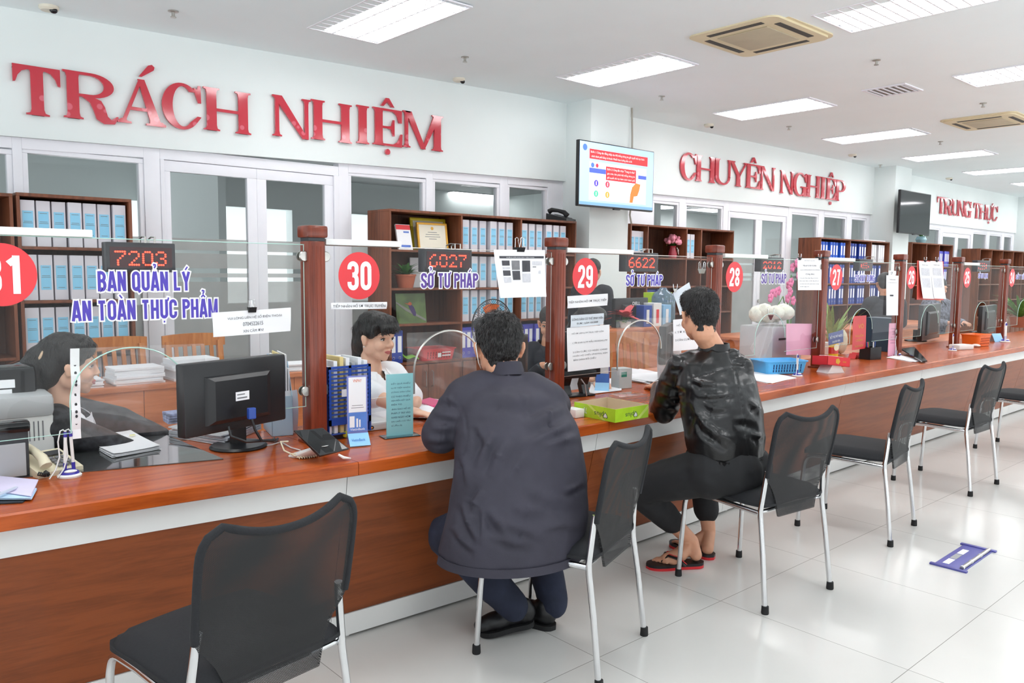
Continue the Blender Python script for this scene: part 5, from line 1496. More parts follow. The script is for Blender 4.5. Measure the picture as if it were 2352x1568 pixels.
obj('video_plug', MB().cbox((b1.x, b1.y-.01, b1.z), (.028, .02, .04), .004), M_blue, t, None, world=True)
obj('video_cable', MB().tube([b1+V((0, -.01, -.02)), b1+V((.01, -.015, -.06)), b1+V((.03, -.02, -.10)), V((p.x+.14, p.y-.03, Z1+.006)), V((p.x+.17, p.y+.02, Z1+.006))], .005, 8), M_black, t, 60, world=True)
b2 = ray_at(525, 980, 2.80)
obj('power_cable', MB().tube([b2, b2+V((.0, -.02, -.03)), b2+V((.05, -.03, -.055)), b2+V((.16, -.02, -.065)), V((p.x+.16, p.y+.03, Z1+.007))], .005, 8), M_black, t, 60, world=True)
# wrapped papers under the monitor
flat_papers('plastic wrapped bundle of papers lying under the black monitor', ((388, 1004), (520, 1024), (600, 985), (470, 968)), mat('wrapped_paper', (214, 216, 222), .18, vary=.18, scale=18, coat=.8), h=.035, n=6, seed=3, jit=.02, curl=.008)
p = st(405, 985)
b = MB()
for i in range(4): b.box(-.09, .10, -.05, .05, .0005+i*.012, .011+i*.012, .002, yawm((0, 0, 0), .04*i))
q = MB().add(b.v, b.f, yawm((p.x+.10, p.y+.16, Z1), -.1))
solo('booklet_stack', q, mat('booklet', (150, 160, 196), .5, vary=.5, scale=40), 'small stack of booklets behind the black monitor', 'booklets', smooth=None)
# magazine file right of the monitor
def magazine_file(label, loc, rz, w, d, h, m, sheets=6, seed=1, nm='magazine_file', group=None):
    t = thing(nm, label, 'magazine file', loc, rz, group)
    b = MB()
    b.prism([(-d/2, 0), (d/2, 0), (d/2, h), (-d*.1, h), (-d/2, h*.55)], w/2-.002, w/2, frame((0, 0, 0), (0, 1, 0), (0, 0, 1)))
    b.prism([(-d/2, 0), (d/2, 0), (d/2, h), (-d*.1, h), (-d/2, h*.55)], -w/2, -w/2+.002, frame((0, 0, 0), (0, 1, 0), (0, 0, 1)))
    b.box(-w/2, w/2, d/2-.002, d/2, 0, h); b.box(-w/2, w/2, -d/2, d/2, 0, .002); b.box(-w/2, w/2, -d/2, -d/2+.002, 0, h*.55)
    obj('file_shell', b, m, t, None)
    rnd = random.Random(seed); cols = [M_paper, mat('pale_blue_paper', (186, 214, 240), .7), M_paper, mat('manila', (226, 204, 140), .7), M_blue, M_paper]
    for i in range(sheets):
        x = -w/2+.006+(w-.012)*(i+.5)/sheets; hh = h*rnd.uniform(.92, 1.14)
        obj('document', MB().box(x-.0025, x+.0025, -d/2+.012, d/2-.006, .004, hh), cols[i % 6], t, None)
    return t
p = st(668, 1000)
magazine_file('pale blue magazine file stuffed with documents between the monitor and the first post', (p.x-.005, p.y+.11, Z1), -.25, .085, .20, .30, mat('ice_blue_plastic', (178, 206, 226), .35), 7, 5)
P0 = atZ(655, 998, ZT)
def fn(u, v): return V((P0.x-.02+.075*u, P0.y-.005-.03*math.sin(v*2.6)*.6+.01*u, Z1+.01+.175*v-.02*u*(1-v)))
solo('curled_sheet', MB().sheet(fn, 8, 12, .0008), M_paper, 'curled printed sheet leaning against the pale blue magazine file', 'paper', smooth=70)
solo('white_cable', MB().tube([st(605, 1026)+V((0, 0, .004)), st(625, 1023)+V((0, 0, .004)), st(645, 1018)+V((0, 0, .006)), st(668, 1030)+V((0, 0, .004)), st(690, 1036)+V((0, 0, .004))], .0025, 6), M_plast, 'thin white cable on the counter between the monitor and the tablet', 'cable', smooth=60)
# dark machine at the far left behind the glass
p = atY(35, 895, 3.32)
bx('tall glossy black machine with white stickers behind the scanner', 'black_machine', 'machine', [('machine_body', M_blackg, MB().box(-.16, .07, 0, .2, 0, 1.085, .03), 40),
   ('white_sticker', M_paper, MB().box(-.06, .0, -.0015, -.0005, 1.005, 1.035).box(-.06, -.01, -.0015, -.0005, .97, 1.0), None)], (p.x, 3.32, 0), -.1)
# ---------- window 30
T = [atZ(675, 988, ZT+.12), atZ(742, 984, ZT+.12), atZ(803, 1031, ZT+.035), atZ(735, 1046, ZT+.035)]
t = thing('tablet_stand', 'black tablet tilted on a white cone stand in front of the first post', 'tablet', st(712, 1046)+V((0, .04, .0005)))
def fn(u, v): return T[3].lerp(T[2], u).lerp(T[0].lerp(T[1], u), v)
obj('tablet_body', MB().sheet(fn, 2, 2, .009), M_black, t, None, world=True)
nn = (T[2]-T[3]).cross(T[0]-T[3]).normalized()
obj('tablet_screen', MB().sheet(lambda u, v: fn(.03+.94*u, .05+.9*v)+nn*.0006, 2, 2), M_blackg, t, None, world=True)
bc_ = st(705, 1048); tc = (T[0]+T[1])/2*.45+(T[2]+T[3])/2*.55
obj('stand_cone', MB().rings([[V((bc_.x+.055*math.cos(a)*k+(tc.x-bc_.x)*z, bc_.y+.03+.05*math.sin(a)*k+(tc.y-bc_.y-.03)*z, Z1+(tc.z-.012-Z1)*z)) for a in [2*PI*i/20 for i in range(20)]] for z, k in ((0, 1), (.1, 1.0), (.5, .7), (1, .35))]), M_plast, t, 40, world=True)
obj('coiled_cord', MB().tube([V((bc_.x-.05+.1*k/50, bc_.y-.025-.01*math.sin(PI*k/50)+.003*math.cos(k*1.4), Z1+.006+.004*math.sin(k*1.4))) for k in range(51)]+[V((bc_.x-.065, bc_.y, Z1+.02))], .0022, 5), M_cream, t, 60, world=True)
obj('charging_cable', MB().tube([V((bc_.x-.05, bc_.y-.01, Z1+.01)), V((bc_.x-.08, bc_.y+.02, Z1+.03)), V((bc_.x-.075, bc_.y+.06, Z1+.055)), V((bc_.x-.04, bc_.y+.07, Z1+.05))], .003, 6), M_cream, t, 60, world=True)
pl = (T[2]*.6+T[3]*.4)
obj('cable_plug', MB().tube([pl+V((0, -.002, -.01)), pl+V((.015, -.012, -.022)), pl+V((.045, -.01, -.03))], [.004, .006, .003], 8), M_plast, t, 50, world=True)
# blue lattice rack with papers
p = st(797, 1008)
t = thing('file_rack', 'dark blue lattice file rack full of papers just right of the first post', 'file rack', (p.x+.02, p.y+.08, Z1))
W2, HH = .098, .30
f = MB()
for sx in (-W2, -.006, W2-.012): f.box(sx, sx+.012, -.075, -.071, .06, HH)
f.box(-W2, W2, -.075, -.071, .06, .085); f.box(-W2, W2, -.075, -.071, HH-.01, HH)
for i in range(13): f.box(-W2, W2, -.0755, -.0705, .085+i*.0163, .0915+i*.0163)
f.box(-W2, -W2+.003, -.075, .09, .02, HH); f.box(W2-.003, W2, -.075, .09, .02, HH); f.box(-W2, W2, .087, .09, .02, HH); f.box(-W2, W2, -.07, .09, .02, .024)
obj('rack_lattice', f, M_blue, t, None)
obj('rack_foot', MB().box(-W2+.01, W2-.01, -.06, .08, 0, .02), M_black, t, None)
for i in range(7):
    x = -W2+.012+i*.028; obj('document', MB().box(x-.008, x+.008, -.06, .08, .025, HH+(.0, .02, .035, .03, .01, .028, .015)[i]), (M_paper, M_paper, mat('manila', (226, 204, 140), .7), M_paper, M_grey, M_paper, M_paper)[i], t, None)
obj('rack_tag', MB().box(-.04, .0, -.0772, -.0762, .175, .205), M_paper, t, None)
# small acrylic standee with a payment poster (its code left blank)
def standee(label, base, hgt, w, yaw, face, parts, ft=True):
    t = thing('table_standee', label, 'standee', base, yaw)
    obj('poster', MB().box(-w/2, w/2, -.0015, .0015, 0.004, hgt), face, t, None)
    if ft:
        obj('clear_foot', MB().prism([(-.045, 0), (.045, 0), (.042, .003), (.003, .045), (-.003, .045), (-.042, .003)], -w/2, w/2, frame((0, 0, 0), (0, 1, 0), (0, 0, 1))), G_clearp, t, None)
        obj('foot_card', MB().add([(-w/2, -.0445, .004), (w/2, -.0445, .004), (w/2, -.006, .047), (-w/2, -.006, .047)], [(0, 1, 2, 3)]), mat('sky_card', (150, 206, 244), .4), t, None)
    for n, m, mb in parts: obj(n, mb, m, t, None)
    return t
Fp = frame((0, -.0018, 0), (1, 0, 0), (0, 0, 1))
def fitted(s, x, z, w, h, zz=.0006, bold=.01, M=None):
    q = MB().text(s, (M or Fp) @ Matrix.Translation((x, z, 0)), w=w, h=h, z=zz, bold=bold); return q
p = st(828, 1022); w = .082; hh = .275
vb = mat('poster_blue', (84, 132, 214), .4, vary=.15, scale=12)
dots = MB(); rnd = random.Random(9)
pr = [('poster_panel', M_paper, rect(MB(), -w/2+.006, w/2-.006, .13, hh-.006, .0003, Fp)), ('poster_blue_panel', vb, rect(MB(), -w/2+.004, w/2-.004, .055, .129, .0003, Fp)),
      ('poster_title', mat('poster_orange', (222, 110, 60), .5), fitted('VNPAY', 0, .255, .035, .012)), ('poster_print', M_greyink, rect(rect(MB(), -.025, .025, .147, .149, .0006, Fp), -.022, .022, .156, .158, .0006, Fp)),
      ('poster_figure', M_paper, rect(rect(rect(MB(), -.032, -.012, .07, .115, .0008, Fp), -.005, .002, .07, .105, .0008, Fp), .006, .012, .07, .10, .0008, Fp)),
      ('poster_brand', M_paper, fitted('VietinBank', .0, .062, .06, .009)), ('foot_brand', mat('brand_blue', (40, 110, 190), .5), MB().text('VietinBank', frame((-.004, -.028, .0243), (1, 0, 0), (0, .666, .745)), w=.055, h=.012, z=.0012))]
standee('narrow table standee with a blue payment poster on the counter by the first post', (p.x-.004, p.y+.015, Z1), hh, w, math.radians(-16), M_purple if False else mat('standee_edge', (120, 128, 196), .35), pr)
# aqua sign
p = st(920, 1002)
t = thing('aqua_sign', 'aqua lettered acrylic sign on a dark foot beside the woman in white', 'sign', (p.x, p.y+.005, Z1), math.radians(-12))
w, hh = .118, .262
obj('sign_foot', MB().box(-w/2-.02, w/2+.02, -.035, .035, 0, .004, .001), mat('smoked_acrylic', (60, 84, 92), .12, coat=.6), t)
obj('sign_card', MB().box(-w/2, w/2, -.002, .002, .004, hh, .0005), M_aqua, t, None)
q = MB()
for i, s in enumerate(('KẾT QUẢ PHIẾU', 'LLTP TIẾP NHẬN', '(CÔNG DÂN CẦN', 'CỨ THEO PHIẾU', 'HẸN ĐẾN KẾT QUẢ', 'ĐIỆN TỬ)', '-BÀN GIAO HỒ SƠ', 'PHÁP LÝ TRẢ VÀO', '16H00 NGÀY HÔM', 'SAU (NẾU CÓ YÊU', 'CẦU)')):
    ww = .084*(.55 if len(s) < 9 else 1); r = fitted(s, -.042+ww/2+.004, hh-.04-i*.0175, ww, .0095, .0006); q.f += [tuple(j+len(q.v) for j in f) for f in r.f]; q.v += r.v
obj('sign_lettering', q, mat('slate_ink', (70, 100, 124), .6), t, None)
# router with orange cable
p = st(868, 990)
bx('white flat router box with an orange cable between the standee and the aqua sign', 'router_box', 'router', [('router_shell', M_plast, MB().box(-.07, .08, -.005, .12, 0, .035, .008), None), ('cable_socket', M_dark, MB().tube([(-.02, -.004, .016), (-.02, -.012, .016)], .008, 10), None),
   ('orange_cable', mat('orange_cable', (240, 150, 40), .4), MB().tube([(-.02, -.01, .016), (-.05, -.02, .012), (-.11, -.03, .010), (-.19, -.05, .004), (-.2, -.055, .003)], .004, 8), 60)], (p.x, p.y+.02, Z1), -.1)
p = st(800, 1006)
solo('yellow_roll', MB().tube([(p.x-.02, p.y+.03, Z1+.014), (p.x+.0, p.y+.0, Z1+.014), (p.x+.03, p.y-.01, Z1+.012)], [.012, .014, .009], 10), mat('yellow_green', (200, 196, 50), .5), 'yellow green rolled tape beside the foot of the standee', 'tape')
flat_papers('white forms spread on the counter before the woman in the white shirt', ((838, 958), (905, 968), (1000, 938), (930, 922)), h=.006, n=4, seed=8, jit=.05)
flat_papers('white forms under the arm of the man in the navy jacket', ((930, 958), (1005, 962), (1085, 930), (1010, 916)), h=.004, n=3, seed=2, lift=.007, jit=.03)
flat_papers('bright pink folder by the hand of the woman in white', ((960, 924), (1005, 940), (1035, 930), (985, 916)), mat('magenta_folder', (214, 46, 120), .4), h=.01, lift=.006, nm='pink_folder', cat='folder')
sheet_notice('narrow strip TIẾP NHẬN HỒ SƠ TRỰC TUYẾN on window 30', ((760, 695), (889, 693), (889, 709), (760, 710)), FG, [('TIẾP NHẬN HỒ SƠ TRỰC TUYẾN', .5, .5, .94, .68)])
PB = mat('print_dark', (70, 70, 76), .7, vary=.2, scale=30); PG = mat('print_mid', (126, 126, 130), .7, vary=.15, scale=40); PL = mat('print_pale', (206, 206, 212), .7, vary=.1, scale=60)
sheet_notice('large printed guide sheet with grey picture columns clipped before the second post', ((1134, 573), (1252, 574), (1250, 681), (1143, 684)), FG, [('HƯỚNG DẪN KHAI BÁO TRÊN VNEID', .5, .845, .55, .028)],
   blocks=[(PB, .09, .97, .82, .87), (PB, .13, .28, .67, .775), (PL, .13, .28, .6, .64), (PB, .13, .28, .46, .57), (PL, .13, .28, .32, .43), (PG, .32, .48, .58, .775), (PB, .32, .48, .37, .56), (PB, .53, .69, .54, .775), (PL, .53, .69, .32, .5), (PL, .73, .93, .68, .76), (PG, .74, .81, .63, .65), (PL, .86, .9, .5, .56)], curl=.02, text_m=M_paper)
binder_clip('black binder clip holding the large printed guide sheet', atY(1193, 577, GY)+V((0, 0, -.002)), 1.5)
# film in the arch of 30
def film(label, px, Yv=BG+.02):
    P = [atY(x, y, Yv) for x, y in px]
    def fn(u, v):
        p = P[3].lerp(P[2], u).lerp(P[0].lerp(P[1], u), v); return V((p.x, p.y+.006*math.sin(u*8+v*4)+.004*math.sin(v*15+u*5), p.z))
    return solo('plastic_sleeve', MB().sheet(fn, 20, 14), G_film, label, 'plastic sheet', 'clear sleeves over the arched openings', smooth=80)
film('clear plastic sleeve hung over the opening of window 30', ((934, 764), (1092, 758), (1094, 915), (938, 938)))
film('clear plastic sleeve hung over the opening of window 29', ((1415, 735), (1540, 728), (1540, 850), (1418, 862)))
# behind 30, right: monitor, white sheets and a green printed box
mL, mR = atY(1150, 772, 3.06), atY(1214, 771, 3.2)
monitor('black monitor behind the glass of window 30, right of the navy jacketed man', mL, mR, (mL.x+.08, 3.14, Z1), .26, sticker=False)
p = st(1232, 860)
bx('grey box with a green printed mark beside the second post', 'printed_box', 'box', [('box_body', mat('pale_grey_card', (186, 196, 196), .5), MB().box(-.045, .05, -.02, .06, 0, .12, .002), None), ('box_mark', mat('print_green', (30, 130, 110), .5), MB().box(-.03, .01, -.0212, -.0205, .07, .10), None)], (p.x-.02, 3.08, Z1), -.2)
b = MB().sheet(lambda u, v: V((2.72+.10*u, 3.10+.06*v+.01*u, Z1+.24*v)), 6, 6, .001)
solo('propped_sheet', b, M_paper, 'white sheet propped up behind the right edge of window 30', 'paper', smooth=70)
# ---------- window 29
sheet_notice('notice TIẾP NHẬN HỒ SƠ TRỰC TIẾP on window 29', ((1303, 680), (1396, 674), (1396, 701), (1303, 708)), FG, [('TIẾP NHẬN HỒ SƠ TRỰC TIẾP', .49, .5, .94, .30)])
sheet_notice('grey tinted student discount notice, middle one of three at window 29', ((1311, 724), (1387, 719), (1387, 745), (1310, 752)), FG, [('CÔNG DÂN CÓ THẺ SINH VIÊN', .5, .66, .94, .24), ('ĐƯỢC GIẢM 100.000Đ', .5, .28, .66, .24)], m=mat('tinted_paper', (214, 222, 230), .7))
sheet_notice('large white list notice HỒ SƠ LÀM LLTP, lowest of three at window 29', ((1302, 753), (1400, 745), (1399, 842), (1301, 853)), FG, [('HỒ SƠ LÀM LLTP TRỰC TIẾP GỒM', .48, .86, .74, .055), ('1.TỜ KHAI LLTP MẪU 03/2024/LLTP', .53, .65, .82, .055), ('2.CĂN CƯỚC CD HOẶC CMND', .53, .43, .82, .055), ('HOẶC HỘ CHIẾU (PHOTO), KÈM', .53, .345, .82, .055), ('BẢN CHÍNH ĐỐI CHIẾU', .40, .26, .54, .055)], text_m=mat('faded_ink', (92, 92, 96), .7), curl=.01)
p = st(1340, 912)
t = thing('monitor_stand', 'black monitor foot under the list notice of window 29', 'monitor stand', (p.x, p.y+.06, Z1), -.2)
obj('stand_plate', MB().box(-.10, .10, -.05, .05, 0, .012, .004), M_black, t)
for sx in (-.06, .06): obj('stand_arm', MB().rings([[V((sx-.022, y-.02, z)), V((sx+.022, y-.02, z)), V((sx+.022, y+.02, z)), V((sx-.022, y+.02, z))] for y, z in ((0, .012), (.02, .06), (.0, .11), (-.02, .14))]), M_black, t)
obj('stand_head', MB().box(-.11, .11, -.045, .0, .105, .145, .006), M_black, t)
obj('display_panel', MB().box(-.17, .17, .0, .03, .11, .36, .006), M_black, t)
obj('stand_cable', MB().tube([(-.0, -.05, .10), (.02, -.06, .07), (.03, -.055, .03), (.04, -.05, .005)], .004, 6), M_grey, t, 60)
p = st(1392, 898)
pr = [('poster_panel', M_paper, rect(MB(), -.035, .035, .1, .225, .0003, Fp)), ('poster_blue_panel', vb, rect(MB(), -.036, .036, .03, .099, .0003, Fp)), ('poster_print', M_greyink, rect(MB(), -.015, .015, .205, .212, .0006, Fp))]
standee('narrow violet edged standee behind the lime green box', (p.x, p.y+.03, Z1), .235, .082, math.radians(-52), mat('standee_edge', (120, 128, 196), .35), pr)
# lime box, printed upside down
Pf, Pr, Pl = st(1413, 971), st(1489, 958), st(1334, 953)
e1 = (Pr-Pf); e2 = (Pl-Pf); e2n = V((-e1.y, e1.x, 0)).normalized()
w, d = e1.length, max(.2, e2.length*1.12)
ang = math.atan2(e1.y, e1.x)
t = thing('carton_tray', 'lime green open carton printed plus upside down, on the counter edge', 'box', (Pf.x, Pf.y, Z1), ang)
h = .062; th = .002
b = MB().box(0, w, 0, d, 0, th).box(0, w, 0, th, th, h).box(0, w, d-th, d, th, h).box(0, th, th, d-th, th, h).box(w-th, w, th, d-th, th, h)
obj('carton_outside', b, mat('lime_carton', (176, 214, 44), .4, vary=.12, scale=14), t, None)
b = MB().box(th, w-th, th, d-th, th, th*1.5).box(th, w-th, th, th*1.6, th*1.5, h).box(th, w-th, d-th*1.6, d-th, th*1.5, h).box(th, th*1.6, th*1.6, d-th*1.6, th*1.5, h).box(w-th*1.6, w-th, th*1.6, d-th*1.6, th*1.5, h)
obj('carton_lining', b, mat('kraft_card', (204, 184, 156), .7), t, None)
ink = mat('carton_ink', (60, 92, 62), .5)
Ff = frame((w*.45, -.0006, h*.46), (-1, 0, 0), (0, 0, -1)); Fl = frame((-.0006, d*.36, h*.46), (0, 1, 0), (0, 0, -1))
for Fx, sc, nm in ((Ff, 1.0, 'front'), (Fl, 1.0, 'side')):
    q = MB().text('plus', Fx @ Matrix.Translation((.006, 0, 0)), w=.06, h=.03, bold=.0); obj('carton_logo_word', q, ink, t, None)
    hb = [(0.0, -.018), (.012, -.004), (.015, .006), (.008, .012), (0, .007), (-.008, .012), (-.015, .006), (-.012, -.004)]
    hM = Fx @ Matrix.Translation((-.035, .006, .0003))
    lg = obj('carton_logo_heart', MB().add([(x, y, 0) for x, y in hb], [tuple(range(8))], hM), ink, t, None)
    obj('carton_logo_heart_fill', MB().add([(x*.72, y*.72, .0003) for x, y in hb], [tuple(range(8))], hM), M_plast, lg, None)
q = MB().text('70', frame((-.0006, d*.72, h*.5), (0, 1, 0), (0, 0, -1)), w=.022, h=.028); obj('carton_number', q, M_plast, t, None)
stripe = mat('lime_stripe', (206, 226, 110), .4)
obj('carton_stripe', MB().add([(w*.62, -.0003, 0), (w*.72, -.0003, 0), (w*.99, -.0003, h*.7), (w*.99, -.0003, h)], [(0, 1, 2, 3)]), stripe, t, None)
obj('carton_stripe', MB().add([(-.0003, d*.3, 0), (-.0003, d*.22, 0), (-.0003, d*.6, h), (-.0003, d*.68, h)], [(0, 1, 2, 3)]), stripe, t, None)
p = st(1322, 957)
solo('small_white_box', MB().box(-.03, .03, -.03, .05, 0, .04, .004), M_plast, 'small white box half hidden between the navy jacket and the lime carton', 'box', loc=(p.x-.0, p.y+.0, Z1), rz=ang)
flat_papers('white papers under the hands behind the standee of window 29', ((1345, 905), (1420, 898), (1440, 868), (1362, 876)), h=.005, n=3, seed=5, jit=.04)
flat_papers('white sheets in front of the leather jacketed man, inside the opening', ((1412, 870), (1500, 882), (1530, 862), (1450, 850)), h=.016, n=5, seed=7, jit=.05)
b = st(1460, 925)
solo('clear_box_lid', MB().box(-.09, .09, -.06, .06, 0, .03, .004), G_clearp, 'clear plastic lid behind the lime green carton', 'plastic lid', loc=(b.x+.05, b.y+.10, Z1), rz=-.2)
sheet_notice('tilted pale sheet clipped on the glass above the leather jacketed man', ((1546, 672), (1583, 648), (1596, 700), (1562, 724)), FG, m=mat('tinted_paper', (214, 222, 230), .7))
binder_clip('steel binder clip on the tilted pale sheet at window 29', atY(1550, 668, FG)+V((0, -.003, 0)), .9, M_steel, .5)
binder_clip('large steel binder clip near the third post', atY(1612, 624, GY), 1.3, M_steel)
b = MB().sheet(lambda u, v: V((4.0+.18*u+.05*v*(1-u), 3.12+.04*math.sin(4*u+2*v), Z1+.30*v+.03*u*v)), 10, 8, .001)
solo('draped_sheet', b, M_paper, 'white sheet draped behind the arched opening of window 29', 'paper', smooth=70)
mL, mR = atY(1531, 748, 3.02), atY(1547, 742, 3.22)
monitor('thin monitor edge turned sideways behind window 29', mL, mR, ((mL.x+mR.x)/2+.02, 3.16, Z1), .24, sticker=False)
sheet_notice('white printed list partly hidden behind the leather jacketed man', ((1546, 734), (1620, 728), (1620, 800), (1546, 806)), FG, [('HỒ SƠ LÀM LLTP', .4, .82, .6, .08), ('1.TỜ KHAI', .3, .6, .5, .08), ('2.CĂN CƯỚC', .3, .35, .5, .08)], text_m=mat('faded_ink', (92, 92, 96), .7))
# cupboard top: monitor, red plant, rack, lime boxes, water jug
def on(px, py, Yv=4.8): return atY(px, py, Yv)
a_, c_ = on(1414, 684, 4.82), on(1489, 684, 4.86)
t = monitor('black monitor with a white brand name on the cupboard behind window 29', a_, c_, ((a_.x+c_.x)/2, 4.98, .9305), .30, sticker=False)
mid = (a_+c_)/2
obj('brand_lettering', MB().text('DELL', frame((mid.x+.03, 4.815, a_.z-.055), (1, 0, 0), (0, 0, 1)), w=.11, h=.03, bold=.02), M_plast, t, None, world=True)
p = on(1440, 740, 4.74)
t = plant('red leaved plant in a small pot on the cupboard behind window 29', (p.x, 4.76, .9305), M_plast, [(0, 0), (.04, 0), (.055, .06), (.05, .06)], M_green, 10, .12, .02, seed=21)
obj('red_bracts', leafy(MB(), (0, 0, .10), 22, .19, .034, seed=11, up=.25, spread=1.3), mat('poinsettia_red', (214, 84, 90), .5, vary=.2), t, 60)
x0 = on(1470, 740, 4.74).x
for i in range(3):
    bx('blue open rack of ring binders on the cupboard behind window 29, %s from the left' % ORD[i], 'binder_rack', 'file rack', [('rack_shell', (M_blue, M_plast, mat('sky_plastic', (140, 190, 226), .4))[i], MB().box(-.06, .06, -.04, .10, 0, (.2, .22, .2)[i], .003), None), ('rack_label', (M_plast, M_redv, M_paper)[i], MB().box(-.02, .02, -.042, -.0405, .03, .16), None)], (x0+.10+.145*i, 4.77, .9305))
p = on(1466, 655, 4.9)
solo('water_jug', MB().lathe([(0, 0), (.11, 0), (.125, .02), (.125, .26), (.10, .30), (.05, .33), (.03, .36), (0, .361)], 24), mat('jug_blue', (170, 206, 238), .08, trans=.75), 'pale blue water jug behind the branded monitor', 'water jug', loc=(p.x+.42, 4.93, .9305))
for i, (px, py) in enumerate(((1502, 704), (1530, 704))):
    p = on(px, py, 5.0)
    bx('lime yellow carton stacked behind window 29, %s from the left' % ORD[i], 'lime_carton', 'carton', [('carton_body', M_lime, MB().box(-.07, .07, 0, .1, 0, .31, .002), None), ('carton_band', mat('lime_dark', (140, 180, 40), .5), MB().box(-.071, .071, -.001, .0, .2, .215), None), ('carton_print', ink, MB().text('IK Plus', frame((0, -.002, .255), (1, 0, 0), (0, 0, 1)), w=.08, h=.025), None)], (p.x, 4.98, .9305))
# ---------- window 28
sheet_notice('printed sheet clipped at two corners beside the fourth post', ((1832, 593), (1886, 593), (1889, 666), (1829, 666)), FG,
   [('SỞ TƯ PHÁP TP. ĐÀ NẴNG', .5, .93, .45, .035), ('Nộp phí lý lịch tư pháp', .5, .77, .55, .07), ('QUA CỔNG DỊCH VỤ CÔNG', .5, .64, .8, .06), ('(Công dân)', .5, .5, .35, .06), ('Công dân đăng nhập bằng tài khoản', .45, .38, .75, .045), ('định danh điện tử để nộp hồ sơ', .45, .29, .78, .045), ('và theo dõi kết quả trên trang', .45, .20, .78, .045), ('trước ngày trả', .25, .11, .35, .045)], text_m=mat('faded_ink', (92, 92, 96), .7), curl=.012)
binder_clip('small black clip on the left corner of the two clip sheet', atY(1836, 595, FG)+V((0, -.003, 0)), .8)
binder_clip('small black clip on the right corner of the two clip sheet', atY(1882, 595, FG)+V((0, -.003, 0)), .8)
p = st(1800, 858)
basket('sky blue plastic basket on the counter before the fourth post', (p.x+.03, p.y+.06, Z1+.003), .30, .19, .085, mat('sky_blue_plastic', (84, 178, 236), .35, vary=.03), math.radians(-24), 11, 1.12)
p = st(1831, 864)
pen_stand('white corded pen on a stand in front of the sky blue basket', (p.x, p.y, Z1), 1, .95)
flat_papers('white forms lying before the sky blue basket', ((1700, 868), (1772, 881), (1829, 868), (1740, 852)), h=.004, n=3, seed=3, jit=.04)
flat_papers('white papers left of the sky blue basket', ((1722, 846), (1757, 848), (1760, 824), (1728, 820)), h=.03, n=5, seed=13, jit=.04)
p = st(1758, 838)
t = bx('large pale grey printer behind the glass of window 28', 'printer', 'printer', [('printer_shell', mat('printer_grey', (196, 198, 202), .4), MB().box(-.19, .17, 0, .3, 0, .30, .015), 40), ('printer_slot', M_dark, MB().box(-.12, .1, -.002, .001, .20, .215), None)], (p.x+.05, 3.05, Z1), -.1)
b = MB()
rnd = random.Random(3)
for i in range(9): b.sphere((rnd.uniform(-.12, .10), rnd.uniform(.02, .2), .06+rnd.uniform(0, .05)), (rnd.uniform(.05, .08), .07, rnd.uniform(.05, .07)), 10)
q = MB().add(b.v, b.f, yawm((p.x+.05, 3.07, Z1+.30), -.1))
solo('plastic_bag', q, mat('bag_white', (238, 236, 222), .35, vary=.1, scale=30, bump=.6, bscale=30, coat=.3), 'full white plastic bag lying on the pale grey printer', 'bag', smooth=70)
P = [atY(x, y, 2.92) for x, y in ((1772, 726), (1788, 745), (1752, 835), (1722, 800))]
solo('plastic_sleeve', MB().sheet(lambda u, v: P[3].lerp(P[2], u).lerp(P[0].lerp(P[1], u), v)+V((0, .006*math.sin(6*u+4*v), 0)), 8, 8), G_film, 'clear sleeve folded aside in the opening of window 28', 'plastic sheet', smooth=80)
binder_clip('maroon binder clip holding the folded clear sleeve of window 28', atY(1770, 730, 2.915), 1.5, mat('maroon_clip', (92, 24, 30), .3), .6)
p = st(1797, 822)
q = MB().rings([[V((.045*k*math.cos(a), .025*k2*math.sin(a), z)) for a in [2*PI*i/18 for i in range(18)]] for z, k, k2 in ((0, .9, .1), (.02, 1, .6), (.06, 1, 1), (.13, 1, .9), (.17, .98, .5), (.19, .95, .08))])
t = thing('snack_bag', 'yellow and red snack packet beside the pale grey printer', 'snack packet', (p.x+.03, 2.97, Z1), -.3)
obj('packet', q, mat('packet_yellow', (232, 190, 40), .25, vary=.2, scale=14), t, 50)
obj('packet_band', MB().rings([[V((.0462*math.cos(a), .0262*k2*math.sin(a), z)) for a in [2*PI*i/18 for i in range(18)]] for z, k2 in ((.07, 1), (.10, .97), (.12, .93))], cap=False), mat('packet_red', (206, 50, 40), .3), t, 50)
obj('packet_disc', MB().disc(.026, frame((.0, -.0285, .12), (1, 0, 0), (0, 0, 1)), 20), mat('packet_white', (244, 236, 200), .3), t, None)
b = MB().sheet(lambda u, v: atY(1806+60*u, 815-72*v, 2.93)+V((0, .012*math.sin(5*u), 0)), 10, 6, .001)
solo('pink_folder', b, mat('pink_film', (238, 168, 196), .35, vary=.05), 'translucent pink plastic folder standing before the fourth post', 'folder', smooth=70)
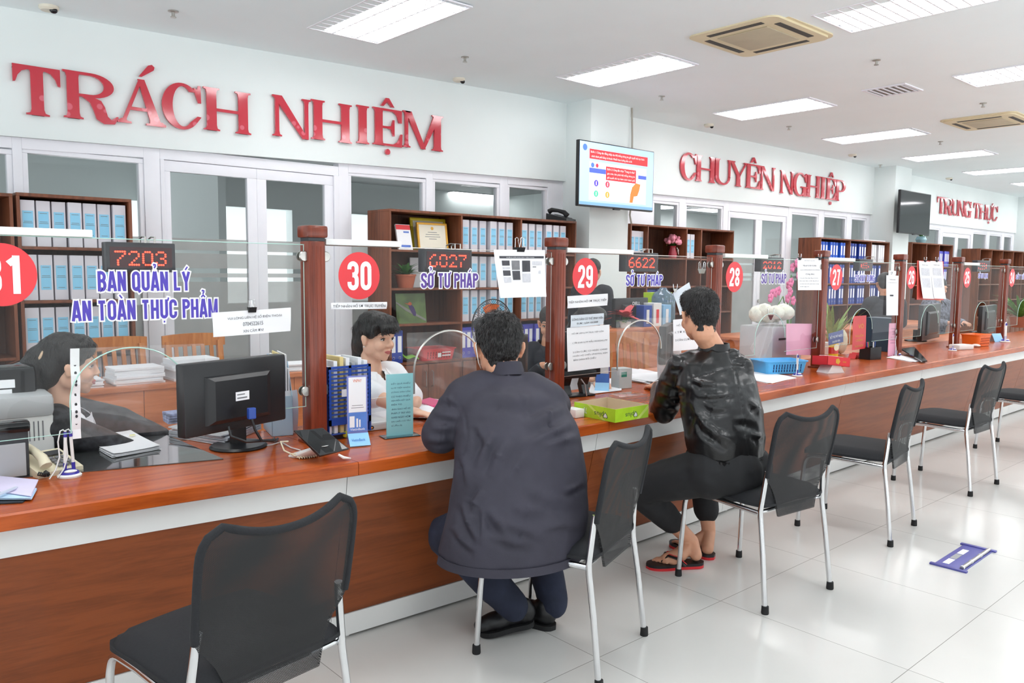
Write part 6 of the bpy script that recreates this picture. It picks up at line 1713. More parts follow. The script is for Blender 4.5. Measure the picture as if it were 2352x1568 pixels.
# orchid
p = atY(1812, 770, 3.45)
t = plant('pink orchid with long green leaves behind the glass of window 28', (p.x, 3.45, Z1), M_plast, [(0, 0), (.07, 0), (.09, .10), (.085, .10)], M_green, 16, .26, .022, nm='orchid_plant', seed=31, up=.9)
fl = MB(); stm = MB(); rnd = random.Random(4)
for px, py in ((1824, 604), (1832, 612), (1818, 614), (1826, 632), (1836, 640), (1815, 648), (1822, 655), (1796, 668), (1788, 672), (1808, 670), (1775, 674), (1764, 684), (1801, 685), (1812, 690)):
    c = atY(px, py, 3.45)-V((p.x, 3.45, Z1)); c.y += rnd.uniform(-.05, .05)
    for k in range(5):
        a = 2*PI*k/5; fl.sphere((c.x+.022*math.cos(a), c.y, c.z+.022*math.sin(a)), (.02, .008, .02), 8)
for pts in (((0, 0, .1), (.03, 0, .35), (.02, 0, .55), (.0, 0, .68)), ((0, 0, .1), (-.05, 0, .35), (-.12, 0, .5), (-.2, 0, .42)), ((0, 0, .1), (.0, .02, .4), (-.02, .02, .5))): stm.tube(pts, .005, 6)
obj('blossoms', fl, mat('orchid_pink', (226, 120, 166), .5, vary=.2, scale=40), t, 60); obj('stems', stm, M_green, t, 60)
# ---------- window 27
t = thing('red_tray', 'red card tray of white papers tilted on a white stand, right of the fourth post', 'tray', st(1915, 856)+V((.01, .03, .0005)), -.35)
obj('white_stand', MB().prism([(-.075, 0), (.075, 0), (.035, .058), (-.035, .058)], -.055, .055, frame((0, 0, 0), (1, 0, 0), (0, 0, 1))), M_plast, t, None)
R = Matrix.Translation((0, 0, .047)) @ Matrix.Rotation(.12, 4, 'Y') @ Matrix.Rotation(-.1, 4, 'X')
w, d, h = .10, .075, .062
obj('tray_shell', MB().box(-w, w, -d, d, 0, .003, 0, R).box(-w, w, -d, -d+.003, 0, h, 0, R).box(-w, w, d-.003, d, 0, h, 0, R).box(-w, -w+.003, -d, d, 0, h, 0, R).box(w-.003, w, -d, d, 0, h, 0, R), M_red, t, None)
obj('paper_slips', MB().box(-w*.8, w*.9, -.02, .03, .004, h+.006, 0, R).box(-w*.6, w*.7, -.05, -.025, .004, h-.004, 0, R), M_paper, t, None)
obj('gold_emblem', MB().disc(.022, R @ frame((-.01, -d-.0008, .03), (1, 0, 0), (0, 0, 1)), 5), M_gold, t, None)
obj('gold_lettering', MB().text('DANANG', R @ frame((.05, -d-.0008, .03), (1, 0, 0), (0, 0, 1)), w=.03, h=.012), M_gold, t, None)
sheet_notice('small blue name plate with white lettering on the glass of window 27', ((1903, 766), (1937, 757), (1937, 785), (1903, 793)), FG+.03, [('ĐỖ THỊ MỸ NGỌC', .52, .62, .86, .36), ('CHUYÊN VIÊN', .5, .22, .52, .2)], m=mat('plate_blue', (40, 54, 128), .35), wob=0, text_m=M_stick_w, nm='name_plate', cat='name plate')
sheet_notice('tall red poster card with gold lettering behind the glass of window 27', ((1960, 726), (1990, 724), (1988, 800), (1957, 804)), BG+.03, [('VÒ', .6, .7, .4, .16), ('NGUỒN', .5, .42, .6, .09), ('CHÍNH', .5, .28, .5, .08), ('NGHIỆP', .5, .1, .6, .09)], m=mat('poster_red', (206, 56, 60), .4), wob=.0, text_m=M_gold, nm='red_poster', cat='poster')
p = st(1972, 824)
solo('red_bow', MB().prism([(-.05, 0), (-.02, .04), (0, .015), (.02, .045), (.06, .0), (.02, .012), (0, .0), (-.02, .012)], -.03, .03, frame((p.x+.03, p.y+.05, Z1), (1, 0, 0), (0, 0, 1))), M_red, 'folded red ribbon card in front of the red poster card', 'ribbon')
p = st(2010, 826)
t = thing('pen_box', 'black pen box filled with pens beside the tall pink sign', 'pen box', (p.x+.02, p.y+.05, Z1), -.2)
b = MB().box(-.07, .07, -.05, .05, 0, .003).box(-.07, .07, -.05, -.047, 0, .10).box(-.07, .07, .047, .05, 0, .10).box(-.07, -.067, -.05, .05, 0, .10).box(.067, .07, -.05, .05, 0, .10).box(-.002, .002, -.05, .05, 0, .09)
obj('box_shell', b, M_black, t, None)
for i in range(6):
    x, y = -.05+.02*i, -.02+.012*(i % 3); obj('pen', MB().tube([(x, y, .004), (x+.008*(i-2), y+.01, .14)], .0045, 8), (M_blue, M_red, M_green, M_plast, M_black, M_blue)[i], t, 50)
p = st(2050, 818)
t = thing('pink_sign', 'tall pink lettered acrylic sign in front of the post of window 26', 'sign', (p.x, p.y+.0, Z1), -.35)
obj('sign_foot', MB().box(-.07, .07, -.035, .035, 0, .004), G_clearp, t, None); obj('sign_card', MB().box(-.055, .055, -.002, .002, .004, .28, .0005), M_pink, t, None)
q = MB()
for i, s in enumerate(('THÔNG BÁO', 'HỒ SƠ', 'NỘP', 'TRỰC TUYẾN', 'KHÔNG THU PHÍ', 'CÔNG DÂN')): r = fitted(s, 0, .235-i*.024, .07*(.5 if len(s) < 6 else 1), .011); q.f += [tuple(j+len(q.v) for j in f) for f in r.f]; q.v += r.v
obj('sign_lettering', q, mat('pink_ink', (150, 96, 120), .6), t, None)
sheet_notice('long narrow paper strip on the glass before the fifth post', ((2036, 632), (2064, 633), (2061, 724), (2033, 724)), FG, [('THÔNG BÁO', .5, .9, .5, .03), ('V/v tiếp nhận hồ sơ', .5, .82, .7, .025)], blocks=[(PB, .3, .62, .48, .52)], curl=.01)
sheet_notice('tiny paper tag above the long narrow paper strip', ((2041, 621), (2058, 622), (2058, 633), (2040, 633)), FG, [('27', .4, .5, .3, .5)])
flat_papers('white forms under the tablet at window 26', ((2036, 822), (2100, 832), (2122, 828), (2060, 816)), h=.006, n=3, seed=3, jit=.05)
T2 = [atZ(2068, 800, ZT+.05), atZ(2100, 796, ZT+.05), atZ(2130, 828, ZT+.02), atZ(2118, 829, ZT+.02)]
solo('tablet', MB().sheet(lambda u, v: T2[3].lerp(T2[2], u).lerp(T2[0].lerp(T2[1], u), v), 2, 2, .008), M_blackg, 'small black tablet leaning low on the counter at window 26', 'tablet', smooth=None)
p = st(2066, 818); pen_stand('stand with three leaning white pens behind the tablet', (p.x, p.y+.02, Z1), 3, 1.1)
plant('spiky green yellow striped plant behind the glass of window 27', (atY(1912, 700, 3.3).x, 3.3, Z1), M_plast, [(0, 0), (.06, 0), (.08, .10), (.075, .10)], mat('snake_leaf', (132, 156, 74), .5, vary=.3, scale=30), 12, .42, .022, seed=41, up=1.0, spread=.5, droop=.1)
p = atY(1945, 780, 3.2)
solo('cream_bag', MB().sphere((0, .0, .11), (.07, .05, .11), 14), mat('cream_cloth', (226, 220, 196), .8, vary=.15, scale=20, bump=.5, bscale=20), 'cream cloth bag behind the red poster card', 'bag', loc=(p.x, 3.25, Z1), smooth=70)
# ---------- window 26
for i, (xa_, xb_) in enumerate(((2111, 2138), (2137, 2165))):
    sheet_notice('red backed clipboard of white sheets hanging on window 26, %s of two' % ('left', 'right')[i], ((xa_, 599), (xb_, 601), (xb_+1, 686), (xa_+1, 685)), FG-.012, [('Danh mục', .5, .9, .5, .03)], blocks=[(PL, .15, .85, .62+.0*i, .82), (PL, .15, .85, .3, .55)], curl=.03)
    binder_clip('small black clip on the %s red backed clipboard' % ('left', 'right')[i], atY((xa_+xb_)/2, 600, FG-.012)+V((0, -.003, 0)), .8)
P = [atY(x, y, FG-.004) for x, y in ((2107, 598), (2167, 600), (2167, 689), (2106, 688))]
solo('red_board', MB().sheet(lambda u, v: P[3].lerp(P[2], u).lerp(P[0].lerp(P[1], u), v), 2, 2, .002), mat('red_board', (220, 90, 80), .5), 'flat red board behind the two hanging clipboards', 'board', smooth=None)
p = st(2096, 812)
for i in range(2): put('teal', p.x-.02+.085*i, 3.02, Z1, -.2, 'dark teal binder standing at window 26, %s of two' % ('left', 'right')[i], 'dark teal binders at window 26')
a_, c_ = atY(2122, 697, 3.2), atY(2162, 700, 3.3)
monitor('black monitor with an orange lower edge behind the opening of window 26', a_, c_, ((a_.x+c_.x)/2, 3.4, Z1), .36, sticker=False)
p = st(2196, 806); pen_stand('single white corded pen before the sixth post', (p.x, p.y+.03, Z1), 1, 1.0)
solo('flat_white_box', MB().box(-.1, .1, -.05, .06, 0, .045, .008), M_plast, 'flat white plastic box on the counter at window 25', 'box', loc=st(2225, 803)+V((0, .06, .0005)), rz=-.3)
solo('computer_mouse', MB().sphere((0, 0, .014), (.03, .05, .016), 12), M_plast, 'white computer mouse beside the flat white box', 'mouse', loc=st(2248, 798)+V((.05, .04, .0)), rz=-.6, smooth=60)
p = st(2258, 797)
basket('orange plastic basket on the counter at window 25', (p.x+.1, p.y+.10, Z1+.003), .24, .16, .11, M_orange, -.1, 7, 1.1)
p = st(2292, 785)
bx('small folded blue card sign beside the orange basket', 'tent_card', 'card sign', [('card_front', mat('sky_card', (150, 206, 244), .4), MB().add([(-.07, -.04, 0), (.07, -.04, 0), (.07, .0, .085), (-.07, .0, .085)], [(0, 1, 2, 3)]), None), ('card_back', M_paper, MB().add([(-.07, .04, 0), (.07, .04, 0), (.07, .0, .085), (-.07, .0, .085)], [(3, 2, 1, 0)]), None)], (p.x+.03, p.y+.03, Z1), -.3)
p = st(2312, 786); pen_stand('stand with two tall white pens beside the folded blue card', (p.x+.02, p.y+.02, Z1), 2, 1.3)
p = atY(2320, 760, 3.6)
plant('large feathery green plant behind the glass of window 24', (p.x-.1, 3.47, Z1), M_terra, [(0, 0), (.09, 0), (.12, .14), (.11, .14)], mat('palm_leaf', (110, 158, 70), .5, vary=.3, scale=20), 60, .55, .022, seed=51, up=.7)
a_, c_ = atY(2258, 700, 3.3), atY(2290, 702, 3.4)
monitor('dark monitor behind the glass of window 25', a_, c_, ((a_.x+c_.x)/2, 3.45, Z1), .33, sticker=False)

# ================================================================ people
def cap(mb, pts, rad, n=14, sc=None):
    """chain of tapered capsules"""
    pts = [V(p) for p in pts]
    for i, (p, r) in enumerate(zip(pts, rad)): mb.sphere(p, r, 14)
    for i in range(len(pts)-1): mb.tube([pts[i], pts[i+1]], [rad[i], rad[i+1]], n)
    return mb
def rsurf(mb, rings, n=22):
    """closed trunk through rings (centre, half width, half depth, yaw)"""
    out = []
    for c, a, b, yw in rings:
        r = V((math.cos(yw), -math.sin(yw), 0)); f = V((math.sin(yw), math.cos(yw), 0)); c = V(c)
        out.append([c+r*(a*abs(math.cos(t))**.85*(1 if math.cos(t) > 0 else -1))+f*(b*math.sin(t)) for t in [2*PI*k/n for k in range(n)]])
    return mb.rings(out)
def blob(mb, voxel=.008, smooth=6, fac=.5):
    me = mesh('blob', mb)
    ob = bpy.data.objects.new('blob', me); COL.objects.link(ob)
    m = ob.modifiers.new('r', 'REMESH'); m.mode = 'VOXEL'; m.voxel_size = voxel; m.use_smooth_shade = True
    if smooth:
        m2 = ob.modifiers.new('s', 'SMOOTH'); m2.factor = fac; m2.iterations = smooth
    dg = bpy.context.evaluated_depsgraph_get(); dg.update()
    out = bpy.data.meshes.new_from_object(ob.evaluated_get(dg))
    bpy.data.objects.remove(ob); bpy.data.meshes.remove(me)
    for p in out.polygons: p.use_smooth = True
    return out
def wrinkle(me, fn):
    nor = [v.normal.copy() for v in me.vertices]; co = [v.co.copy() for v in me.vertices]
    for v, n, c in zip(me.vertices, nor, co): v.co = c+n*fn(c, n)
    me.update(); return me
def ridge(p): return 1-2*abs(noise.noise(p))
def cloth_fold(amp, f=7.0, fz=4.0, fine=.25, shear=.8):
    def fn(c, n):
        q = V((c.x*f+c.z*shear*f, c.y*f, c.z*fz))
        return amp*(ridge(q)*.6+noise.noise(q*2.3)*.4*fine*2+fine*.5*noise.noise(c*38))
    return fn
def px_folds(folds, sc=1.0):
    """cloth folds: each a crease line (where it runs on the garment), its width in pixels and depth in metres"""
    segs = []
    for f in folds:
        P, w, d = f[0], f[1], f[2]
        L = sum(math.dist(a, b) for a, b in zip(P, P[1:])); acc = 0
        for a, b in zip(P, P[1:]):
            l = math.dist(a, b); segs.append((a, b, l, acc/L, l/L, w, d, f[3] if len(f) > 3 else 0)); acc += l
    def fn(c, n):
        if n.dot(CAM-c) < 0: return 0.0
        x, y = to_px(c); best = {}
        k = 0.0
        for (a, b, l, t0, tl, w, d, seam) in segs:
            dx, dy = (b[0]-a[0])/l, (b[1]-a[1])/l
            t = ((x-a[0])*dx+(y-a[1])*dy)/l
            if t < -.02 or t > 1.02: continue
            s = ((x-a[0])*dy-(y-a[1])*dx)/w
            if abs(s) > 3: continue
            tt = t0+tl*t
            if seam: k -= d*math.exp(-s*s*2)
            else: k += d*math.sin(PI*max(0, min(1, tt)))**.7*(math.exp(-(s-.6)**2*1.6)-1.0*math.exp(-(s+.6)**2*1.6))
        return k*sc
    return fn
def headM(c, yaw, pitch=0.0, roll=0.0):
    return Matrix.Translation(V(c)) @ Matrix.Rotation(-yaw, 4, 'Z') @ Matrix.Rotation(pitch, 4, 'X') @ Matrix.Rotation(roll, 4, 'Y')
def head_shapes(mb, M, fem=False, s=1.0):
    def E(c, r): q = MB().sphere((0, 0, 0), r, 18); mb.add(q.v, q.f, M @ Matrix.Scale(s, 4) @ Matrix.Translation(V(c)))
    def K(pts, rad): q = MB(); cap(q, pts, rad, 10); mb.add(q.v, q.f, M @ Matrix.Scale(s, 4))
    E((0, -.014, .036), (.073, .091, .082)); E((0, .026, -.024), (.060, .062, .084)); E((0, .045, -.074), (.044, .040, .034)); E((0, .066, -.095), (.020, .018, .017))
    for sx in (-1, 1):
        E((sx*.034, .058, -.034), (.026, .028, .028)); E((sx*.051, .004, -.046), (.017, .040, .042))
        if fem: E((sx*.078, -.004, -.014), (.008, .017, .029)); E((sx*.082, -.012, -.004), (.006, .012, .019)); continue
        ex = .006
        K([(sx*(.074+ex), .004, -.030), (sx*(.080+ex), -.010, -.022), (sx*(.086+ex), -.018, -.004), (sx*(.086+ex), -.014, .012), (sx*(.080+ex), -.002, .016), (sx*(.074+ex), .006, .006)], [.0065, .0065, .006, .006, .006, .006])
        E((sx*(.077+ex*.7), -.005, -.006), (.006, .014, .024)); E((sx*(.076+ex), .002, -.034), (.006, .008, .009))
    for sx in (-1, 1): E((sx*.010, .096, -.031), (.009, .010, .008))
    K([(-.042, .070, .018), (-.018, .083, .020), (.018, .083, .020), (.042, .070, .018)], [.011, .012, .012, .011])
    K([(0, .084, .016), (0, .094, -.008), (0, .104, -.026)], [.008, .0095, .0115])
    K([(-.020, .082, -.058), (0, .090, -.056), (.020, .082, -.058)], [.005, .0075, .005]); K([(-.018, .082, -.067), (0, .088, -.068), (.018, .082, -.067)], [.005, .0075, .005])
    K([(0, -.030, -.04), (0, -.034, -.085)], [.056 if not fem else .048, .054 if not fem else .047])
def face_parts(body, M, s=1.0, eyes=True, lips=(190, 110, 104), brow=True):
    S = M @ Matrix.Scale(s, 4)
    if eyes:
        for sx in (-1, 1):
            e = obj('eye', MB().sphere((sx*.031, .0715, .0), (.0135, .0105, .0065), 12, S), mat('eye_white', (226, 220, 214), .25), body, 60, world=True)
            obj('iris', MB().sphere((sx*.031, .0795, .0), (.0058, .0035, .0058), 10, S), mat('iris_dark', (26, 18, 16), .15), e, 60, world=True)
            obj('eyelid', MB().tube([(sx*.031-.016, .074, .001), (sx*.031-.006, .0815, .0075), (sx*.031+.006, .0815, .0075), (sx*.031+.016, .074, .001)], .0024, 6, M=S), M_hair, body, 60, world=True)
            if brow: obj('eyebrow', MB().tube([(sx*.014, .088, .024), (sx*.03, .086, .031), (sx*.047, .074, .025)], [.003, .0038, .002], 6, M=S), M_hair, body, 60, world=True)
    obj('lips', MB().tube([(-.021, .0845, -.0615), (-.008, .0945, -.0575), (0, .0955, -.0590), (.008, .0945, -.0575), (.021, .0845, -.0615)], [.0025, .0045, .004, .0045, .0025], 8, M=S).tube([(-.019, .0845, -.0640), (0, .0935, -.0685), (.019, .0845, -.0640)], [.002, .0055, .002], 8, M=S), mat('lips_%d' % lips[0], lips, .4), body, 60, world=True)
def hand_shapes(mb, wrist, direc, palm_n, side=1, curl=.5, s=1.0, spread=.12, thumb_in=.5):
    """palm plus five separate fingers; palm_n points out of the palm, side=+1 when the thumb is on cross(direc, palm_n)"""
    d = V(direc).normalized(); n = V(palm_n); n = (n-d*n.dot(d)).normalized(); t = d.cross(n)*side
    w = V(wrist)
    q = MB().sphere((0, 0, 0), (.041*s, .050*s, .015*s), 14)
    mb.add(q.v, q.f, Matrix(((t.x, d.x, n.x, 0), (t.y, d.y, n.y, 0), (t.z, d.z, n.z, 0), (0, 0, 0, 1))) if False else Matrix.Translation(w+d*.052*s) @ Matrix(((t.x, d.x, n.x, 0), (t.y, d.y, n.y, 0), (t.z, d.z, n.z, 0), (0, 0, 0, 1))))
    cap(mb, [w-d*.02*s, w+d*.03*s], [.026*s, .026*s])
    for i, (off, L) in enumerate(((.030, .078), (.010, .088), (-.010, .082), (-.029, .064))):
        p = w+d*.088*s+t*off*s; dirn = (d+t*(off*spread*20*.2)).normalized(); P = [p]; R = [.0092*s]
        ang = curl*(.8+.12*i)
        a = 0
        for k, fr_ in enumerate((.45, .31, .24)):
            a += ang*(.55, .9, .6)[k]
            v = dirn*math.cos(a)+n*math.sin(a); p = p+v*(L*fr_*s); P.append(p); R.append((.0085, .0078, .0066)[k]*s)
        cap(mb, P, R, 10)
    p = w+d*.028*s+t*.032*s; v1 = (d*.55+t*.75+n*.35).normalized(); v2 = (d*.85+t*(.5-thumb_in)+n*.3).normalized()
    cap(mb, [w+d*.02*s+t*.018*s, p, p+v1*.034*s, p+v1*.034*s+v2*.032*s, p+v1*.034*s+v2*.054*s], [.014*s, .0125*s, .0105*s, .009*s, .0075*s], 10)
def spikes(me, n, L, rad, whorl, seed=1, up=.35, cond=None, jitter=.35, low=None):
    """short hairs combed away from the whorl over a hair mesh"""
    rnd = random.Random(seed); mb = MB(); vs = me.vertices; whorl = V(whorl)
    idx = [rnd.randrange(len(vs)) for _ in range(n)]
    for i in idx:
        c, nn = vs[i].co, vs[i].normal
        if cond and not cond(c): continue
        g = (c-whorl); g = g-nn*g.dot(nn)
        if g.length < 1e-4: g = V((1, 0, 0))
        g.normalize(); s = nn.cross(g)
        g = (g+s*rnd.uniform(-jitter, jitter)+V((0, 0, -.35))).normalized(); g = (g-nn*g.dot(nn)).normalized(); s = nn.cross(g)
        l = L*rnd.uniform(.6, 1.25)*(low(c) if low else 1); d = (g+nn*up*rnd.uniform(.5, 1.3)).normalized()
        a = c-nn*.002
        mid = a+d*l*.55; tip = a+d*l*.95-nn*(l*.18)
        mb.add([a+s*rad, a-s*rad, mid+s*rad*.8, mid-s*rad*.8, mid+nn*rad, tip], [(0, 1, 3, 2), (2, 3, 5), (3, 4, 5), (4, 2, 5), (0, 2, 4), (1, 4, 3)])
    return mb
def shoe(mb, heel, toe, w=.045, h=.075):
    heel, toe = V(heel), V(toe); d = (toe-heel); L = d.length; d.normalize(); s = d.cross(V((0, 0, 1))).normalized(); u = s.cross(d)
    def E(t, z, r): 
        q = MB().sphere((0, 0, 0), r, 14); c = heel+d*(L*t)+u*z
        mb.add(q.v, q.f, Matrix(((s.x, d.x, u.x, c.x), (s.y, d.y, u.y, c.y), (s.z, d.z, u.z, c.z), (0, 0, 0, 1))))
    E(.17, .045, (w*.78, .050, .05)); E(.40, .046, (w*.82, .07, .045)); E(.66, .034, (w, .075, .036)); E(.86, .028, (w*.92, .05, .030)); E(.2, .075, (w*.72, .045, .035))
def sole(mb, heel, toe, w=.046, th=.018):
    heel, toe = V(heel), V(toe); d = (toe-heel); L = d.length; d.normalize(); s = d.cross(V((0, 0, 1))).normalized(); u = s.cross(d)
    prof = []
    for i in range(31):
        q = i/30; e = min(1, (1-(1-min(1, q/.16))**2)**.5)*min(1, (1-max(0, (q-.76)/.24)**2)**.5)
        prof.append((q, max(.03, e*(.77+.23*(.5-.5*math.cos(PI*max(0, min(1, (q-.38)/.34))))))))
    P = [(k*w, t*L) for t, k in prof]+[(-k*w, t*L) for t, k in reversed(prof)]
    M = Matrix(((s.x, d.x, u.x, heel.x), (s.y, d.y, u.y, heel.y), (s.z, d.z, u.z, heel.z), (0, 0, 0, 1)))
    return mb.prism(P, 0, th, M)

M_navy = mat('navy_twill', (50, 48, 60), .75, vary=.12, scale=9, bump=.12, bscale=500)
M_leather = mat('black_leather', (17, 16, 18), .30, vary=.2, scale=8, bump=.12, bscale=40, coat=.1)
M_jean = mat('dark_denim', (34, 40, 60), .85, vary=.25, scale=14, bump=.15, bscale=500)
M_black_tr = mat('black_trousers', (27, 27, 30), .8, vary=.15, scale=12)
M_shirt = mat('white_shirt', (238, 238, 242), .7, vary=.02)
M_floral = mat('dark_floral', (44, 44, 48), .7, vary=.85, scale=34)
M_suit = mat('dark_suit', (38, 40, 48), .75, vary=.15)

# ---------------------------------------------------------------- man in the navy jacket
def man_navy():
    lo = V((1.98, 2.15, 0))
    t = thing('person', 'man in a navy jacket and jeans leaning over the counter, seen from behind', 'person', lo)
    yw = math.radians(22)
    hc = atY(1146, 797, 2.40); Mh = headM(hc, math.radians(32), math.radians(-14)) @ Matrix.Scale(1.09, 4)
    shL, shR = atY(1074, 918, 2.37), atY(1250, 922, 2.21)
    elL, elR = atY(1010, 1000, 2.405), V((2.47, 2.50, .83))
    wrL, wrR = V((1.93, 2.60, .795)), V((2.22, 2.68, .79))
    hip = atY(1195, 1215, 2.10); hip.z = .53
    rv = V((math.cos(yw), -math.sin(yw), 0)); fv = V((math.sin(yw), math.cos(yw), 0))
    hpL, hpR = hip-rv*.10, hip+rv*.09
    knL, knR = atY(1030, 1228, 2.43), V((2.27, 2.42, .47))
    anL, anR = atY(1178, 1392, 2.27), atY(1270, 1385, 2.23)
    nb = atY(1164, 856, 2.33)
    b = MB(); head_shapes(b, Mh)
    cap(b, [nb, Mh @ V((0, -.03, -.08))], [.062, .056])
    rsurf(b, [(hip, .15, .12, yw), (hip.lerp(nb, .5), .16, .11, yw), (hip.lerp(nb, .85), .15, .09, yw), (nb, .06, .05, yw)])
    for s, e, w, h, k, a in ((shL, elL, wrL, hpL, knL, anL), (shR, elR, wrR, hpR, knR, anR)):
        cap(b, [s, e, w], [.05, .042, .028]); cap(b, [h, k, a], [.08, .055, .036])
    hand_shapes(b, wrL, (.75, .6, -.05), (0, 0, -1), -1, .35); hand_shapes(b, wrR, (-.6, .75, -.05), (0, 0, -1), 1, .5)
    body = obj('body', blob(b, .0065, 4), M_skin, t, world=True)
    face_parts(body, Mh)
    # hair
    h = MB()
    def E(c, r): q = MB().sphere((0, 0, 0), r, 20); h.add(q.v, q.f, Mh @ Matrix.Translation(V(c)))
    E((0, -.020, .045), (.081, .096, .084)); E((0, -.054, .0), (.068, .056, .072)); E((0, -.058, -.045), (.052, .030, .036)); E((0, -.060, -.072), (.044, .024, .030)); E((0, .03, .07), (.070, .062, .052))
    hm = wrinkle(blob(h, .007, 3), lambda c, n: .004*ridge(c*60)+.002*noise.noise(c*140))
    ho = obj('hair', hm, M_hair, t, world=False); 
    hs = spikes(hm, 5200, .030, .0011, Mh @ V((.012, -.05, .125)), 3, .35, low=lambda c: max(.3, min(1, .3+((Mh.inverted() @ c).z+.08)*8)))
    base = T0[t.as_pointer()].inverted(); hm.transform(base)
    obj('hair_strands', hs, mat('hair_sheen', (36, 33, 33), .35, vary=.5, scale=120), ho, 60, world=True)
    # jacket
    j = MB()
    def cc(px, py, Y): return atY(px, py, Y)
    c0, c1, c2, c3, c4 = cc(1172, 1262, 2.12), cc(1190, 1180, 2.11), cc(1196, 1085, 2.14), cc(1188, 980, 2.20), cc(1176, 905, 2.27)
    rsurf(j, [(c0, .270, .215, yw), (c1, .268, .205, yw), (c2, .252, .180, yw), (c3, .238, .160, yw), (c4, .205, .125, yw), (nb+V((0, 0, .0)), .085, .075, yw)])
    for s, e, w in ((shL, elL, wrL), (shR, elR, wrR)):
        cap(j, [s.lerp(nb, .35), s, s.lerp(e, .55), e, e.lerp(w, .5), w.lerp(e, .08)], [.085, .092, .082, .074, .064, .048])
    jm = blob(j, .0095, 10)
    q4 = lambda *p: [(940+x/3.734, 700+y/3.734) for x, y in p]
    q5 = lambda *p: [(980+x/3.213, 1080+y/3.213) for x, y in p]
    nf = px_folds([(q4((370, 755), (440, 860), (485, 980), (500, 1110), (470, 1280)), 3, .004, 1), (q4((250, 850), (330, 830), (440, 880)), 10, .007), (q4((215, 960), (330, 975), (430, 1000)), 11, .008), (q4((180, 1080), (300, 1090), (420, 1060)), 12, .008), (q4((120, 1180), (260, 1190), (380, 1150)), 12, .007),
      (q4((700, 640), (860, 640), (1010, 600)), 14, .005), (q4((560, 860), (760, 840), (1000, 870), (1190, 780)), 18, .006), (q4((1330, 850), (1180, 900), (980, 1010)), 14, .008), (q4((1400, 960), (1230, 1060), (950, 1180)), 16, .009), (q4((1440, 1100), (1290, 1140), (1130, 1200)), 12, .008), (q4((1340, 1120), (1240, 1180)), 8, .006),
      (q4((700, 1080), (640, 1190), (560, 1400)), 13, .010), (q4((820, 1150), (730, 1290), (670, 1480)), 14, .010), (q4((980, 1240), (880, 1380), (800, 1520)), 14, .007), (q4((560, 1030), (600, 1130), (640, 1230)), 12, .008), (q4((430, 1290), (470, 1400), (480, 1560)), 10, .009),
      (q5((400, 130), (330, 230), (330, 330)), 11, .010), (q5((385, 240), (400, 380), (400, 560)), 8, .007), (q5((430, 290), (500, 400), (590, 500)), 13, .011), (q5((240, 240), (290, 400), (380, 560)), 12, .012), (q5((180, 420), (240, 520), (360, 610)), 11, .010), (q5((1010, 170), (1090, 150), (1170, 100)), 9, .007), (q5((860, 450), (1020, 420), (1150, 440)), 12, .007),
      (q5((620, 290), (740, 330), (900, 320)), 14, .006), (q5((520, 400), (700, 450), (860, 520)), 13, .007), (q5((700, 150), (900, 230), (1100, 300)), 16, .006), (q5((470, 500), (640, 560), (820, 560)), 11, .007)], 1.15)
    def jf(c, n):
        u = (c-c2).dot(rv); z = c.z; w1 = noise.noise(c*4.2); w2 = noise.noise(c*9+V((3, 1, 7)))
        lowk = max(0, min(1, (.86-z)/.35))
        k = .010*noise.noise(V((u*5+z*3.5, c.y*4, z*4.5-u*2)))
        k += .004*w2+.0014*noise.noise(c*30)
        return k+nf(c, n)
    wrinkle(jm, jf)
    jk = obj('jacket', jm, M_navy, t, world=True)
    co = MB().sheet(lambda u, v: nb+V((0, 0, .0))+rv*((.082-.016*v)*math.cos(PI*(1.12+.76*u)*1.0-PI*.0+0)*1.0)+fv*((.078-.016*v)*math.sin(PI*(1.0+.98*u+.01)))+V((0, 0, -.012+.050*v+.016*math.sin(PI*u))), 24, 6, .006)
    obj('collar', co, M_navy, jk, 60, world=True)
    seam = MB().tube([c4+rv*.03-fv*.126+V((0, 0, .0)), c3+rv*.03-fv*.168], .001, 5)
    # hem band with a snap tab
    hb = MB().sheet(lambda u, v: c0+rv*(.276*math.cos(PI*(1+u)))*(1-.02*v)+fv*(.222*math.sin(PI*(1+u)))+V((0, 0, -.020+.03*v+.0*u)), 36, 3, .006)
    hbo = obj('hem_band', hb, M_navy, jk, 60, world=True)
    tr = MB(); cap(tr, [hpL, knL, anL], [.105, .082, .060]); cap(tr, [hpR, knR, anR], [.105, .082, .060]); cap(tr, [hpL, hpR], [.12, .12])
    tm = wrinkle(blob(tr, .010, 6), cloth_fold(.008, 9, 9, .3, .3))
    obj('jeans', tm, M_jean, t, world=True)
    for nm, heel, toe in (('left', atZ(1228, 1432, .035), atZ(1100, 1458, .0)), ('right', atZ(1276, 1446, .0), atZ(1262, 1446, .0)+V((-.07, .25, 0)))):
        s = MB(); shoe(s, heel+V((0, 0, .012)), toe+V((0, 0, .012)), .047)
        so = obj('shoe', blob(s, .006, 4), mat('shoe_leather', (24, 24, 26), .4, vary=.2, scale=30), t, world=True)
        obj('shoe_sole', sole(MB(), heel, toe, .05, .02), M_rubber, so, None, world=True)
    # mask strap behind the left ear
    obj('mask_strap', MB().tube([Mh @ V(p) for p in ((-.080, -.010, .022), (-.088, -.024, .006), (-.086, -.030, -.02), (-.078, -.012, -.058), (-.066, .02, -.075))], .0022, 6), M_plast, t, 60, world=True)
man_navy()

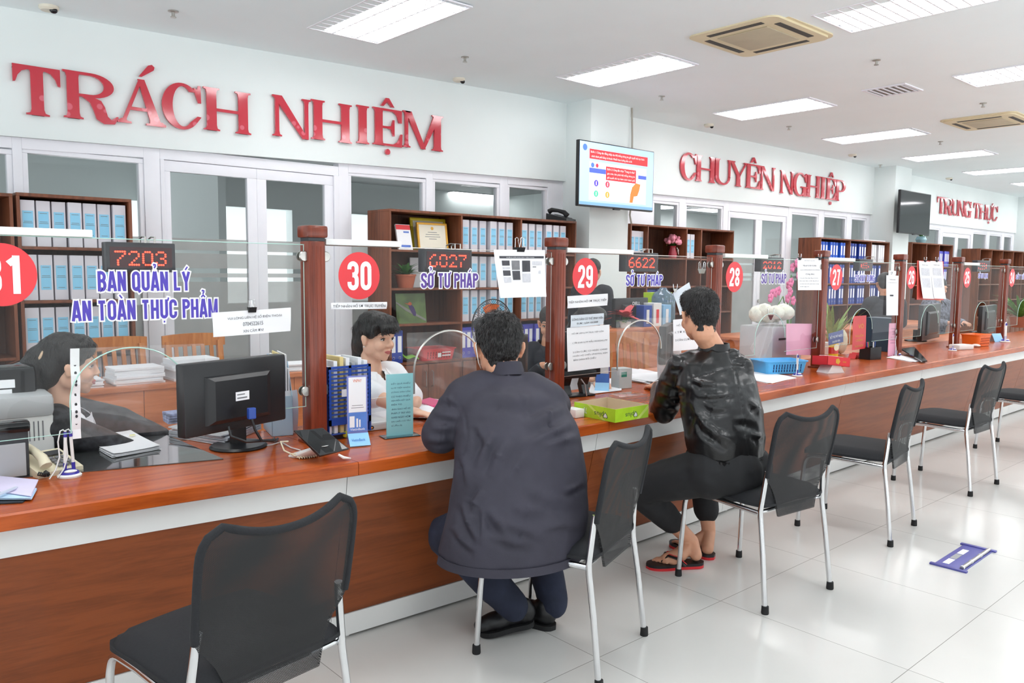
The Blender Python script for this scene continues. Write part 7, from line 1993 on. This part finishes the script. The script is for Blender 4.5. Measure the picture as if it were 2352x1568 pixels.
# ---------------------------------------------------------------- man in the leather jacket
def man_leather():
    t = thing('person', 'man in a black leather jacket and red soled flip flops sitting at window 29', 'person', (3.18, 2.1, 0))
    yw = math.radians(24); rv = V((math.cos(yw), -math.sin(yw), 0)); fv = V((math.sin(yw), math.cos(yw), 0))
    hc = atY(1606, 724, 2.19); Mh = headM(hc, math.radians(26), math.radians(-8))
    nb = atY(1640, 802, 2.14)
    shL, shR = atY(1562, 850, 2.25), atY(1694, 848, 2.05)
    elL, elR = atY(1524, 940, 2.42), V((3.72, 2.42, .83))
    wrL, wrR = atZ(1512, 886, .785), V((3.62, 2.68, .79))
    hip = atY(1672, 1078, 2.02); hpL, hpR = hip-rv*.10, hip+rv*.09
    knL, knR = atY(1462, 1118, 2.38), atY(1640, 1100, 2.55)
    knR = V((3.46, 2.41, .48))
    anL, anR = atY(1588, 1242, 2.29), atY(1628, 1222, 2.33)
    b = MB(); head_shapes(b, Mh); cap(b, [nb, Mh @ V((0, -.03, -.08))], [.052, .054])
    rsurf(b, [(hip, .14, .11, yw), (hip.lerp(nb, .5), .14, .10, yw), (hip.lerp(nb, .85), .13, .08, yw), (nb, .06, .05, yw)])
    for s, e, w, h, k, a in ((shL, elL, wrL, hpL, knL, anL), (shR, elR, wrR, hpR, knR, anR)):
        cap(b, [s, e, w], [.05, .042, .028]); cap(b, [h, k, k.lerp(a, .35), a], [.075, .052, .050, .035])
    hand_shapes(b, wrL, (.35, .85, -.1), (0.2, 0, -1), -1, .7); hand_shapes(b, wrR, (-.5, .8, -.05), (0, 0, -1), 1, .5)
    ft = []
    for heel, toe, a, sd in ((atZ(1607, 1278, .050), atZ(1497, 1290, .03), anL, -1), (atZ(1632, 1268, .034), atZ(1632, 1268, .034)+V((.02, .235, 0)), anR, 1)):
        d = (toe-heel).normalized(); s_ = d.cross(V((0, 0, 1)))
        cap(b, [a, heel+d*.02+V((0, 0, .012)), ], [.034, .031]); cap(b, [a-V((0, 0, .01)), heel+d*.10+V((0, 0, .022)), heel+d*.165+V((0, 0, .006))], [.034, .036, .030])
        cap(b, [heel+d*.14-s_*.022+V((0, 0, .004)), heel+d*.17+s_*.02], [.024, .024])
        for i in range(5):
            p0 = heel+d*(.178-.008*i)+s_*((-.028+.0145*i)*sd); cap(b, [p0, p0+d*(.03-.003*i)+V((0, 0, .004)), p0+d*(.048-.005*i)-V((0, 0, .004))], [.0095-.0006*i, .0088-.0006*i, .008-.0006*i], 10)
        ft.append((heel, toe, d, s_))
    body = obj('body', blob(b, .0048, 3), M_skin, t, world=True); face_parts(body, Mh)
    h = MB()
    def E(c, r): q = MB().sphere((0, 0, 0), r, 20); h.add(q.v, q.f, Mh @ Matrix.Translation(V(c)))
    E((0, -.017, .048), (.078, .094, .082)); E((0, -.052, .010), (.067, .055, .068)); E((0, -.056, -.03), (.056, .033, .040)); E((0, -.058, -.070), (.047, .024, .036)); E((0, .034, .075), (.068, .060, .050))
    hm = wrinkle(blob(h, .007, 3), lambda c, n: .003*ridge(c*70))
    hs = spikes(hm, 5600, .017, .001, Mh @ V((.0, -.055, .12)), 5, .75, low=lambda c: max(.35, min(1, .35+((Mh.inverted() @ c).z+.08)*8)))
    hm.transform(T0[t.as_pointer()].inverted()); ho = obj('hair', hm, M_hair, t)
    obj('hair_strands', hs, mat('hair_sheen', (36, 33, 33), .35, vary=.5, scale=120), ho, 60, world=True)
    j = MB()
    c0, c1, c2, c3, c4 = atY(1668, 1045, 2.03), atY(1664, 1000, 2.04), atY(1655, 940, 2.07), atY(1646, 875, 2.10), atY(1640, 832, 2.13)
    rsurf(j, [(c0, .178, .135, yw), (c1, .19, .148, yw), (c2, .195, .145, yw), (c3, .19, .135, yw), (c4, .165, .11, yw), (nb, .085, .078, yw)])
    for s, e, w in ((shL, elL, wrL), (shR, elR, wrR)):
        cap(j, [s.lerp(nb, .35), s, s.lerp(e, .55), e, e.lerp(w, .5), w.lerp(e, .12)], [.066, .074, .075, .070, .060, .046])
    jm = blob(j, .0085, 8)
    q6 = lambda *p: [(1420+x/3.409, 640+y/3.409) for x, y in p]
    lf = px_folds([(q6((775, 350), (850, 520), (925, 740), (970, 1000), (1000, 1200), (1030, 1400)), 2.2, .005, 1), (q6((560, 780), (740, 730), (920, 690), (1060, 705)), 2.2, .005, 1), (q6((470, 590), (530, 680), (570, 790), (540, 950)), 2.2, .005, 1),
      (q6((540, 540), (620, 520), (720, 480)), 8, .009), (q6((745, 420), (740, 500), (700, 580)), 8, .010), (q6((640, 420), (680, 470), (690, 540)), 7, .007), (q6((560, 800), (650, 840), (770, 840)), 7, .010), (q6((600, 930), (700, 935), (900, 920)), 6, .008), (q6((590, 1040), (650, 1150), (780, 1240), (900, 1290)), 10, .013), (q6((620, 1170), (720, 1230), (860, 1330)), 9, .011),
      (q6((560, 960), (590, 1080), (570, 1220)), 9, .011), (q6((660, 980), (740, 1040), (860, 1030)), 9, .007), (q6((860, 560), (940, 580), (1010, 560)), 8, .007), (q6((890, 640), (980, 640), (1040, 690)), 7, .006), (q6((1010, 960), (1070, 1020), (1090, 1080)), 8, .008), (q6((900, 1120), (1000, 1120), (1090, 1160)), 9, .006), (q6((1040, 1230), (1100, 1260), (1130, 1220)), 8, .009),
      (q6((400, 690), (440, 700), (510, 690)), 7, .009), (q6((330, 800), (420, 850), (540, 880)), 9, .010), (q6((300, 900), (400, 930), (520, 930)), 8, .008), (q6((290, 990), (380, 1020), (470, 1050)), 8, .009), (q6((380, 590), (430, 620), (500, 620)), 7, .007), (q6((360, 950), (440, 980), (530, 970)), 7, .007)], .95)
    def jf(c, n):
        u = (c-c2).dot(rv); z = c.z; w1 = noise.noise(c*5+V((2, 7, 1))); w2 = noise.noise(c*11)
        k = .007*noise.noise(V((u*7-z*3, c.y*7, z*9+u*5)))+.004*w2+.0015*noise.noise(c*34)+lf(c, n)
        return k
    wrinkle(jm, jf); jk = obj('leather_jacket', jm, M_leather, t, world=True)
    co = MB().sheet(lambda u, v: nb+rv*(.078*math.cos(2*PI*u))*(1-.1*v)+fv*(.074*math.sin(2*PI*u))*(1-.1*v)+V((0, 0, -.012+.042*v)), 28, 4, .006)
    obj('stand_collar', co, M_leather, jk, 60, world=True)
    wb = MB().sheet(lambda u, v: c0+rv*(.183*math.cos(2*PI*u))+fv*(.142*math.sin(2*PI*u))*1+V((0, 0, -.055+.055*v))+(rv*math.cos(2*PI*u)+fv*math.sin(2*PI*u))*.0025*math.sin(2*PI*u*60), 240, 3, .006)
    obj('waist_band', wb, M_leather, jk, 40, world=True)
    tr = MB(); kk = .82
    cap(tr, [hpL, knL, knL.lerp(anL, .62)], [.115, .082, .060]); cap(tr, [hpR, knR, knR.lerp(anR, .72)], [.115, .082, .062])
    cap(tr, [hpL, hpR], [.128, .125]); cap(tr, [hip-fv*.03, c0-V((0, 0, .03))], [.14, .13])
    obj('trousers', wrinkle(blob(tr, .0095, 6), cloth_fold(.006, 9, 9, .3, .3)), M_black_tr, t, world=True)
    for heel, toe, d, s_ in ft:
        hl, tl = V((heel.x, heel.y, .006))-d*.022, V((toe.x, toe.y, .006))+d*.028
        so = obj('flip_flop', sole(MB(), hl+V((0, 0, .008)), tl+V((0, 0, .008)), .05, .013), M_black, t, None, world=True)
        obj('red_sole', sole(MB(), hl-V((0, 0, .0055)), tl-V((0, 0, .0055)), .0505, .0135), M_red, so, None, world=True)
        a = heel+d*.19; z0 = .022
        for sg in (-1, 1):
            pts = [V((a.x, a.y, z0+.01))+V((0, 0, 0)), heel+d*.165+s_*(sg*.02)+V((0, 0, .030)), heel+d*.125+s_*(sg*.042)+V((0, 0, .018)), heel+d*.085+s_*(sg*.047)+V((0, 0, -.02))]
            st_ = obj('toe_strap', MB().tube(pts, .0115, 8, flat=.5), M_black, so, 60, world=True)
            obj('strap_piping', MB().tube([p+V((0, 0, .007))-d*.006 for p in pts], .0022, 6), M_red, st_, 60, world=True)
man_leather()

# ---------------------------------------------------------------- staff behind the glass
def staff(label, hc, yaw, pitch, top_m, torso_yaw=None, skin=None, hair='short', voxel=.0085, arms=None, shirt=None, eyes=True, stand=False, fem=True, s=.98, lips=(196, 96, 100), tw=.185, legm=None, collar=True, floral=False, curl=.5):
    hc = V(hc); ty = torso_yaw if torso_yaw is not None else yaw
    rv = V((math.cos(ty), -math.sin(ty), 0)); fv = V((math.sin(ty), math.cos(ty), 0))
    Mh = headM(hc, yaw, pitch)
    nb = hc-fv*.035+V((0, 0, -.165))
    hip = V((nb.x, nb.y, .50 if not stand else .86))-fv*.04
    t = thing('person', label, 'person', (hip.x, hip.y, 0))
    skin = skin or (M_skinw if fem else M_skin)
    shL, shR = nb-rv*(tw-.03)-V((0, 0, .045)), nb+rv*(tw-.03)-V((0, 0, .045))
    if arms: elL, wrL, elR, wrR = [V(a) for a in arms]
    else:
        if stand: elL, elR = shL-rv*.05-V((0, 0, .28)), shR+rv*.05-V((0, 0, .28)); wrL, wrR = elL+fv*.12-V((0, 0, .2)), elR+fv*.12-V((0, 0, .2))
        else:
            elL, elR = shL+fv*.10-rv*.06-V((0, 0, .22)), shR+fv*.10+rv*.06-V((0, 0, .22)); wrL, wrR = elL+fv*.20+rv*.08, elR+fv*.20-rv*.08
            for p in (wrL, wrR): p.z = max(p.z, .79)
    hpL, hpR = hip-rv*.09, hip+rv*.09
    if stand: knL, knR = hpL-V((0, 0, .40)), hpR-V((0, 0, .40)); anL, anR = V((hpL.x, hpL.y, .08)), V((hpR.x, hpR.y, .08))
    else: knL, knR = hpL+fv*.38-V((0, 0, .03)), hpR+fv*.38-V((0, 0, .03)); anL, anR = V((knL.x, knL.y, .08))-fv*.05, V((knR.x, knR.y, .08))-fv*.05
    b = MB(); head_shapes(b, Mh, fem, s); cap(b, [nb-V((0, 0, .02)), Mh @ V((0, -.03, -.08))], [.056, .046 if fem else .054])
    rsurf(b, [(hip, .13, .10, ty), (hip.lerp(nb, .5), .12, .09, ty), (hip.lerp(nb, .85), .12, .07, ty), (nb, .05, .045, ty)])
    for sh, e, w, h, k, a in ((shL, elL, wrL, hpL, knL, anL), (shR, elR, wrR, hpR, knR, anR)):
        cap(b, [sh, e, w], [.042, .037, .025]); cap(b, [h, k, a], [.075, .05, .034]); cap(b, [a-V((0, 0, .035)), a-V((0, 0, .045))+fv*.13], [.035, .028])
    dl = (wrL-elL).normalized(); dr = (wrR-elR).normalized()
    hand_shapes(b, wrL, (dl.x, dl.y, dl.z*.2-.05), (0, 0, -1), -1, curl, .92); hand_shapes(b, wrR, (dr.x, dr.y, dr.z*.2-.05), (0, 0, -1), 1, curl, .92)
    body = obj('body', blob(b, voxel*.72, 3), skin, t, world=True)
    face_parts(body, Mh, s, eyes, lips)
    g = MB()
    rsurf(g, [(hip-V((0, 0, .02)), .165, .125, ty), (hip.lerp(nb, .35), .155, .118, ty), (hip.lerp(nb, .7)+fv*.01, tw-.01, .125, ty), (hip.lerp(nb, .9), tw-.025, .095, ty), (nb-V((0, 0, .005)), .075, .065, ty)])
    long = not (top_m is M_shirt)
    for sh, e, w in ((shL, elL, wrL), (shR, elR, wrR)):
        pts = [sh.lerp(nb, .3), sh, sh.lerp(e, .6)]+([e, w.lerp(e, .15)] if long else [sh.lerp(e, .8)]); cap(g, pts, [.066, .070, .062, .056, .042][:len(pts)] if long else [.066, .070, .062, .062])
    gm = wrinkle(blob(g, voxel, 6), cloth_fold(.005, 8, 6, .3, .5))
    top = obj('shirt' if not long else 'jacket', gm, top_m, t, world=True)
    if collar:
        # open neckline: a V cut out of the front, a folded flap on each side
        bm = bmesh.new(); bm.from_mesh(top.data); inv = T0[t.as_pointer()]; kill = []
        for f in bm.faces:
            d = inv @ f.calc_center_median()-nb
            if d.dot(fv) > .03 and d.z > -.05 and abs(d.dot(rv)) < .03*(d.z+.05)/.05: kill.append(f)
        bmesh.ops.delete(bm, geom=kill, context='FACES'); bm.to_mesh(top.data); bm.free()
        for sg in (-1, 1):
            A = nb+rv*(sg*.062)-fv*.035+V((0, 0, .040)); B = nb+rv*(sg*.044)+fv*.070+V((0, 0, -.012))
            Cc = nb+rv*(sg*.062)+fv*.112+V((0, 0, -.082)); D = nb+rv*(sg*.108)+fv*.020+V((0, 0, -.022))
            def cf(u, v): return A.lerp(B, u).lerp(D.lerp(Cc, u), v)+rv*(sg*.016*math.sin(PI*u))*(1-v)+(fv*.5+rv*sg*.5+V((0, 0, .6)))*(.012*math.sin(PI*v)*(.4+.6*u))
            obj('collar', MB().sheet(cf, 12, 6, .003), shirt or top_m, top, 60, world=True)
        def cb(u, v): a_ = PI*(1.02+.96*u); return nb+rv*(.066*math.cos(a_))+fv*(-.012+.056*math.sin(a_))+V((0, 0, -.015+.055*v))
        obj('collar_stand', MB().sheet(cb, 14, 3, .003), shirt or top_m, top, 60, world=True)
        if shirt:
            q = MB().sheet(lambda u, v: nb+rv*((u-.5)*.16*(1-.65*v))+fv*(.085+.035*v+.02*math.cos((u-.5)*2))+V((0, 0, -.035-.20*v)), 8, 8, .004)
            obj('shirt_front', q, shirt, top, 60, world=True)
    lg = MB()
    for h, k, a in ((hpL, knL, anL), (hpR, knR, anR)): cap(lg, [h, k, a], [.10, .075, .055])
    cap(lg, [hpL, hpR], [.11, .11]); obj('trousers', blob(lg, .012, 4), legm or M_black_tr, t, world=True)
    # hair
    h = MB()
    def E(c, r): q = MB().sphere((0, 0, 0), r, 20); h.add(q.v, q.f, Mh @ Matrix.Scale(s, 4) @ Matrix.Translation(V(c)))
    def Kc(pts, rad): q = MB(); cap(q, pts, rad, 14); h.add(q.v, q.f, Mh @ Matrix.Scale(s, 4))
    E((0, -.020, .045), (.081, .097, .085)); E((0, -.050, .0), (.076, .062, .080))
    if hair in ('long', 'pony', 'bangs'):
        E((0, .020, .075), (.076, .070, .050))
        for sx in (-1, 1): E((sx*.065, -.008, .036), (.020, .050, .040))
    if hair == 'bangs':
        for i in range(9):
            x = -.056+.014*i; Kc([(x*.8, .058, .095), (x, .088, .060), (x*1.06, .089, .034)], [.018, .011, .005])
        for sx in (-1, 1): Kc([(sx*.066, .045, .06), (sx*.072, .035, .01)], [.018, .008])
        Kc([(0, -.075, .02), (-.02, -.105, -.06), (-.03, -.105, -.16)], [.066, .058, .05]); E((0, -.07, -.05), (.072, .045, .06))
    if hair == 'pony': Kc([(0, -.095, .02), (0, -.125, -.05), (0, -.13, -.16), (0.01, -.115, -.27), (.02, -.1, -.36)], [.055, .062, .066, .058, .035]); E((0, -.07, -.03), (.075, .05, .07))
    if hair == 'bun': E((0, -.105, .02), (.045, .042, .045))
    if hair == 'long': Kc([(0, -.07, -.02), (0, -.085, -.12), (0, -.08, -.22)], [.075, .078, .06])
    hm = wrinkle(blob(h, .0075, 3), lambda c, n: .0025*ridge(V((c.x*55, c.y*55, c.z*14))))
    hs = spikes(hm, 3200, .036, .0009, Mh @ V((0, -.03, .13)), 4, .02, jitter=.06, cond=lambda c: (Mh.inverted() @ c).z > .02) if hair in ('bangs', 'pony') else None
    ho = obj('hair', hm, M_hair, t, world=True)
    if hs: obj('hair_strands', hs, mat('hair_sheen', (36, 33, 33), .35, vary=.5, scale=120), ho, 60, world=True)
    return t, Mh, nb, rv, fv, top
H30 = atY(864, 773, 3.36)
t, Mh, nb, rv, fv, top = staff('woman in a white shirt with dark fringe sitting behind window 30', H30, math.radians(165), math.radians(-7), M_shirt, math.radians(166), hair='bangs', voxel=.0075,
      arms=(atY(945, 905, 3.22)+V((.02, 0, -.04)), atZ(950, 922, .79)-V((.05, .0, 0)), V((1.98, 3.16, .84)), V((2.06, 3.02, .79))), lips=(196, 104, 102))
obj('pearl_earring', MB().sphere(Mh @ V((.080, .0, -.045)), .004, 8), M_plast, t, 60, world=True)
H31 = atY(158, 838, 3.42)
t, Mh, nb, rv, fv, top = staff('woman with a long black ponytail and dark floral jacket in profile behind window 31', H31, math.radians(98), math.radians(-6), M_floral, math.radians(112), hair='pony', shirt=M_shirt, voxel=.0085,
      arms=(V((.96, 3.56, .80)), V((1.10, 3.42, .72)), V((.80, 3.28, .78)), V((1.0, 3.30, .68))))
obj('hair_tie', MB().tube([Mh @ V((.05*math.cos(a), -.1+.02*math.sin(a), .03+.05*math.sin(a))) for a in [2*PI*k/16 for k in range(16)]], .006, 6, closed=True), mat('beige_tie', (206, 178, 150), .7), t, 60, world=True)
Hb = atY(1356, 742, 3.5)
hl, hr = atZ(1404, 876, .79), atZ(1372, 868, .79)
t, Mh, nb, rv, fv, top = staff('person in white hidden behind the notices of window 29, hands showing on the papers', Hb, math.radians(175), math.radians(-22), M_shirt, math.radians(172), hair='long',
      arms=(hl+V((.10, .24, .06)), hl+V((-.01, .07, .0)), hr+V((-.08, .2, .06)), hr+V((-.03, .05, 0))), curl=.6)
obj('green_bangle', MB().tube([hl+V((-.005, .09, .01))+V((.033*math.cos(a), .0, .033*math.sin(a))) for a in [2*PI*k/20 for k in range(20)]], .005, 8, closed=True), mat('jade', (96, 160, 96), .2), t, 60, world=True)
staff('person with dark hair seated half hidden behind the second post', atY(1263, 742, 4.15), math.radians(232), math.radians(-15), M_suit, math.radians(205), hair='short', fem=False)
staff('person in a dark suit with tied up hair standing before the first pillar', atY(1363, 622, 5.5), math.radians(70), 0.0, M_suit, math.radians(70), hair='bun', stand=True, collar=False)
staff('person in dark clothes seated behind window 27', atY(2032, 652, 3.85), math.radians(50), math.radians(-10), M_suit, math.radians(50), hair='short', fem=False)
staff('person in a checked shirt mostly hidden behind the hanging clipboards', atY(2158, 660, 3.98), math.radians(200), math.radians(-12), mat('check_cloth', (110, 114, 128), .8, vary=.7, scale=40), math.radians(200), hair='short', fem=False)
